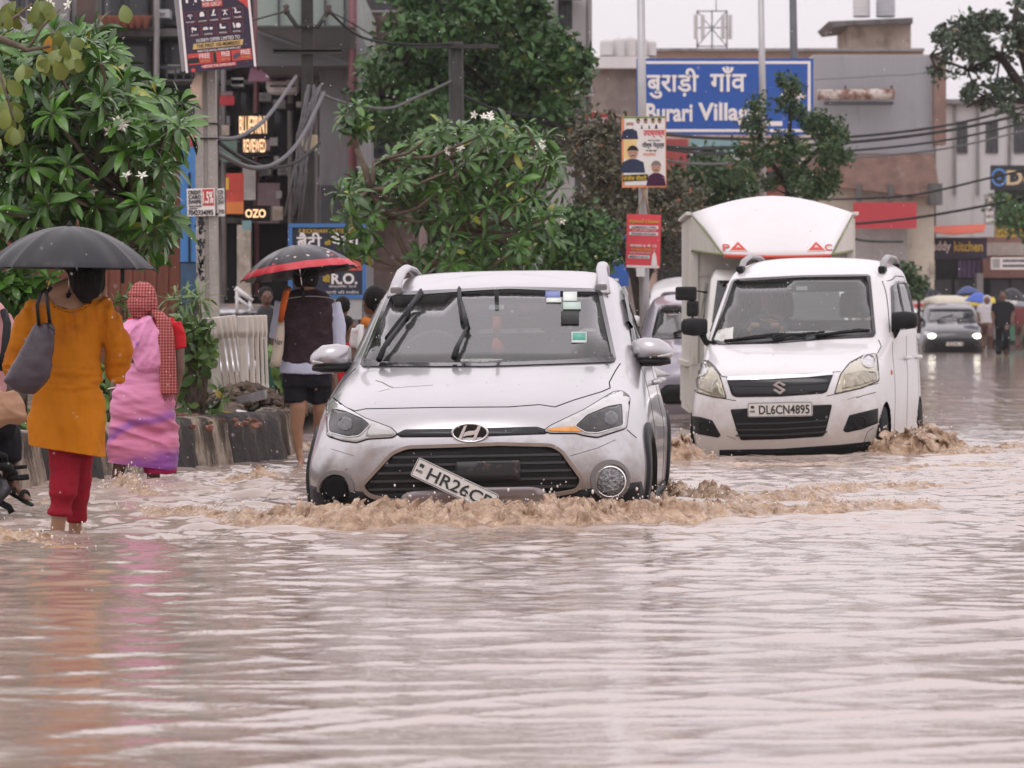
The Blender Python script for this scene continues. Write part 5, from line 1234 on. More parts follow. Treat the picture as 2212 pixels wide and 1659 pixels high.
for x,Y,yb,lb,m_,r in((1647,66,460,'silver lamp pole in front of the blue road sign',galv,.058),(1716,72,135,'dark grey pole rising behind the right part of the blue road sign',M('pole_grey',(.13,.13,.14),.6,.3),.075)):
    t=thing('lamp_pole',lb,'pole',(P(x,700,Y).x,Y,-.1));mb=MB();mb.tube([P(x+2,800,Y)-t.location,P(x,200,Y)-t.location,P(x-4,-60,Y)-t.location],[r*1.1,r,r*.85],12);mb.build('shaft',m_,t)
# election poster
t,put,rect,poly=tilted_board('poster','election poster with two men in dark waistcoats and red Hindi headline',1391,328,96,154,45.85,-.5,M('poster_orange',(.68,.24,.10),.55,var=.15,vs=2))
rect(2,0,88,144,M('poster_paper',(.70,.66,.62),.6,var=.08,vs=3),.004);rect(0,-74.5,94,3,M('poster_green',(.08,.30,.12),.6),.005)
poly([(-44,-40),(-20,-48),(-14,-30),(-20,10),(-44,30)],M('poster_glow',(.75,.55,.25),.6),'picture',.0045)
skin_p=M('poster_skin',(.45,.27,.19),.6,var=.1);white_p=M('poster_white',(.72,.70,.68),.6,var=.05);drk_p=M('poster_dark_blue',(.035,.045,.08),.6,var=.15);hair_p=M('poster_hair',(.03,.025,.025),.7)
def portrait(x,y,r,hair,vest,beard=None,wide=1.0):
    poly([(x-r*2.3*wide,y+r*3.6),(x-r*1.9*wide,y+r*1.7),(x-r*.6,y+r*1.1),(x+r*.6,y+r*1.1),(x+r*1.9*wide,y+r*1.7),(x+r*2.2*wide,y+r*3.6)],vest,'picture',.006)
    poly([(x+r*.92*math.cos(2*math.pi*q/16),y+r*1.15*math.sin(2*math.pi*q/16))for q in range(16)],skin_p,'picture',.008)
    poly([(x+r*1.0*math.cos(a),y-r*.25+r*1.1*math.sin(a))for a in[math.pi+math.pi*q/10 for q in range(11)]]+[(x+r*.6,y-r*.45),(x-r*.6,y-r*.45)],hair,'picture',.009)
    if beard:poly([(x+r*.8*math.cos(a),y+r*.35+r*.85*math.sin(a))for a in[math.pi*q/10 for q in range(11)]],beard,'picture',.0095)
    poly([(x-r*.45,y+r*.42),(x+r*.45,y+r*.42),(x+r*.3,y+r*.58),(x-r*.3,y+r*.58)],hair_p if not beard else white_p,'picture',.0105)
    for s_ in(-1,1):poly([(x+s_*r*.4-1,y-r*.12),(x+s_*r*.4+1,y-r*.12),(x+s_*r*.4+1,y+r*.02),(x+s_*r*.4-1,y+r*.02)],hair_p,'picture',.0105)
portrait(-30,-60,9,white_p,drk_p,white_p,.9)
for x,y in((-12,-66),(4,-66),(20,-66),(34,-66)):portrait(x,y,4.5,hair_p,white_p)
portrait(-24,2,12,hair_p,drk_p,None,1.0);poly([(-44,20),(-40,12),(-32,50),(-44,52)],white_p,'picture',.0055)
portrait(26,34,11,M('poster_grey_hair',(.2,.17,.15)),M('poster_maroon',(.06,.02,.05),.6),None,.85)
put('उपाध्यक्ष',22,-38,46,17,M('ink_red',(.60,.04,.06),.6),.02);put('बनने पर भाजपा',22,-25,26,4,navy,.0);put('शीर्ष नेतृत्व',20,-14,48,15,navy,.02);put('का बहुत बहुत',16,-2,24,4,navy,0);put('धन्यवाद',12,7,28,8,M('ink_orange',(.7,.25,.12),.6),.0)
poly([(-46,50),(8,48),(8,62),(-46,64)],hair_p,'panel',.0072);put('संजीव चौधरी',-20,56,50,11,yel,.02)
# tuition poster
t,put,rect,poly=tilted_board('poster','red tuition classes poster below the election poster',1390,521,74,116,45.86,1.6,M('poster_bright_red',(.62,.055,.07),.55,var=.12,vs=2))
put('Gyanoti Classes',0,-42,64,9,yel,.02)
for y,w_ in((-30,62),(-16,62)):rect(0,y,w_,7,white_p);put('ADMISSION OPEN' if y==-30 else 'SPOKEN ENGLISH',0,y,w_*.86,4.5,navy,.01)
put('ALL SUBJECTS',0,-23,50,3.5,white_p,0);put('कक्षा 6 से 12',0,10,58,9,white_p,.02);put('MATHS & SCIENCE',-4,18,44,5,yel,.01);put('HOME TUITION ALSO',-6,25,46,4,white_p,0);rect(-9,34,46,7,white_p);put('MEERUT ROAD',-9,34,40,4.5,navy,.01)
rect(0,55,70,5,white_p);poly([(20,30),(24,22),(28,30),(31,52),(18,52)],white_p,'picture',.006);poly([(24+2.5*math.cos(q),19+3*math.sin(q))for q in[2*math.pi*k/10 for k in range(10)]],skin_p,'picture',.006)
tg=MB();tg.box(P(1384,588,45.8),(.10,.01,.11));tg.box(P(1412,584,45.85),(.07,.01,.10));MB().box(P(1384,588,45.8),(.10,.01,.10)).build('paper_tag',white_p,loc=tuple(P(1384,588,45.8)),label='small white paper tag stuck under the red tuition poster',cat='paper')
# cables
def cable(pts,r,m=wirem,label='',sag=0.0,mb=None):
    mb=mb or MB();P0_=[P(*p)for p in pts];P3=[];res=[]
    for i in range(len(P0_)-1):
        a0,a1,a2,a3=P0_[max(i-1,0)],P0_[i],P0_[i+1],P0_[min(i+2,len(P0_)-1)]
        for k in range(5):u=k/5;P3.append(.5*(2*a1+(a2-a0)*u+(2*a0-5*a1+4*a2-a3)*u*u+(3*a1-a0-3*a2+a3)*u**3))
    P3.append(P0_[-1])
    for a,b in zip(P3[:-1],P3[1:]):
        for k in range(2):t_=k/2;q=a.lerp(b,t_);q.z-=sag*4*t_*(1-t_);res.append(q)
    res.append(P3[-1]);mb.tube(res,r,5);return mb
def cab(pts,r,label,m=wirem,sag=0.0,extra=()):
    mb=cable(pts,r,m,sag=sag)
    c=P(*pts[0]);mb.build('cable',m,loc=tuple(c),label=label,cat='cable',group='overhead cables')
right=[('thick black cable sweeping down from the top right, uppermost',[(2290,210,88),(2060,268,84),(1830,296,78),(1600,300,70),(1440,290,62),(1240,260,57)],.030),
 ('black cable just below the uppermost right hand cable',[(2290,228,88),(2060,280,84),(1830,308,78),(1600,318,70),(1440,316,62),(1180,262,57)],.034),
 ('third black cable across the brick wall on the right',[(2290,246,88),(2060,300,84),(1830,326,78),(1600,332,70),(1440,322,62),(1150,262,57)],.026),
 ('lowest of the bundled cables over the brick wall',[(2290,262,88),(2060,318,84),(1830,342,78),(1600,352,70),(1460,350,62),(1250,300,57)],.022),
 ('sagging cable across the cream wall above the red banner',[(2290,352,100),(2140,384,100),(1980,420,100),(1820,430,98),(1640,428,90)],.03),
 ('cable crossing the red banner board',[(2290,410,100),(2140,442,100),(1980,470,100),(1840,484,98)],.035),
 ('low cable left of the kitchen sign',[(1950,522,105),(1870,520,102),(1820,508,100)],.035),
 ('thin wire across the grey clad wall',[(1760,172,100),(1900,164,100),(2020,150,100),(2200,60,100)],.010),
 ('twisted grey cable rising from the concrete pole to the utility pole',[(470,300,36.2),(520,294,40),(580,250,45),(640,165,51.5)],.024),
 ('twisted grey cable swinging up to the utility pole in a deep loop',[(470,330,36.2),(540,362,40),(600,350,44),(650,300,48),(700,200,51.8)],.026),
 ('dark cable looping below the twisted grey pair',[(470,305,36.2),(520,340,40),(580,362,43),(640,350,48),(690,310,51)],.022),
 ('drooping wire bundle right of the utility pole',[(668,180,52),(720,215,53),(830,235,54),(900,210,54.5),(985,170,55)],.022),
 ('wire from the utility pole top to the big tree',[(710,24,52),(780,80,53),(880,96,54),(985,95,55)],.018),
 ('wire leaving the top left insulator',[(618,24,52),(560,40,50),(480,60,48)],.014),
 ('dark wire falling right of the big tree pole',[(985,200,55),(1080,240,56),(1200,262,58),(1300,300,60)],.022),
 ('thin wire over the glass storey',[(710,24,52),(760,50,56),(860,110,60)],.010)]
for lb,pts,r in right:cab(pts,r,lb,wireg if 'grey' in lb.split('cable')[0]or 'bundle' in lb else wirem)
# loose bunch of wires down the utility pole
lw=MB();rq=random.Random(4)
for k in range(9):lw.tube([P(668+rq.uniform(-8,30),190+rq.uniform(-10,20),51.7),P(650+rq.uniform(-14,24),290,51.6),P(640+rq.uniform(-10,24),370,51.6),P(632+rq.uniform(-20,24),450+rq.uniform(0,40),51.6)],.016,4)
lw.build('hanging_wires',wireg,loc=tuple(P(650,300,51.7)),label='tangle of grey wires hanging down the utility pole',cat='cable')

# broken white concrete railing on the median
railm=M('railing_white',(.56,.51,.46),.8,var=.12,vs=5,stain=(.25,.15,.10),ss=7,st=.68)
def railing(label,x0,x1,yt,yb,Y,lean,seed):
    c=P((x0+x1)/2,yb,Y);t=thing('concrete_railing',label,'railing',c,(0,R(lean),0),group='broken white railing pieces');k=Y/F;h=(yb-yt)*k;w_=(x1-x0)*k
    xs=[-.36,-.05,.15,.32,.46];ws=[.42,.24,.18,.15,.14]
    for i in range(5):
        mb=MB();x=xs[i]*w_;a=ws[i]*w_*.5;y=i*.13;rs=[]
        for z,s_,d in((0,1.25,.075),(.05*h,1.2,.072),(.13*h,.86,.05),(.3*h,.8,.045),(.62*h,.82,.045),(.72*h,.95,.052),(.775*h,1.18,.075),(.80*h,1.22,.08),(.985*h,1.2,.078),(h,1.14,.07)):
            rs.append([(x+a*s_*px_,y+d*py_,z)for px_,py_ in((-1,-.7),(-.7,-1),(.7,-1),(1,-.7),(1,.7),(.7,1),(-.7,1),(-1,.7))])
        mb.loft(rs,smooth=False);mb.build('baluster',railm,t)
    mb=MB();mb.box((.0,.30,.03*h),(w_*.96,.62,.06*h),bev=.01);mb.build('base_rail',railm,t)
    return t
railing('leaning piece of white concrete railing nearest the concrete pole',467,521,682,858,31.4,-8,1)
railing('upright piece of white concrete railing beside the green plate',523,571,681,852,31.3,-2,2)
gp=MB();gp.prism([P(562,742,31.9),P(568,735,31.9),P(594,836,31.9),P(590,850,31.9),P(560,852,31.9)],(0,.02,0));gp.build('metal_plate',M('plate_green',(.02,.10,.065),.5,.2,var=.15),loc=tuple(P(575,850,31.9)),label='dark green metal plate leaning behind the white railing',cat='plate')
sl_=MB();sl_.box(P(492,872,30.6),(.62,.5,.07),M4=Matrix.Rotation(R(-14),4,'Y'));sl_.build('concrete_slab',conc,loc=tuple(P(492,872,30.6)),label='broken grey concrete slab lying on the dirt heap',cat='slab')
bag=MB();bag.ball(P(500,894,29.9),.10,10,7,(1.4,.8,.35));bag.build('plastic_bag',whitew,loc=tuple(P(500,894,29.9)),label='crumpled white plastic bag on the rubble',cat='bag')
hr=thing('handrail','white sloping stair handrail in front of the dark shops','handrail',P(525,640,56))
mb=MB();o=hr.location
mb.cyl(P(508,622,56)-o,P(545,650,56)-o,.035);mb.cyl(P(508,640,56)-o,P(545,668,56)-o,.025);mb.build('rails',whitew,hr)
mb=MB();mb.cyl(P(512,622,56)-o,P(512,690,56)-o,.025);mb.cyl(P(540,646,56)-o,P(540,700,56)-o,.025);mb.build('posts',whitew,hr)
# ================================================================ silver hatchback ploughing through the water
sil=thing('hatchback_car','silver hatchback with a dangling number plate pushing a brown bow wave','car')
rows=[
 [(0,0.14,-0.16),(0.33,0.15,-0.16),(0.62,0.2,-0.16),(0.8,0.3,-0.16),(0.86,0.62,-0.16),(0.86,1.0,-0.16),(0.84,1.6,-0.16),(0.84,2.3,-0.16),(0.84,2.95,-0.16),(0.84,3.45,-0.16),(0.76,3.85,-0.16),(0.5,3.98,-0.16),(0,4.02,-0.16)],
 [(0,0.05,0.04),(0.33,0.065,0.04),(0.64,0.11,0.04),(0.84,0.24,0.04),(0.905,0.55,0.03),(0.9,0.95,0.03),(0.87,1.6,0.02),(0.87,2.3,0.02),(0.89,2.95,0.02),(0.915,3.4,0.03),(0.82,3.85,0.04),(0.5,4.0,0.04),(0,4.04,0.04)],
 [(0,0.0,0.16),(0.33,0.02,0.16),(0.66,0.07,0.16),(0.86,0.2,0.16),(0.915,0.52,0.15),(0.91,0.95,0.15),(0.885,1.6,0.12),(0.885,2.3,0.12),(0.905,2.95,0.12),(0.925,3.4,0.15),(0.84,3.85,0.16),(0.5,4.0,0.18),(0,4.04,0.18)],
 [(0,-0.01,0.28),(0.33,0.01,0.28),(0.66,0.065,0.275),(0.86,0.2,0.27),(0.915,0.52,0.26),(0.915,0.95,0.25),(0.89,1.6,0.22),(0.89,2.3,0.22),(0.91,2.95,0.23),(0.925,3.4,0.26),(0.84,3.85,0.28),(0.5,3.99,0.3),(0,4.03,0.3)],
 [(0,-0.01,0.365),(0.33,0.01,0.36),(0.65,0.075,0.355),(0.84,0.22,0.345),(0.905,0.55,0.33),(0.91,0.95,0.32),(0.895,1.6,0.3),(0.895,2.3,0.3),(0.915,2.95,0.32),(0.92,3.4,0.35),(0.83,3.85,0.38),(0.5,3.98,0.4),(0,4.02,0.4)],
 [(0,0,0.43),(0.33,0.02,0.425),(0.63,0.1,0.42),(0.82,0.26,0.41),(0.89,0.58,0.4),(0.9,0.95,0.395),(0.895,1.6,0.39),(0.9,2.3,0.41),(0.915,2.95,0.43),(0.91,3.4,0.46),(0.82,3.85,0.5),(0.5,3.97,0.52),(0,4.0,0.52)],
 [(0,0.045,0.51),(0.33,0.065,0.505),(0.61,0.16,0.495),(0.79,0.34,0.49),(0.875,0.64,0.485),(0.89,1.0,0.485),(0.885,1.6,0.49),(0.885,2.3,0.51),(0.88,2.95,0.54),(0.875,3.4,0.57),(0.8,3.85,0.62),(0.5,3.95,0.64),(0,3.98,0.64)],
 [(0,0.14,0.595),(0.33,0.16,0.59),(0.59,0.26,0.58),(0.76,0.44,0.575),(0.85,0.72,0.575),(0.875,1.05,0.58),(0.87,1.6,0.59),(0.87,2.3,0.61),(0.865,2.95,0.64),(0.855,3.4,0.68),(0.77,3.82,0.73),(0.5,3.92,0.75),(0,3.95,0.75)],
 [(0,0.5,0.7),(0.32,0.52,0.695),(0.58,0.6,0.685),(0.73,0.72,0.67),(0.815,0.9,0.66),(0.85,1.15,0.66),(0.85,1.6,0.68),(0.85,2.3,0.7),(0.845,2.95,0.73),(0.83,3.4,0.77),(0.73,3.75,0.82),(0.45,3.86,0.84),(0,3.9,0.84)],
 [(0.0,0.95,0.785),(0.3,0.97,0.782),(0.56,1.06,0.775),(0.71,1.2,0.765),(0.775,1.32,0.755),(0.815,1.42,0.75),(0.835,1.7,0.765),(0.825,2.3,0.785),(0.82,2.95,0.82),(0.79,3.4,0.86),(0.69,3.68,0.89),(0.42,3.8,0.9),(0,3.84,0.9)],
 [(0,1.08,0.815),(0.305,1.1,0.81),(0.56,1.18,0.8),(0.71,1.3,0.79),(0.76,1.42,0.785),(0.795,1.56,0.785),(0.815,1.8,0.8),(0.805,2.3,0.82),(0.8,2.95,0.855),(0.765,3.35,0.89),(0.66,3.6,0.91),(0.4,3.74,0.92),(0,3.78,0.92)],
 [(0,1.5,1.015),(0.3,1.52,1.01),(0.525,1.58,1.0),(0.665,1.68,0.99),(0.71,1.78,0.99),(0.735,1.92,0.99),(0.755,2.1,1.0),(0.75,2.4,1.02),(0.74,2.95,1.03),(0.7,3.3,1.04),(0.61,3.46,1.05),(0.38,3.6,1.06),(0,3.64,1.06)],
 [(0,1.92,1.195),(0.28,1.935,1.19),(0.48,1.97,1.18),(0.61,2.03,1.17),(0.65,2.1,1.175),(0.67,2.2,1.185),(0.68,2.36,1.205),(0.68,2.6,1.22),(0.67,2.95,1.22),(0.63,3.2,1.2),(0.56,3.32,1.19),(0.36,3.44,1.18),(0,3.48,1.18)],
 [(0,2.0,1.222),(0.27,2.01,1.218),(0.455,2.05,1.21),(0.57,2.11,1.205),(0.605,2.18,1.22),(0.625,2.27,1.24),(0.63,2.42,1.265),(0.63,2.65,1.28),(0.62,2.95,1.27),(0.58,3.15,1.245),(0.52,3.26,1.23),(0.33,3.36,1.22),(0,3.4,1.22)],
 [(0,2.16,1.262),(0.24,2.17,1.258),(0.38,2.2,1.25),(0.45,2.26,1.25),(0.48,2.32,1.26),(0.49,2.4,1.275),(0.5,2.52,1.3),(0.5,2.7,1.315),(0.49,2.92,1.31),(0.46,3.05,1.285),(0.42,3.14,1.27),(0.28,3.22,1.26),(0,3.25,1.26)],
 [(0,2.42,1.305),(0.12,2.43,1.303),(0.2,2.45,1.3),(0.22,2.48,1.3),(0.23,2.52,1.305),(0.24,2.56,1.31),(0.24,2.64,1.32),(0.24,2.76,1.325),(0.24,2.86,1.32),(0.22,2.92,1.31),(0.2,2.96,1.3),(0.12,2.98,1.295),(0,3.0,1.295)]
]
S=Car(sil,R(-4.2),R(-.87),Vector((-.21,20.3,0)),rows,4)
# outlines traced on the near side: windscreen and openings
ws_out=rounded([(777,793),(838,638),(862,632),(1100,621),(1280,625),(1299,628),(1331,781),(1318,784),(1050,793)],10)
S.holes.append(('cam',offset_poly(ws_out,-4)))
side_win=rounded([(1.62,.815),(2.32,1.150),(2.55,1.185),(2.62,1.18),(2.62,.845)],.04)
side_win2=rounded([(2.69,.85),(2.69,1.18),(2.98,1.165),(3.2,1.10),(3.30,.90),(3.2,.885)],.04)
for sd in('right','left'):
    for pz in(side_win,side_win2):S.holes.append((sd,offset_poly(pz,-.018)))
rear_win=rounded([(-.52,.93),(.52,.93),(.44,1.15),(-.44,1.15)],.05)
S.holes.append(('rear',offset_poly(rear_win,-.02)))
def circ(cy,cz,r,n=22):return[(cy+r*math.cos(2*math.pi*k/n),cz+r*math.sin(2*math.pi*k/n))for k in range(n)]
WF,WR=(.80,.07),(3.37,.07)
for sd in('right','left'):
    for c in(WF,WR):S.holes.append((sd,circ(*c,.345)))
body=S.shell_mb().build('body',paint_silver,sil);liner=M('headliner_grey',(.30,.29,.26),.9,var=.05);S.headliner(.86,liner)
S.glass('windscreen','cam',ws_out,9)
for sd in('right','left'):
    for pz in(side_win,side_win2):S.glass('side_window',sd,pz,.012,glass_side)
S.glass('rear_window','rear',rear_win,.02)
# seams: bonnet, doors, bumper
seam=MB()
S.strip('cam',[(715,861),(742,878),(766,888),(790,883),(850,882),(950,880),(1100,879),(1165,874),(1185,877),(1199,879),(1240,864),(1300,846),(1318,838)],.006,.0015,mb=seam,step=6)
S.strip('cam',[(1318,838),(1316,826),(1330,800),(1340,785)],.006,.0015,mb=seam,step=6)
S.strip('cam',[(716,861),(735,830),(768,796)],.005,.0015,mb=seam,step=6)
S.strip('cam',[(1354,928),(1375,946)],.006,.0015,mb=seam,step=6)
for yy in(1.55,2.65):S.strip('right',[(yy,.05),(yy+.02,.5),(yy+.04,.80)],.006,.0015,mb=seam,step=.05)
S.strip('right',[(3.18,.35),(3.3,.6),(3.28,.86)],.006,.0015,mb=seam,step=.05)
S.strip('right',[(1.2,.06),(2.9,.08)],.006,.0015,mb=seam,step=.05)
seam.build('panel_gap',seal_m,sil)
scm=M('scratch',(.16,.14,.14),.7,var=.5,vs=60)
for pth,w_ in(([(812,822),(826,826),(838,833),(850,838)],.007),([(846,838),(890,835),(935,832)],.003),([(1232,985),(1290,968),(1330,950)],.004),([(716,970),(765,985)],.003),([(745,1016),(752,1012)],.004),([(818,846),(842,840)],.003),([(1205,1000),(1209,1030)],.003)):S.strip('cam',pth,w_,.0008,step=4).build('scratch',scm,sil)
# bumper lower cladding and wheel-arch flares
clad=MB()
S.patch('cam',[(672,1048),(700,1056),(830,1066),(1230,1062),(1300,1052),(1384,1040),(1400,1110),(1100,1125),(672,1118)],.006,.01,step=14,mb=clad)
clad.build('bumper_cladding',black_plastic,sil)
for sd,sx_ in(('right',1),('left',-1)):
    for cy,cz in(WF,WR):
        n=20;vs=[];fs=[]
        for k in range(n+1):
            a=R(-20+220*k/n);q0=S.ray(sd,cy+.335*math.cos(a),cz+.335*math.sin(a))[0];q1=S.ray(sd,cy+.405*math.cos(a),cz+.405*math.sin(a))[0]
            vs+=[q0+Vector((-sx_*.05,0,0)),q0+Vector((sx_*.018,0,0)),q1+Vector((sx_*.016,0,0)),q1]
        for k in range(n):
            for j in range(3):fs.append((4*k+j,4*k+j+1,4*k+5+j,4*k+4+j))
        MB().add(vs,fs,True).build('arch_flare',black_plastic,sil)
clad=MB()
S.patch('right',[(1.18,-.1),(2.98,-.1),(2.98,.07),(1.18,.055)],.008,.01,step=.1,mb=clad)
clad.build('sill_cladding',black_plastic,sil)
for sx_ in(-1,1):
    for cy,cz in(WF,WR):
        well=MB()
        well.loft([[(sx_*o,cy+.36*math.cos(2*math.pi*k/24),cz+.36*math.sin(2*math.pi*k/24))for k in range(24)]for o in(.87,.55)],cap=False)
        well.prism([(sx_*.55,cy+.36*math.cos(2*math.pi*k/24),cz+.36*math.sin(2*math.pi*k/24))for k in range(24)],(sx_*.005,0,0))
        well.build('wheel_arch',seal_m,sil)
for sx_ in(-1,1):
    wheel(S,sx_*.775,WF[0],WF[1],.318,.21,.3,sx_);wheel(S,sx_*.775,WR[0],WR[1],.318,.21,.9,sx_)
# lower grille
gr_out=rounded([(782,1050),(848,980),(880,967),(1080,960),(1190,963),(1212,975),(1257,1036),(1246,1058),(1190,1068),(850,1080),(800,1070)],12)
gb=S.patch('cam',gr_out,.004,.01,step=16).build('grille',black_plastic,sil)
fr_=MB();S.ring_bead('cam',gr_out,.018,.022,fr_,8);fr_.build('grille_frame',dirt_trim,gb)
sl_=MB()
for y in(985,1002,1019,1036,1053):
    xs=[x for x in range(780,1262,3)if inside(offset_poly(gr_out,-5),x,y-(x-1020)*.018)]
    if len(xs)>3:S.strip('cam',[(xs[0],y-(xs[0]-1020)*.018),(xs[-1],y-(xs[-1]-1020)*.018)],.012,.012,mb=sl_,step=12)
sl_.build('grille_slats',M('grille_slat',(.035,.034,.036),.4,var=.3,vs=12),gb)
bar=rounded([(985,997),(1124,994),(1124,1036),(985,1040)],5);S.patch('cam',bar,.02,.014,step=12).build('plate_holder',M('plate_holder',(.018,.018,.02),.45,var=.2,stain=(.25,.17,.12),ss=9,st=.64),gb)
sk=rounded([(862,1098),(868,1068),(890,1060),(1010,1052),(1150,1050),(1178,1056),(1190,1098)],10);S.patch('cam',sk,.022,.03,step=14).build('skid_plate',M('skid_plate',(.27,.235,.24),.4,.3,var=.15,vs=8),sil)
# nose slot and emblem
slot=rounded([(855,938),(875,928),(1016,926),(1160,922),(1185,930),(1180,938),(1016,944),(865,945)],4);S.patch('cam',slot,.003,.006,step=9).build('nose_slot',gloss_black,sil)
em=MB();n=36
em.loft([[(a*math.cos(2*math.pi*k/n),o,b*math.sin(2*math.pi*k/n))for k in range(n)]for a,b,o in((.096,.052,.0),(.096,.052,-.012),(.088,.045,-.014),(.084,.041,-.006))],cap=False)
for xs in([(-.062,-.034),(-.047,-.040),(-.014,.040),(-.030,.036)],[(.012,-.040),(.028,-.036),(.058,.034),(.042,.040)]):
    em.prism([(x,-.006,z)for x,z in xs],(0,-.006,0))
em.prism([(x,-.006,z)for x,z in[(-.036,-.022),(-.028,.002),(-.005,.010),(.024,.012),(.040,.026),(.030,-.006),(.008,-.012),(-.018,-.014)]],(0,-.0055,0))
S.put(em,'cam',1016,937,.016,R(0.5),plane=(0,1,.12))
emb=em.build('emblem',chrome,sil)
bk=MB();bk.prism([(.092*math.cos(2*math.pi*k/n),0,.048*math.sin(2*math.pi*k/n))for k in range(n)],(0,.012,0));S.put(bk,'cam',1016,937,.012,plane=(0,1,.12));bk.build('emblem_back',gloss_black,emb)
# headlamps
def headlamp(outline,inner,refl,turn,amb):
    h=S.patch('cam',outline,.005,.012,step=9).build('headlight',lamp_clear,sil)
    b_=MB();S.ring_bead('cam',outline,.009,.0045,b_,5);b_.build('headlight_seal',seal_m,h)
    i_=MB();S.patch('cam',inner,.009,.006,step=7,mb=i_);i_.build('lamp_bowl',lamp_dark,h)
    r_=MB();S.ring_bead('cam',inner,.005,.0105,r_,5);r_.build('chrome_ring',lamp_in,h)
    dk_=S.patch('cam',circ(refl[0],refl[1],15),.0105,.004,step=5).build('lamp_lens',M('lamp_lens_dark',(.10,.10,.105),.12,.4,var=.5,vs=30),h)
    S.patch('cam',turn,.0085,.006,step=6).build('indicator',amber if amb else lamp_clear,h)
    return h
headlamp(rounded([(706,868),(717,858),(745,880),(790,905),(845,925),(858,938),(848,945),(795,948),(770,956),(740,952),(708,942)],5),rounded([(712,918),(719,884),(748,890),(786,906),(802,919),(778,943),(752,946),(714,936)],6),(748,918),rounded([(800,922),(838,924),(852,937),(845,942),(790,944)],3),False)
headlamp(rounded([(1175,932),(1186,922),(1262,886),(1326,847),(1345,845),(1360,858),(1357,885),(1352,925),(1290,945),(1262,941),(1245,936),(1190,936)],6),rounded([(1240,922),(1266,898),(1310,880),(1342,874),(1344,922),(1290,937),(1264,936)],6),(1318,906),rounded([(1180,928),(1200,925),(1245,922),(1258,935),(1210,934),(1188,933)],3),True)
# fog lamp (right) and empty socket (left)
def disc_on(cx,cy,r0,mat_,name,off,parent,prof):
    p,nn=S.ray('cam',cx,cy);mb=MB();n=28;y=Vector((0,1,.03)).normalized();x=Vector((1,0,0));z=x.cross(y)*1
    mb.loft([[p+y*(o-off)+x*rr*math.cos(2*math.pi*k/n)+Vector((0,0,1))*rr*math.sin(2*math.pi*k/n)for k in range(n)]for rr,o in prof],cap=True)
    return mb.build(name,mat_,parent)
fl=disc_on(1319,1040,.08,M('fog_glass',(.20,.20,.205),.12,.6,var=.6,vs=38,bump=1.0,bs=55,streak=True),'fog_lamp',.02,sil,[(.074,.02),(.074,-.004),(.066,-.014),(.045,-.020),(.02,-.022)])
disc_on(1319,1040,.08,chrome,'lamp_rim',.021,fl,[(.083,.03),(.083,-.004),(.078,-.01),(.073,-.004),(.073,.02)])
arch_=MB();S.ring_bead('cam',circ(1318,1036,38),.024,.010,arch_,4);arch_.build('lamp_surround',grey_plastic,fl)
fs_=disc_on(726,1056,.08,seal_m,'fog_lamp_socket',.03,sil,[(.075,.05),(.075,-.002),(.07,.002),(.066,.05)])
a2=MB();S.strip('cam',[(726+36*math.cos(a),1056-36*math.sin(a))for a in[R(-10+200*k/14)for k in range(15)]],.022,.010,mb=a2,step=5);a2.build('socket_surround',grey_plastic,fs_)
disc_on(726,1056,.08,M('socket_dark',(.006,.006,.006),.8,var=0),'socket_hole',.036,fs_,[(.068,.02),(.068,-.001),(.04,.0)])
# dangling number plate
pl,ink=number_plate(S,'HR26CP',.46,.105)
for q in(pl,ink):S.put(q,'cam',985,1043,.06,R(26),plane=(0,1,-.12))
pp=pl.build('number_plate',plate_m,sil);ink.build('plate_lettering',plate_ink,pp)
# mirrors
def mirror(cx,cy,sgn):
    p,_=S.ray('cam',cx,cy);c=S.Mi@P(cx,cy,21.9)
    mb=MB();rs=[]
    for k,(t,h,d)in enumerate(((-.115,.052,.03),(-.10,.068,.06),(-.04,.08,.085),(.04,.072,.085),(.09,.052,.06),(.112,.026,.03))):
        rs.append([c+Vector((sgn*t,.02+.25*abs(t)+d*math.cos(a)*.9,(h*math.sin(a)if math.sin(a)>0 else h*.75*math.sin(a))-.012*(k>3)))for a in[2*math.pi*q/14 for q in range(14)]])
    mb.loft(rs);m_=mb.build('wing_mirror',paint_silver,sil)
    lo=MB();rs=[]
    for t,h,d in((-.118,.03,.05),(-.04,.036,.088),(.04,.036,.088),(.1,.02,.055)):
        rs.append([c+Vector((sgn*t,.02+.25*abs(t)+d*math.cos(a)*.9,-.058+h*math.sin(a)*.7))for a in[2*math.pi*q/12 for q in range(12)]])
    lo.loft(rs);lo.tube([c+Vector((-sgn*.10,.06,-.06)),c+Vector((-sgn*.17,.09,-.085)),c+Vector((-sgn*.24,.14,-.1))],[.035,.03,.035],8);lo.build('mirror_base',black_plastic,m_)
    ind=MB();ind.tube([c+Vector((sgn*.03,-.055,-.028)),c+Vector((sgn*.08,-.03,-.022)),c+Vector((sgn*.11,.01,-.012))],[.006,.009,.004],6);ind.build('indicator',lamp_clear,m_)
mirror(712,773,-1);mirror(1409,759,1)
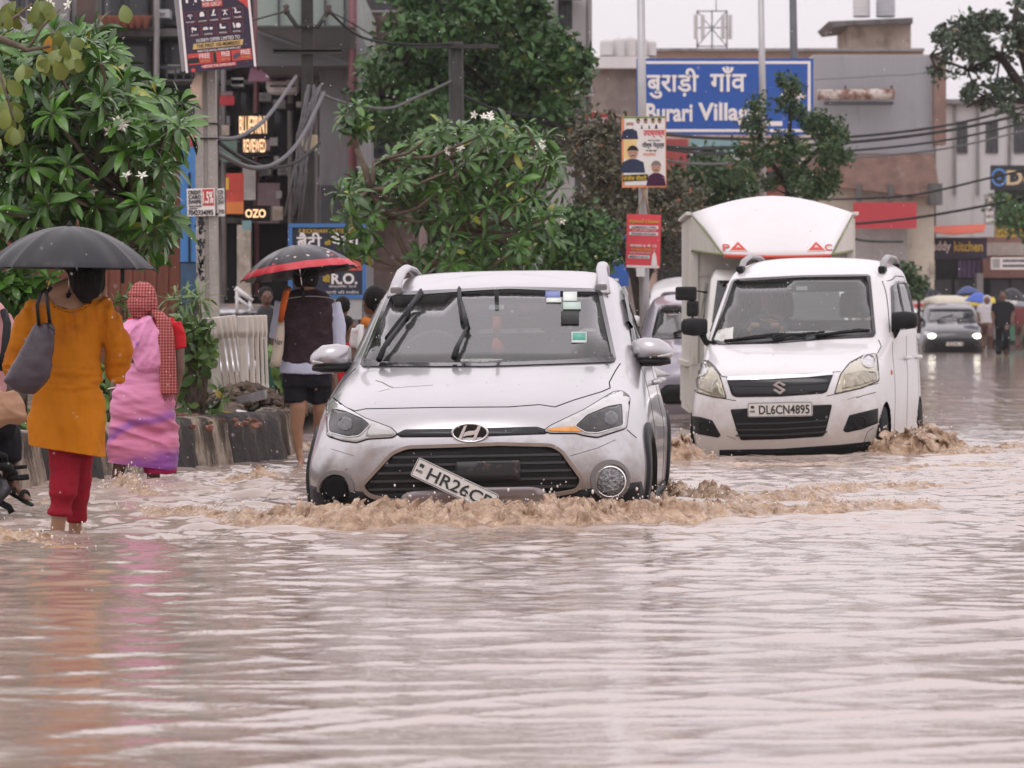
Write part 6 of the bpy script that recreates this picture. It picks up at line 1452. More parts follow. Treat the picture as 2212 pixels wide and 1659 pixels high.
# roof rails, handles, aerial
for sgn in(-1,1):
    r1=MB();pts=[(sgn*.60,2.05,1.175),(sgn*.59,2.16,1.255),(sgn*.575,2.30,1.318),(sgn*.57,2.55,1.345),(sgn*.565,2.85,1.335),(sgn*.55,3.1,1.285),(sgn*.54,3.18,1.24)]
    cs=[]
    for i,q in enumerate(pts):
        q=Vector(q);w_=.032 if 0<i<6 else .04;hh=.020 if i not in(0,6)else .012
        t=(Vector(pts[min(i+1,6)])-Vector(pts[max(i-1,0)])).normalized();up=Vector((1,0,0)).cross(t).normalized()
        if up.z<0:up=-up
        cs.append([q+Vector((w_*math.cos(a),0,0))+up*hh*math.sin(a)for a in[2*math.pi*k/10 for k in range(10)]])
    r1.loft(cs);rl=r1.build('roof_rail',M('rail_silver',(.48,.46,.48),.35,.4,var=.08),sil)
    for q_ in((sgn*.585,2.10,1.205),(sgn*.545,3.14,1.235)):MB().box(q_,(.065,.09,.05),bev=.012).build('rail_foot',grey_plastic,rl)
for yy in(2.42,3.08):
    hd=MB();q=S.ray('right',yy,.66)[0];hd.tube([q+Vector((.0,-.09,0)),q+Vector((.035,-.06,.005)),q+Vector((.038,.06,.008)),q+Vector((.0,.1,.005))],.014,8);hd.build('door_handle',paint_silver,sil)
ant=MB();ant.lathe((-.02,3.05,1.29),[(.035,0),(.03,.025),(.012,.04),(.002,.042)],10);ant.build('aerial_base',black_plastic,sil)
# rain visor over the side window
vz=MB();S.strip('right',[(1.95,.99),(2.2,1.115),(2.4,1.17),(2.62,1.19)],.05,.022,mb=vz,step=.05);vz.build('rain_visor',gloss_black,sil)
# wipers, mirror, stickers, hanging charm, cabin
wp=MB();wiper(S,'cam',(822,788),(880,700),None,wp);wiper(S,'cam',(880,700),(912,640),[(838,740),(860,708),(885,676),(913,640)],wp);wp.build('wiper',black_plastic,sil)
wp=MB();wiper(S,'cam',(982,784),(1010,722),None,wp);wiper(S,'cam',(1010,722),(998,664),[(993,632),(994,660),(998,690),(1000,704)],wp);wp.build('wiper',black_plastic,sil)
def on_glass(x0,y0,x1,y1,m_,name,off=.012):S.patch('cam',[(x0,y1),(x1,y1),(x1,y0),(x0,y0)],off,.001,step=20).build(name,m_,sil)
on_glass(1178,632,1210,646,M('sticker_blue',(.16,.2,.42),.5,var=.1),'sticker');on_glass(1180,647,1212,657,paper_m,'sticker')
on_glass(1216,634,1246,654,paper_m,'sticker');on_glass(1216,656,1254,672,M('sticker_pale_green',(.45,.56,.50),.6,var=.1),'sticker')
on_glass(1234,721,1266,744,paper_m,'sticker');on_glass(1236,723,1264,739,M('sticker_green',(.07,.32,.24),.5,var=.1),'sticker',.0132)
on_glass(1212,676,1250,704,M('sticker_black',(.03,.03,.03),.6,var=.4),'sticker')
vis=S.patch('cam',rounded([(1000,640),(1004,628),(1180,626),(1186,640),(1176,652),(1150,656),(1020,654),(1004,650)],8),-.05,.03,step=16);vis.build('mirror_shade_band',M('shade_band',(.05,.03,.035),.6,var=.1),sil)
cab=MB();q=S.ray('cam',1070,672)[0]+Vector((0,.12,0));cab.box(q,(.25,.04,.075),bev=.02);cab.cyl(q+Vector((0,0,.03)),q+Vector((0,-.03,.12)),.012);ir=cab.build('interior_mirror',dark_in,sil)
cb=MB();cb.box(q+Vector((0,-.024,.022)),(.085,.006,.025));cb.build('mirror_sticker',paper_m,ir)
ch=MB();ch.tube([q+Vector((0,-.02,-.03)),q+Vector((0,-.02,-.09)),q+Vector((-.01,-.02,-.15))],[.022,.026,.012],8);ch.tube([q+Vector((-.01,-.02,-.15)),q+Vector((0,-.02,-.2)),q+Vector((0,-.02,-.25))],[.012,.04,.03],8);ch.build('hanging_charm',M('red_cloth',(.42,.10,.07),.9,var=.3,vs=30),sil)
da=MB();da.loft([[(x,y+d,z)for y,d,z in((1.16,0,.70),(1.2,0,.79),(1.45,0,.80),(1.62,0,.74),(1.6,0,.55),(1.2,0,.55))]for x in(-.66,-.3,0,.3,.66)],smooth=False);da.build('dashboard',dash_m,sil)
sw=MB();c=Vector((-.34,1.70,.80));sw.tube([c+Vector((.18*math.cos(a),.05*math.sin(a),.17*math.sin(a)))for a in[2*math.pi*k/20 for k in range(21)]],.015,6,cap=False);sw.build('steering_wheel',dark_in,sil)
seat(S,-.34,2.2,.42);seat(S,.34,2.2,.42)
rs_=MB();rs_.box((0,3.05,.62),(1.1,.16,.5),bev=.06);rs_.box((0,2.8,.42),(1.15,.6,.18),bev=.05);rs_.ball((-.3,3.05,.93),.11,sc=(1,.5,.8));rs_.ball((.3,3.05,.93),.11,sc=(1,.5,.8));rs_.build('rear_seat',seat_m,sil)
fl_=MB();fl_.box2((-.8,1.2,.0),(.8,3.7,.03));fl_.box2((-.62,1.62,.5),(.62,1.66,.74));fl_.build('cabin_floor',dark_in,sil)
# ================================================================ white tall hatchback behind on the right
wag=thing('hatchback_car','white tall hatchback with chrome topped grille wading behind the silver car','car')
wrows=[
 [(0,0.12,-0.12),(0.3,0.13,-0.12),(0.5,0.18,-0.12),(0.62,0.26,-0.12),(0.7,0.5,-0.12),(0.71,0.85,-0.12),(0.71,1.4,-0.12),(0.71,2.0,-0.12),(0.71,2.6,-0.12),(0.71,3.1,-0.12),(0.64,3.45,-0.12),(0.4,3.55,-0.12),(0,3.58,-0.12)],
 [(0,0.05,0.05),(0.3,0.06,0.05),(0.53,0.11,0.03),(0.67,0.22,0.02),(0.74,0.5,0.02),(0.745,0.85,0.02),(0.735,1.4,0.02),(0.735,2.0,0.02),(0.735,2.6,0.02),(0.74,3.1,0.03),(0.69,3.45,0.04),(0.42,3.56,0.04),(0,3.6,0.04)],
 [(0,0.01,0.16),(0.3,0.02,0.16),(0.54,0.08,0.15),(0.69,0.19,0.15),(0.755,0.48,0.14),(0.755,0.85,0.13),(0.745,1.4,0.12),(0.745,2.0,0.12),(0.745,2.6,0.12),(0.755,3.1,0.14),(0.7,3.45,0.16),(0.42,3.57,0.17),(0,3.6,0.17)],
 [(0,0,0.3),(0.3,0.01,0.3),(0.545,0.065,0.29),(0.7,0.18,0.29),(0.76,0.47,0.28),(0.76,0.85,0.27),(0.75,1.4,0.26),(0.75,2.0,0.26),(0.75,2.6,0.26),(0.755,3.1,0.28),(0.7,3.44,0.3),(0.42,3.55,0.31),(0,3.58,0.31)],
 [(0,0.01,0.42),(0.3,0.02,0.42),(0.54,0.07,0.42),(0.69,0.2,0.41),(0.75,0.5,0.4),(0.76,0.88,0.4),(0.755,1.4,0.39),(0.755,2.0,0.4),(0.755,2.6,0.41),(0.75,3.1,0.43),(0.69,3.42,0.45),(0.42,3.53,0.46),(0,3.56,0.46)],
 [(0,0.02,0.52),(0.3,0.03,0.52),(0.53,0.085,0.52),(0.68,0.23,0.52),(0.745,0.54,0.51),(0.757,0.9,0.52),(0.755,1.4,0.52),(0.755,2.0,0.54),(0.752,2.6,0.55),(0.745,3.1,0.57),(0.68,3.4,0.59),(0.42,3.51,0.6),(0,3.54,0.6)],
 [(0,0.06,0.605),(0.3,0.07,0.605),(0.52,0.13,0.605),(0.66,0.29,0.61),(0.73,0.58,0.615),(0.748,0.92,0.63),(0.75,1.4,0.64),(0.75,2.0,0.66),(0.745,2.6,0.68),(0.735,3.1,0.7),(0.67,3.38,0.72),(0.42,3.49,0.73),(0,3.52,0.73)],
 [(0,0.17,0.67),(0.3,0.18,0.668),(0.51,0.25,0.665),(0.64,0.4,0.67),(0.71,0.65,0.69),(0.735,0.95,0.72),(0.742,1.4,0.73),(0.742,2.0,0.75),(0.737,2.6,0.77),(0.725,3.1,0.79),(0.66,3.36,0.8),(0.41,3.47,0.81),(0,3.5,0.81)],
 [(0,0.5,0.765),(0.3,0.51,0.762),(0.5,0.57,0.76),(0.64,0.68,0.76),(0.705,0.82,0.77),(0.73,1.02,0.8),(0.74,1.4,0.82),(0.742,2.0,0.84),(0.737,2.6,0.86),(0.722,3.1,0.88),(0.65,3.34,0.89),(0.4,3.45,0.9),(0,3.48,0.9)],
 [(0,0.8,0.84),(0.3,0.81,0.838),(0.53,0.86,0.835),(0.67,0.95,0.835),(0.72,1.05,0.845),(0.74,1.2,0.87),(0.745,1.5,0.885),(0.742,2.0,0.9),(0.737,2.6,0.92),(0.72,3.1,0.94),(0.64,3.32,0.95),(0.4,3.43,0.96),(0,3.46,0.96)],
 [(0,0.87,0.87),(0.305,0.88,0.868),(0.55,0.93,0.865),(0.695,1.02,0.865),(0.735,1.12,0.88),(0.75,1.27,0.9),(0.747,1.5,0.91),(0.742,2.0,0.925),(0.737,2.6,0.945),(0.72,3.1,0.965),(0.63,3.3,0.975),(0.4,3.41,0.98),(0,3.44,0.98)],
 [(0,1.19,1.12),(0.31,1.2,1.118),(0.525,1.24,1.115),(0.655,1.31,1.11),(0.695,1.39,1.12),(0.708,1.5,1.13),(0.708,1.65,1.14),(0.705,2.05,1.15),(0.7,2.6,1.16),(0.685,3.05,1.17),(0.6,3.2,1.18),(0.38,3.31,1.18),(0,3.34,1.18)],
 [(0,1.52,1.365),(0.29,1.53,1.36),(0.49,1.56,1.355),(0.615,1.61,1.345),(0.65,1.67,1.355),(0.663,1.76,1.37),(0.663,1.9,1.385),(0.662,2.2,1.395),(0.658,2.6,1.4),(0.64,2.95,1.39),(0.57,3.1,1.385),(0.36,3.2,1.38),(0,3.22,1.38)],
 [(0,1.59,1.4),(0.28,1.6,1.398),(0.465,1.63,1.392),(0.575,1.68,1.385),(0.605,1.74,1.4),(0.62,1.83,1.425),(0.62,1.96,1.445),(0.62,2.22,1.46),(0.615,2.6,1.465),(0.6,2.9,1.455),(0.53,3.04,1.445),(0.33,3.13,1.44),(0,3.15,1.44)],
 [(0,1.75,1.46),(0.24,1.76,1.458),(0.38,1.79,1.45),(0.45,1.84,1.45),(0.475,1.89,1.46),(0.485,1.97,1.48),(0.49,2.08,1.5),(0.495,2.28,1.515),(0.49,2.58,1.52),(0.47,2.8,1.505),(0.42,2.92,1.495),(0.28,2.99,1.49),(0,3.01,1.49)],
 [(0,2.02,1.525),(0.12,2.03,1.523),(0.2,2.05,1.52),(0.22,2.08,1.52),(0.23,2.12,1.523),(0.24,2.17,1.53),(0.24,2.25,1.535),(0.24,2.38,1.54),(0.24,2.52,1.54),(0.22,2.6,1.535),(0.2,2.66,1.53),(0.12,2.7,1.53),(0,2.72,1.53)]
]
def c2(pts):return[(1382.4+.3993*a,374.4+.3993*b)for a,b in pts]
G=Car(wag,R(-12.3),R(.2),Vector((2.03,30.0,0)),wrows,4)
ws2=rounded(c2([(381,927),(497,585),(512,574),(870,555),(1230,549),(1246,556),(1275,870),(1262,888),(1050,897),(720,922),(470,928)]),6)
G.holes.append(('cam',offset_poly(ws2,-2.5)))
gw1=rounded([(1.18,.93),(1.62,1.30),(1.95,1.345),(1.97,.955)],.04);gw2=rounded([(2.04,.955),(2.02,1.345),(2.55,1.35),(2.68,1.2),(2.74,.985)],.05);gw3=rounded([(2.84,1.0),(2.78,1.2),(2.66,1.34),(2.9,1.3),(3.02,1.05)],.04)
for sd in('right','left'):
    for pz in(gw1,gw2,gw3):G.holes.append((sd,offset_poly(pz,-.018)))
grw=rounded([(-.5,1.0),(.5,1.0),(.43,1.31),(-.43,1.31)],.06);G.holes.append(('rear',offset_poly(grw,-.02)))
GF,GR_=(.62,.10),(3.0,.10)
for sd in('right','left'):
    for c in(GF,GR_):G.holes.append((sd,circ(*c,.30)))
G.shell_mb().build('body',paint_white,wag);G.headliner(.95,liner)
G.glass('windscreen','cam',ws2,6)
for sd in('right','left'):
    for pz in(gw1,gw2,gw3):G.glass('side_window',sd,pz,.014,glass_side)
G.glass('rear_window','rear',grw,.02)
for sx_ in(-1,1):
    for c in(GF,GR_):
        wl=MB();wl.loft([[(sx_*o,c[0]+.315*math.cos(2*math.pi*k/24),c[1]+.315*math.sin(2*math.pi*k/24))for k in range(24)]for o in(.735,.45)],cap=False);wl.build('wheel_arch',seal_m,wag)
        wheel(G,sx_*.655,c[0],c[1],.275,.17,.4,sx_)
seam=MB()
G.strip('cam',c2([(442,1098),(470,1103),(760,1093),(1070,1074),(1085,1074)]),.007,.0015,mb=seam,step=5)
G.strip('cam',c2([(442,1098),(405,1045),(365,1010)]),.007,.0015,mb=seam,step=5);G.strip('cam',c2([(1285,975),(1305,935),(1290,900)]),.006,.0015,mb=seam,step=5)
G.strip('cam',c2([(272,1180),(470,1222),(520,1230)]),.005,.0015,mb=seam,step=5);G.strip('cam',c2([(1290,1135),(1052,1196),(1010,1205)]),.005,.0015,mb=seam,step=5)
for yy in(1.12,2.0,2.86):G.strip('right',[(yy,.04),(yy+.02,.5),(yy+.03,.90)],.006,.0015,mb=seam,step=.05)
G.strip('right',[(1.0,.05),(2.8,.06)],.006,.0015,mb=seam,step=.05)
G.strip('right',[(1.15,.93),(1.6,1.335),(2.0,1.385),(2.6,1.385),(2.8,1.25),(2.88,.95)],.007,.0015,mb=seam,step=.05)
seam.build('panel_gap',seal_m,wag)
scm2=M('scuff',(.08,.07,.06),.8,var=.6,vs=60)
for pth,w_ in(([(1170,1215),(1215,1200),(1275,1185)],.006),([(1200,1490),(1230,1400),(1262,1375)],.006),([(470,1420),(520,1440)],.004),([(1120,1225),(1180,1205)],.003)):G.strip('cam',c2(pth),w_,.001,step=4).build('scratch',scm2,wag)
up=rounded(c2([(466,1106),(640,1103),(900,1092),(1050,1080),(1035,1118),(1012,1182),(990,1192),(760,1208),(520,1212),(497,1200)]),4)
ug=G.patch('cam',up,.003,.008,step=8).build('upper_grille',gloss_black,wag)
cs_=MB();G.strip('cam',c2([(474,1112),(640,1109),(900,1098),(1042,1086)]),.035,.010,mb=cs_,step=6);cs_.build('chrome_strip',chrome,ug)
gs=MB();G.strip('cam',c2([(490,1150),(700,1150),(1025,1132)]),.012,.008,mb=gs,step=8);G.strip('cam',c2([(500,1185),(700,1188),(1010,1168)]),.010,.007,mb=gs,step=8);gs.build('grille_bars',gloss_black,ug)
sb=MB() # the S-shaped badge
sb.prism([(x*.0032,0,z*.0032)for x,z in[(8,11),(16,3),(4,-4),(8,-7),(-1,-13),(-14,-5),(-9,-2),(-1,-7),(2,-5),(-14,5),(-1,14),(13,6),(9,3),(-1,8.5),(-4,6),(7,-.5),(16,3)][:16]],(0,-.008,0))
sb=MB()
for poly in([(-14,5),(-1,14.5),(14,5.5),(9,2.5),(-1,8.8),(-5,6)],[(-14,5),(-5,6),(14,-5.5),(5,-6)],[(14,-5.5),(1,-14.5),(-14,-5.5),(-9,-2.5),(1,-8.8),(5,-6)]):sb.prism([(x*.0036,0,z*.0036)for x,z in poly],(0,-.007,0))
G.put(sb,'cam',*c2([(756,1160)])[0],.014,0,plane=(0,1,.05));sb.build('emblem',chrome,ug)
lg=rounded(c2([(488,1277),(760,1262),(1040,1250),(1022,1330),(1000,1412),(985,1424),(760,1438),(545,1444),(525,1395)]),5)
lgo=G.patch('cam',lg,.003,.008,step=8).build('lower_grille',black_plastic,wag)
gs=MB()
for y in(1352,1385,1414):G.strip('cam',c2([(520,y+4),(760,y),(1012,y-16)]),.010,.009,mb=gs,step=8)
gs.build('grille_bars',M('grille_slat',(.035,)*3),lgo)
for pz in([(283,1312),(330,1318),(392,1336),(438,1418),(425,1430),(300,1408),(286,1390)],[(1098,1392),(1132,1308),(1210,1290),(1288,1270),(1286,1352),(1200,1385),(1118,1402)]):
    fg=G.patch('cam',rounded(c2(pz),3),.003,.008,step=5).build('fog_lamp_recess',black_plastic,wag)
    cx_=sum(p[0]for p in c2(pz))/len(pz);cy_=sum(p[1]for p in c2(pz))/len(pz)
    fb=MB();G.ring_bead('cam',circ(cx_,cy_,12),.008,.008,fb,3);fb.build('fog_lamp_ring',gloss_black,fg)
def hl2(outl,lensc,div):
    h=G.patch('cam',rounded(c2(outl),4),.004,.01,step=5).build('headlight',lamp_yellow,wag)
    b_=MB();G.ring_bead('cam',rounded(c2(outl),4),.008,.004,b_,4);b_.build('headlight_seal',seal_m,h)
    q=MB();cx_,cy_=c2([lensc])[0];G.patch('cam',circ(cx_,cy_,13),.010,.006,step=5,mb=q);q.build('lamp_bowl',lamp_in,h)
    q=MB();G.ring_bead('cam',circ(cx_,cy_,14),.012,.012,q,3);q.build('chrome_ring',lamp_clear,h)
    q=MB();G.patch('cam',rounded(c2(div),3),.006,.004,step=5,mb=q);q.build('lamp_reflector',M('lamp_ribbed',(.33,.30,.24),.15,.5,var=.5,vs=30,streak=True),h)
hl2([(290,1168),(296,1085),(318,1018),(355,1012),(398,1050),(432,1095),(468,1218),(400,1210),(320,1190)],(333,1062),[(305,1110),(420,1120),(450,1205),(390,1198),(310,1165)])
hl2([(1052,1195),(1085,1088),(1135,1025),(1215,982),(1278,975),(1288,1040),(1293,1122),(1200,1162)],(1236,1018),[(1090,1170),(1105,1090),(1200,1070),(1275,1075),(1280,1120),(1190,1150)])
pl,ink=number_plate(G,'DL6CN4895',.50,.112)
for q in(pl,ink):G.put(q,'cam',*c2([(760,1277)])[0],.022,R(-1.6),plane=(.03,1,.02))
pp=pl.build('number_plate',plate_m,wag);ink.build('plate_lettering',plate_ink,pp)
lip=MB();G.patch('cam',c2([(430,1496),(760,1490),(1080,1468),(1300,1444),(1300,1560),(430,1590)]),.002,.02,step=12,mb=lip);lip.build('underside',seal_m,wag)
for cx_,cy_,sgn in((1499,706,-1),(1955,692,1)):
    c=G.Mi@P(cx_,cy_,31.1 if sgn<0 else 31.0);mb=MB();rs=[]
    for t,h,d in((-.105,.05,.03),(-.095,.065,.05),(0,.074,.07),(.08,.062,.06),(.10,.035,.03)):
        rs.append([c+Vector((sgn*t,d*math.copysign(abs(math.cos(a))**.7,math.cos(a)),h*math.copysign(abs(math.sin(a))**.6,math.sin(a))))for a in[2*math.pi*k/14 for k in range(14)]])
    mb.loft(rs);mo=mb.build('wing_mirror',black_plastic,wag)
    st=MB();st.tube([c+Vector((-sgn*.06,.02,-.05)),c+Vector((-sgn*.09,.04,-.12)),c+Vector((-sgn*.17,.08,-.17))],[.03,.025,.035],8);st.build('mirror_stem',black_plastic,mo)
for sgn in(-1,1):
    rl=MB();pts=[Vector(p)for p in((sgn*.575,1.80,1.425),(sgn*.57,1.9,1.50),(sgn*.565,2.2,1.545),(sgn*.56,2.7,1.54),(sgn*.55,2.95,1.49))]
    rl.loft([[q+Vector((.028*math.cos(a),0,.017*math.sin(a)))for a in[2*math.pi*k/10 for k in range(10)]]for q in pts]);ro=rl.build('roof_rail',M('rail_grey',(.30,.29,.29),.4,.3,var=.1),wag)
    for q_ in((sgn*.575,1.79,1.435),(sgn*.555,2.95,1.475)):MB().box(q_,(.06,.16,.055),bev=.02).build('rail_foot',black_plastic,ro)
for yy in(1.92,2.74):
    q=G.ray('right',yy,.72)[0];hd=MB();hd.tube([q+Vector((-.01,-.08,0)),q+Vector((.035,-.05,.005)),q+Vector((.035,.06,.005)),q+Vector((-.01,.09,0))],.016,8);hd.build('door_handle',paint_white,wag)
si=MB();q=G.ray('right',.98,.62)[0];si.ball(q,.022,8,6,(.5,1,1));si.build('side_indicator',M('side_lamp',(.5,.12,.04),.3,var=.1),wag)
w1=MB();wiper(G,'cam',c2([(720,918)])[0],c2([(780,895)])[0],c2([(460,924),(600,900),(740,882),(900,886)]),w1);w1.build('wiper',black_plastic,wag)
w1=MB();wiper(G,'cam',c2([(730,920)])[0],c2([(1000,880)])[0],c2([(950,895),(1080,872),(1180,860),(1238,864)]),w1);w1.build('wiper',black_plastic,wag)
ir=MB();q=G.ray('cam',*c2([(866,618)])[0])[0]+Vector((0,.12,0));ir.box(q,(.24,.04,.07),bev=.02);iro=ir.build('interior_mirror',dark_in,wag)
MB().box(q+Vector((0,-.024,-.005)),(.09,.006,.03)).build('mirror_sticker',paper_m,iro)
da=MB();da.loft([[(x,y,z)for y,z in((.92,.74),(.95,.855),(1.25,.86),(1.38,.8),(1.36,.55),(.95,.55))]for x in(-.62,-.3,0,.3,.62)],smooth=False);da.build('dashboard',dash_m,wag)
sw=MB();c=Vector((-.32,1.42,.90));sw.tube([c+Vector((.18*math.cos(a),.07*math.sin(a),.16*math.sin(a)))for a in[2*math.pi*k/20 for k in range(21)]],.016,6,cap=False);sw.build('steering_wheel',dark_in,wag)
seat(G,-.32,1.95,.50);seat(G,.32,1.95,.50)
rs_=MB();rs_.box((0,2.85,.75),(1.05,.16,.55),bev=.06);rs_.box((0,2.6,.5),(1.1,.55,.2),bev=.05);rs_.build('rear_seat',seat_m,wag)
MB().box2((-.66,.9,.0),(.66,3.3,.03)).build('cabin_floor',dark_in,wag)

# ================================================================ simpler cars: same two skins with front details in car space
def simple_car(base,name,label,loc,yaw,paint,plate='',scale=1.0,lights=None,dark_low=False,group=None,lit=False,wip=True,roof_box=False):
    root=thing(name,label,'car',group=group)
    rws=rows if base=='low' else wrows
    c=Car(root,yaw,0,loc,[[(x*scale,y*scale,z*scale)for x,y,z in r]for r in rws],2);k=scale
    if base=='low':
        wo=[(-.66,.80),(-.58,1.175),(0,1.185),(.58,1.175),(.66,.80),(0,.825)];sw_=(side_win,side_win2);wf,wr,rad,tr=WF,WR,.30,.775
        hl=[(.42,.43),(.62,.40),(.80,.46),(.79,.55),(.62,.52)];gr=[(-.5,.12),(.5,.12),(.58,.22),(.48,.33),(-.48,.33),(-.58,.22)];pz=.22;rw=rear_win
    else:
        wo=[(-.62,.86),(-.53,1.33),(0,1.35),(.53,1.33),(.62,.86),(0,.875)];sw_=(gw1,gw2,gw3);wf,wr,rad,tr=GF,GR_,.275,.655
        hl=[(.45,.46),(.66,.46),(.68,.62),(.58,.62),(.47,.56)];gr=[(-.42,.14),(.42,.14),(.46,.34),(-.46,.34)];pz=.36;rw=grw
    K=lambda p:[(a*k,b*k)for a,b in p]
    wo=rounded(K(wo),.06);c.holes.append(('front',offset_poly(wo,-.03)))
    for sd in('right','left'):
        for p_ in sw_:c.holes.append((sd,offset_poly(K(p_),-.025)))
    c.holes.append(('rear',offset_poly(K(rw),-.03)))
    c.shell_mb().build('body',paint,root);c.glass('windscreen','front',wo,.03)
    for sd in('right','left'):
        for p_ in sw_:c.glass('side_window',sd,K(p_),.02,glass_side)
    c.glass('rear_window','rear',K(rw),.03)
    for s_ in(1,-1):
        o=rounded(K(hl if s_>0 else mirror_x(hl)),.02)
        h=c.patch('front',o,.006,.012).build('headlight',lights or lamp_clear,root)
    g=c.patch('front',rounded(K(gr),.04),.006,.012).build('grille',black_plastic,root)
    if dark_low:c.patch('front',K([(-.9,-.1),(.9,-.1),(.88,.34),(.5,.36),(-.5,.36),(-.88,.34)]),.003,.01,step=.1).build('bumper_cladding',black_plastic,root)
    pl,ink=number_plate(c,plate or 'DL8',.46*k,.105*k)
    for q in(pl,ink):c.put(q,'front',0,pz*k,.03,plane=(0,1,0))
    po=pl.build('number_plate',plate_m,root)
    if plate:ink.build('plate_lettering',plate_ink,po)
    for s_ in(1,-1):
        q=c.ray('right' if s_>0 else 'left',wf[0]+.85,(.84 if base=='low' else .95)*k)[0];mb=MB();mb.ball(q+Vector((s_*.12,0,.03)),.09*k,10,7,(1.25,.7,.8));mb.tube([q,q+Vector((s_*.1,0,0))],.03,6);mb.build('wing_mirror',black_plastic if dark_low else paint,root)
        for cy,cz in(wf,wr):
            wheel(c,s_*tr*k,cy*k,cz*k,rad*k,.19*k,0,s_)
    if wip:
        for x0 in(-.45,.1):
            w_=MB();wiper(c,'front',((x0+.05)*k,(.83 if base=='low' else .89)*k),((x0+.3)*k,(.9 if base=='low' else .97)*k),K([(x0+.05,(.85 if base=='low' else .91)),(x0+.5,(1.0 if base=='low' else 1.05))]),w_);w_.build('wiper',black_plastic,root)
    z0=.42 if base=='low' else .5
    for x in(-.33,.33):seat(c,x*k,2.15*k,z0*k)
    MB().box((0,2.95*k,(z0+.25)*k),(1.1*k,.2,.55*k),bev=.05).build('rear_seat',seat_m,root)
    MB().box2((-.6*k,1.3*k,0),(.6*k,3.3*k,.04)).build('cabin_floor',dark_in,root)
    return root,c
mv,mc=simple_car('low','compact_car','mauve grey car half hidden between the silver car and the box truck',Vector((2.12,42.0,0)),R(-3),paint_purple,'DL38',1.0,group=None)
simple_car('tall','white_van','white tall van peeking over the mauve grey car',Vector((2.32,47.5,0)),R(-3),paint_white,'',1.02)
head_on=M('headlamp_on',(1.0,.93,.78),.2,var=0,emit=4)
gv,gc=simple_car('low','suv_car','dark grey car coming with both headlamps lit on the far road',Vector((13.05,116.0,.02)),R(-3),paint_grey,'DL1',1.09,dark_low=True)
for s_ in(1,-1):
    hp=MB();q=gc.ray('front',s_*.66,.47)[0];hp.ball(q+Vector((0,-.04,0)),.085,10,7,(1.5,.5,.9));hp.build('headlamp_bulb',head_on,gv)
simple_car('low','white_car','white car mostly hidden behind the white hatchback, left of the dark grey car',Vector((12.35,124.0,.02)),R(-3),paint_white,'',1.0)
simple_car('low','parked_car','pale silver car parked behind the broken white railing',P(531,760,54)*Vector((1,1,0)),R(8),paint_silver,'',.93)if False else simple_car('low','parked_car','pale silver car parked behind the broken white railing',Vector((-3.72,54.0,-.05)),R(6),paint_silver,'',.98)

# ================================================================ box truck behind the white hatchback
trk=thing('box_truck','cream box truck with arched white air deflector lettered P and C','truck',(2.5,37.8,0),(0,0,R(-.8)))
cream=M('cream_panel',(.62,.60,.55),.6,var=.08,vs=4,stain=(.42,.38,.31),ss=5,st=.64,streak=True)
tw,y0,y1,zb=.775,0.0,2.5,.60
bx=MB();arc=[(-tw,2.05)]+[(-tw+2*tw*k/12,2.05+.165*math.sin(math.pi*k/12)**1.0)for k in range(1,12)]+[(tw,2.05)]
bx.prism([(x,y0,z)for x,z in[(-tw,zb)]+arc+[(tw,zb)]],(0,y1-y0,0))
bo=bx.build('cargo_box',cream,trk)
rb=MB()
for k in range(21):
    y=.08+k*.115
    for s_ in(-1,1):rb.box((s_*(tw+.012),y,1.30),(.024,.06,1.40),bev=.006)
rb.build('side_ribs',cream,bo)
fr2=MB()
for s_ in(-1,1):
    fr2.box((s_*(tw-.03),y0-.012,1.32),(.07,.03,1.46),bev=.005);fr2.box((s_*(tw+.03),1.25,2.045),(.05,2.5,.035),bev=.006);fr2.box((s_*(tw+.03),1.25,.60),(.07,2.52,.05),bev=.006)
for z in(1.45,1.02):fr2.box((0,y0-.008,z),(1.45,.018,.012))
fr2.build('box_frame',cream,bo)
# lower drop side with vertical slots
ls=MB()
for s_ in(-1,1):
    ls.box((s_*(tw+.01),1.25,.36),(.03,2.5,.46))
    for k in range(20):ls.box((s_*(tw+.03),.1+k*.12,.38),(.02,.05,.36),bev=.006)
ls.box((0,y0-.005,.36),(1.55,.03,.46));dp=ls.build('drop_side',cream,bo)
rst=MB()
for k in range(20):rst.box((-(tw+.03),.16+k*.12,.40+.08*((k%3)-1)),(.012,.03,.16))
rst.build('red_marking',M('red_paint_worn',(.45,.10,.06),.6,var=.4,vs=20),dp)
# visor
vz=MB();top=[Vector((x,y0-.02,z))for x,z in arc];n=len(top);hw=.50;bot=[Vector((-hw+2*hw*k/(n-1),y0-.95,1.635-.012*math.sin(math.pi*k/(n-1))))for k in range(n)]
rowsv=[]
for t in range(9):
    u=t/8;rowsv.append([top[k].lerp(bot[k],u)+Vector((0,-.035*math.sin(math.pi*u),.02*math.sin(math.pi*u)))for k in range(n)])
rowsv2=[[p+Vector((0,.03,-.03))for p in r]for r in rowsv]
b0=0;vsx=[p for r in rowsv for p in r]+[p for r in rowsv2 for p in r];m_=9*n;fsx=[]
for i in range(8):
    for k in range(n-1):
        a=i*n+k;fsx.append((a,a+n,a+n+1,a+1));fsx.append((m_+a,m_+a+1,m_+a+n+1,m_+a+n))
for i in range(8):
    for k in(0,n-1):
        a=i*n+k;fsx.append((a,m_+a,m_+a+n,a+n))
for k in range(n-1):fsx.append((8*n+k,m_+8*n+k,m_+8*n+k+1,8*n+k+1))
vz.add(vsx,fsx,True);vo=vz.build('air_deflector',M('deflector_white',(.66,.635,.635),.4,var=.05,vs=3,coat=.3,stain=(.62,.57,.52),ss=2.2,st=.68),trk)
sd_=MB()
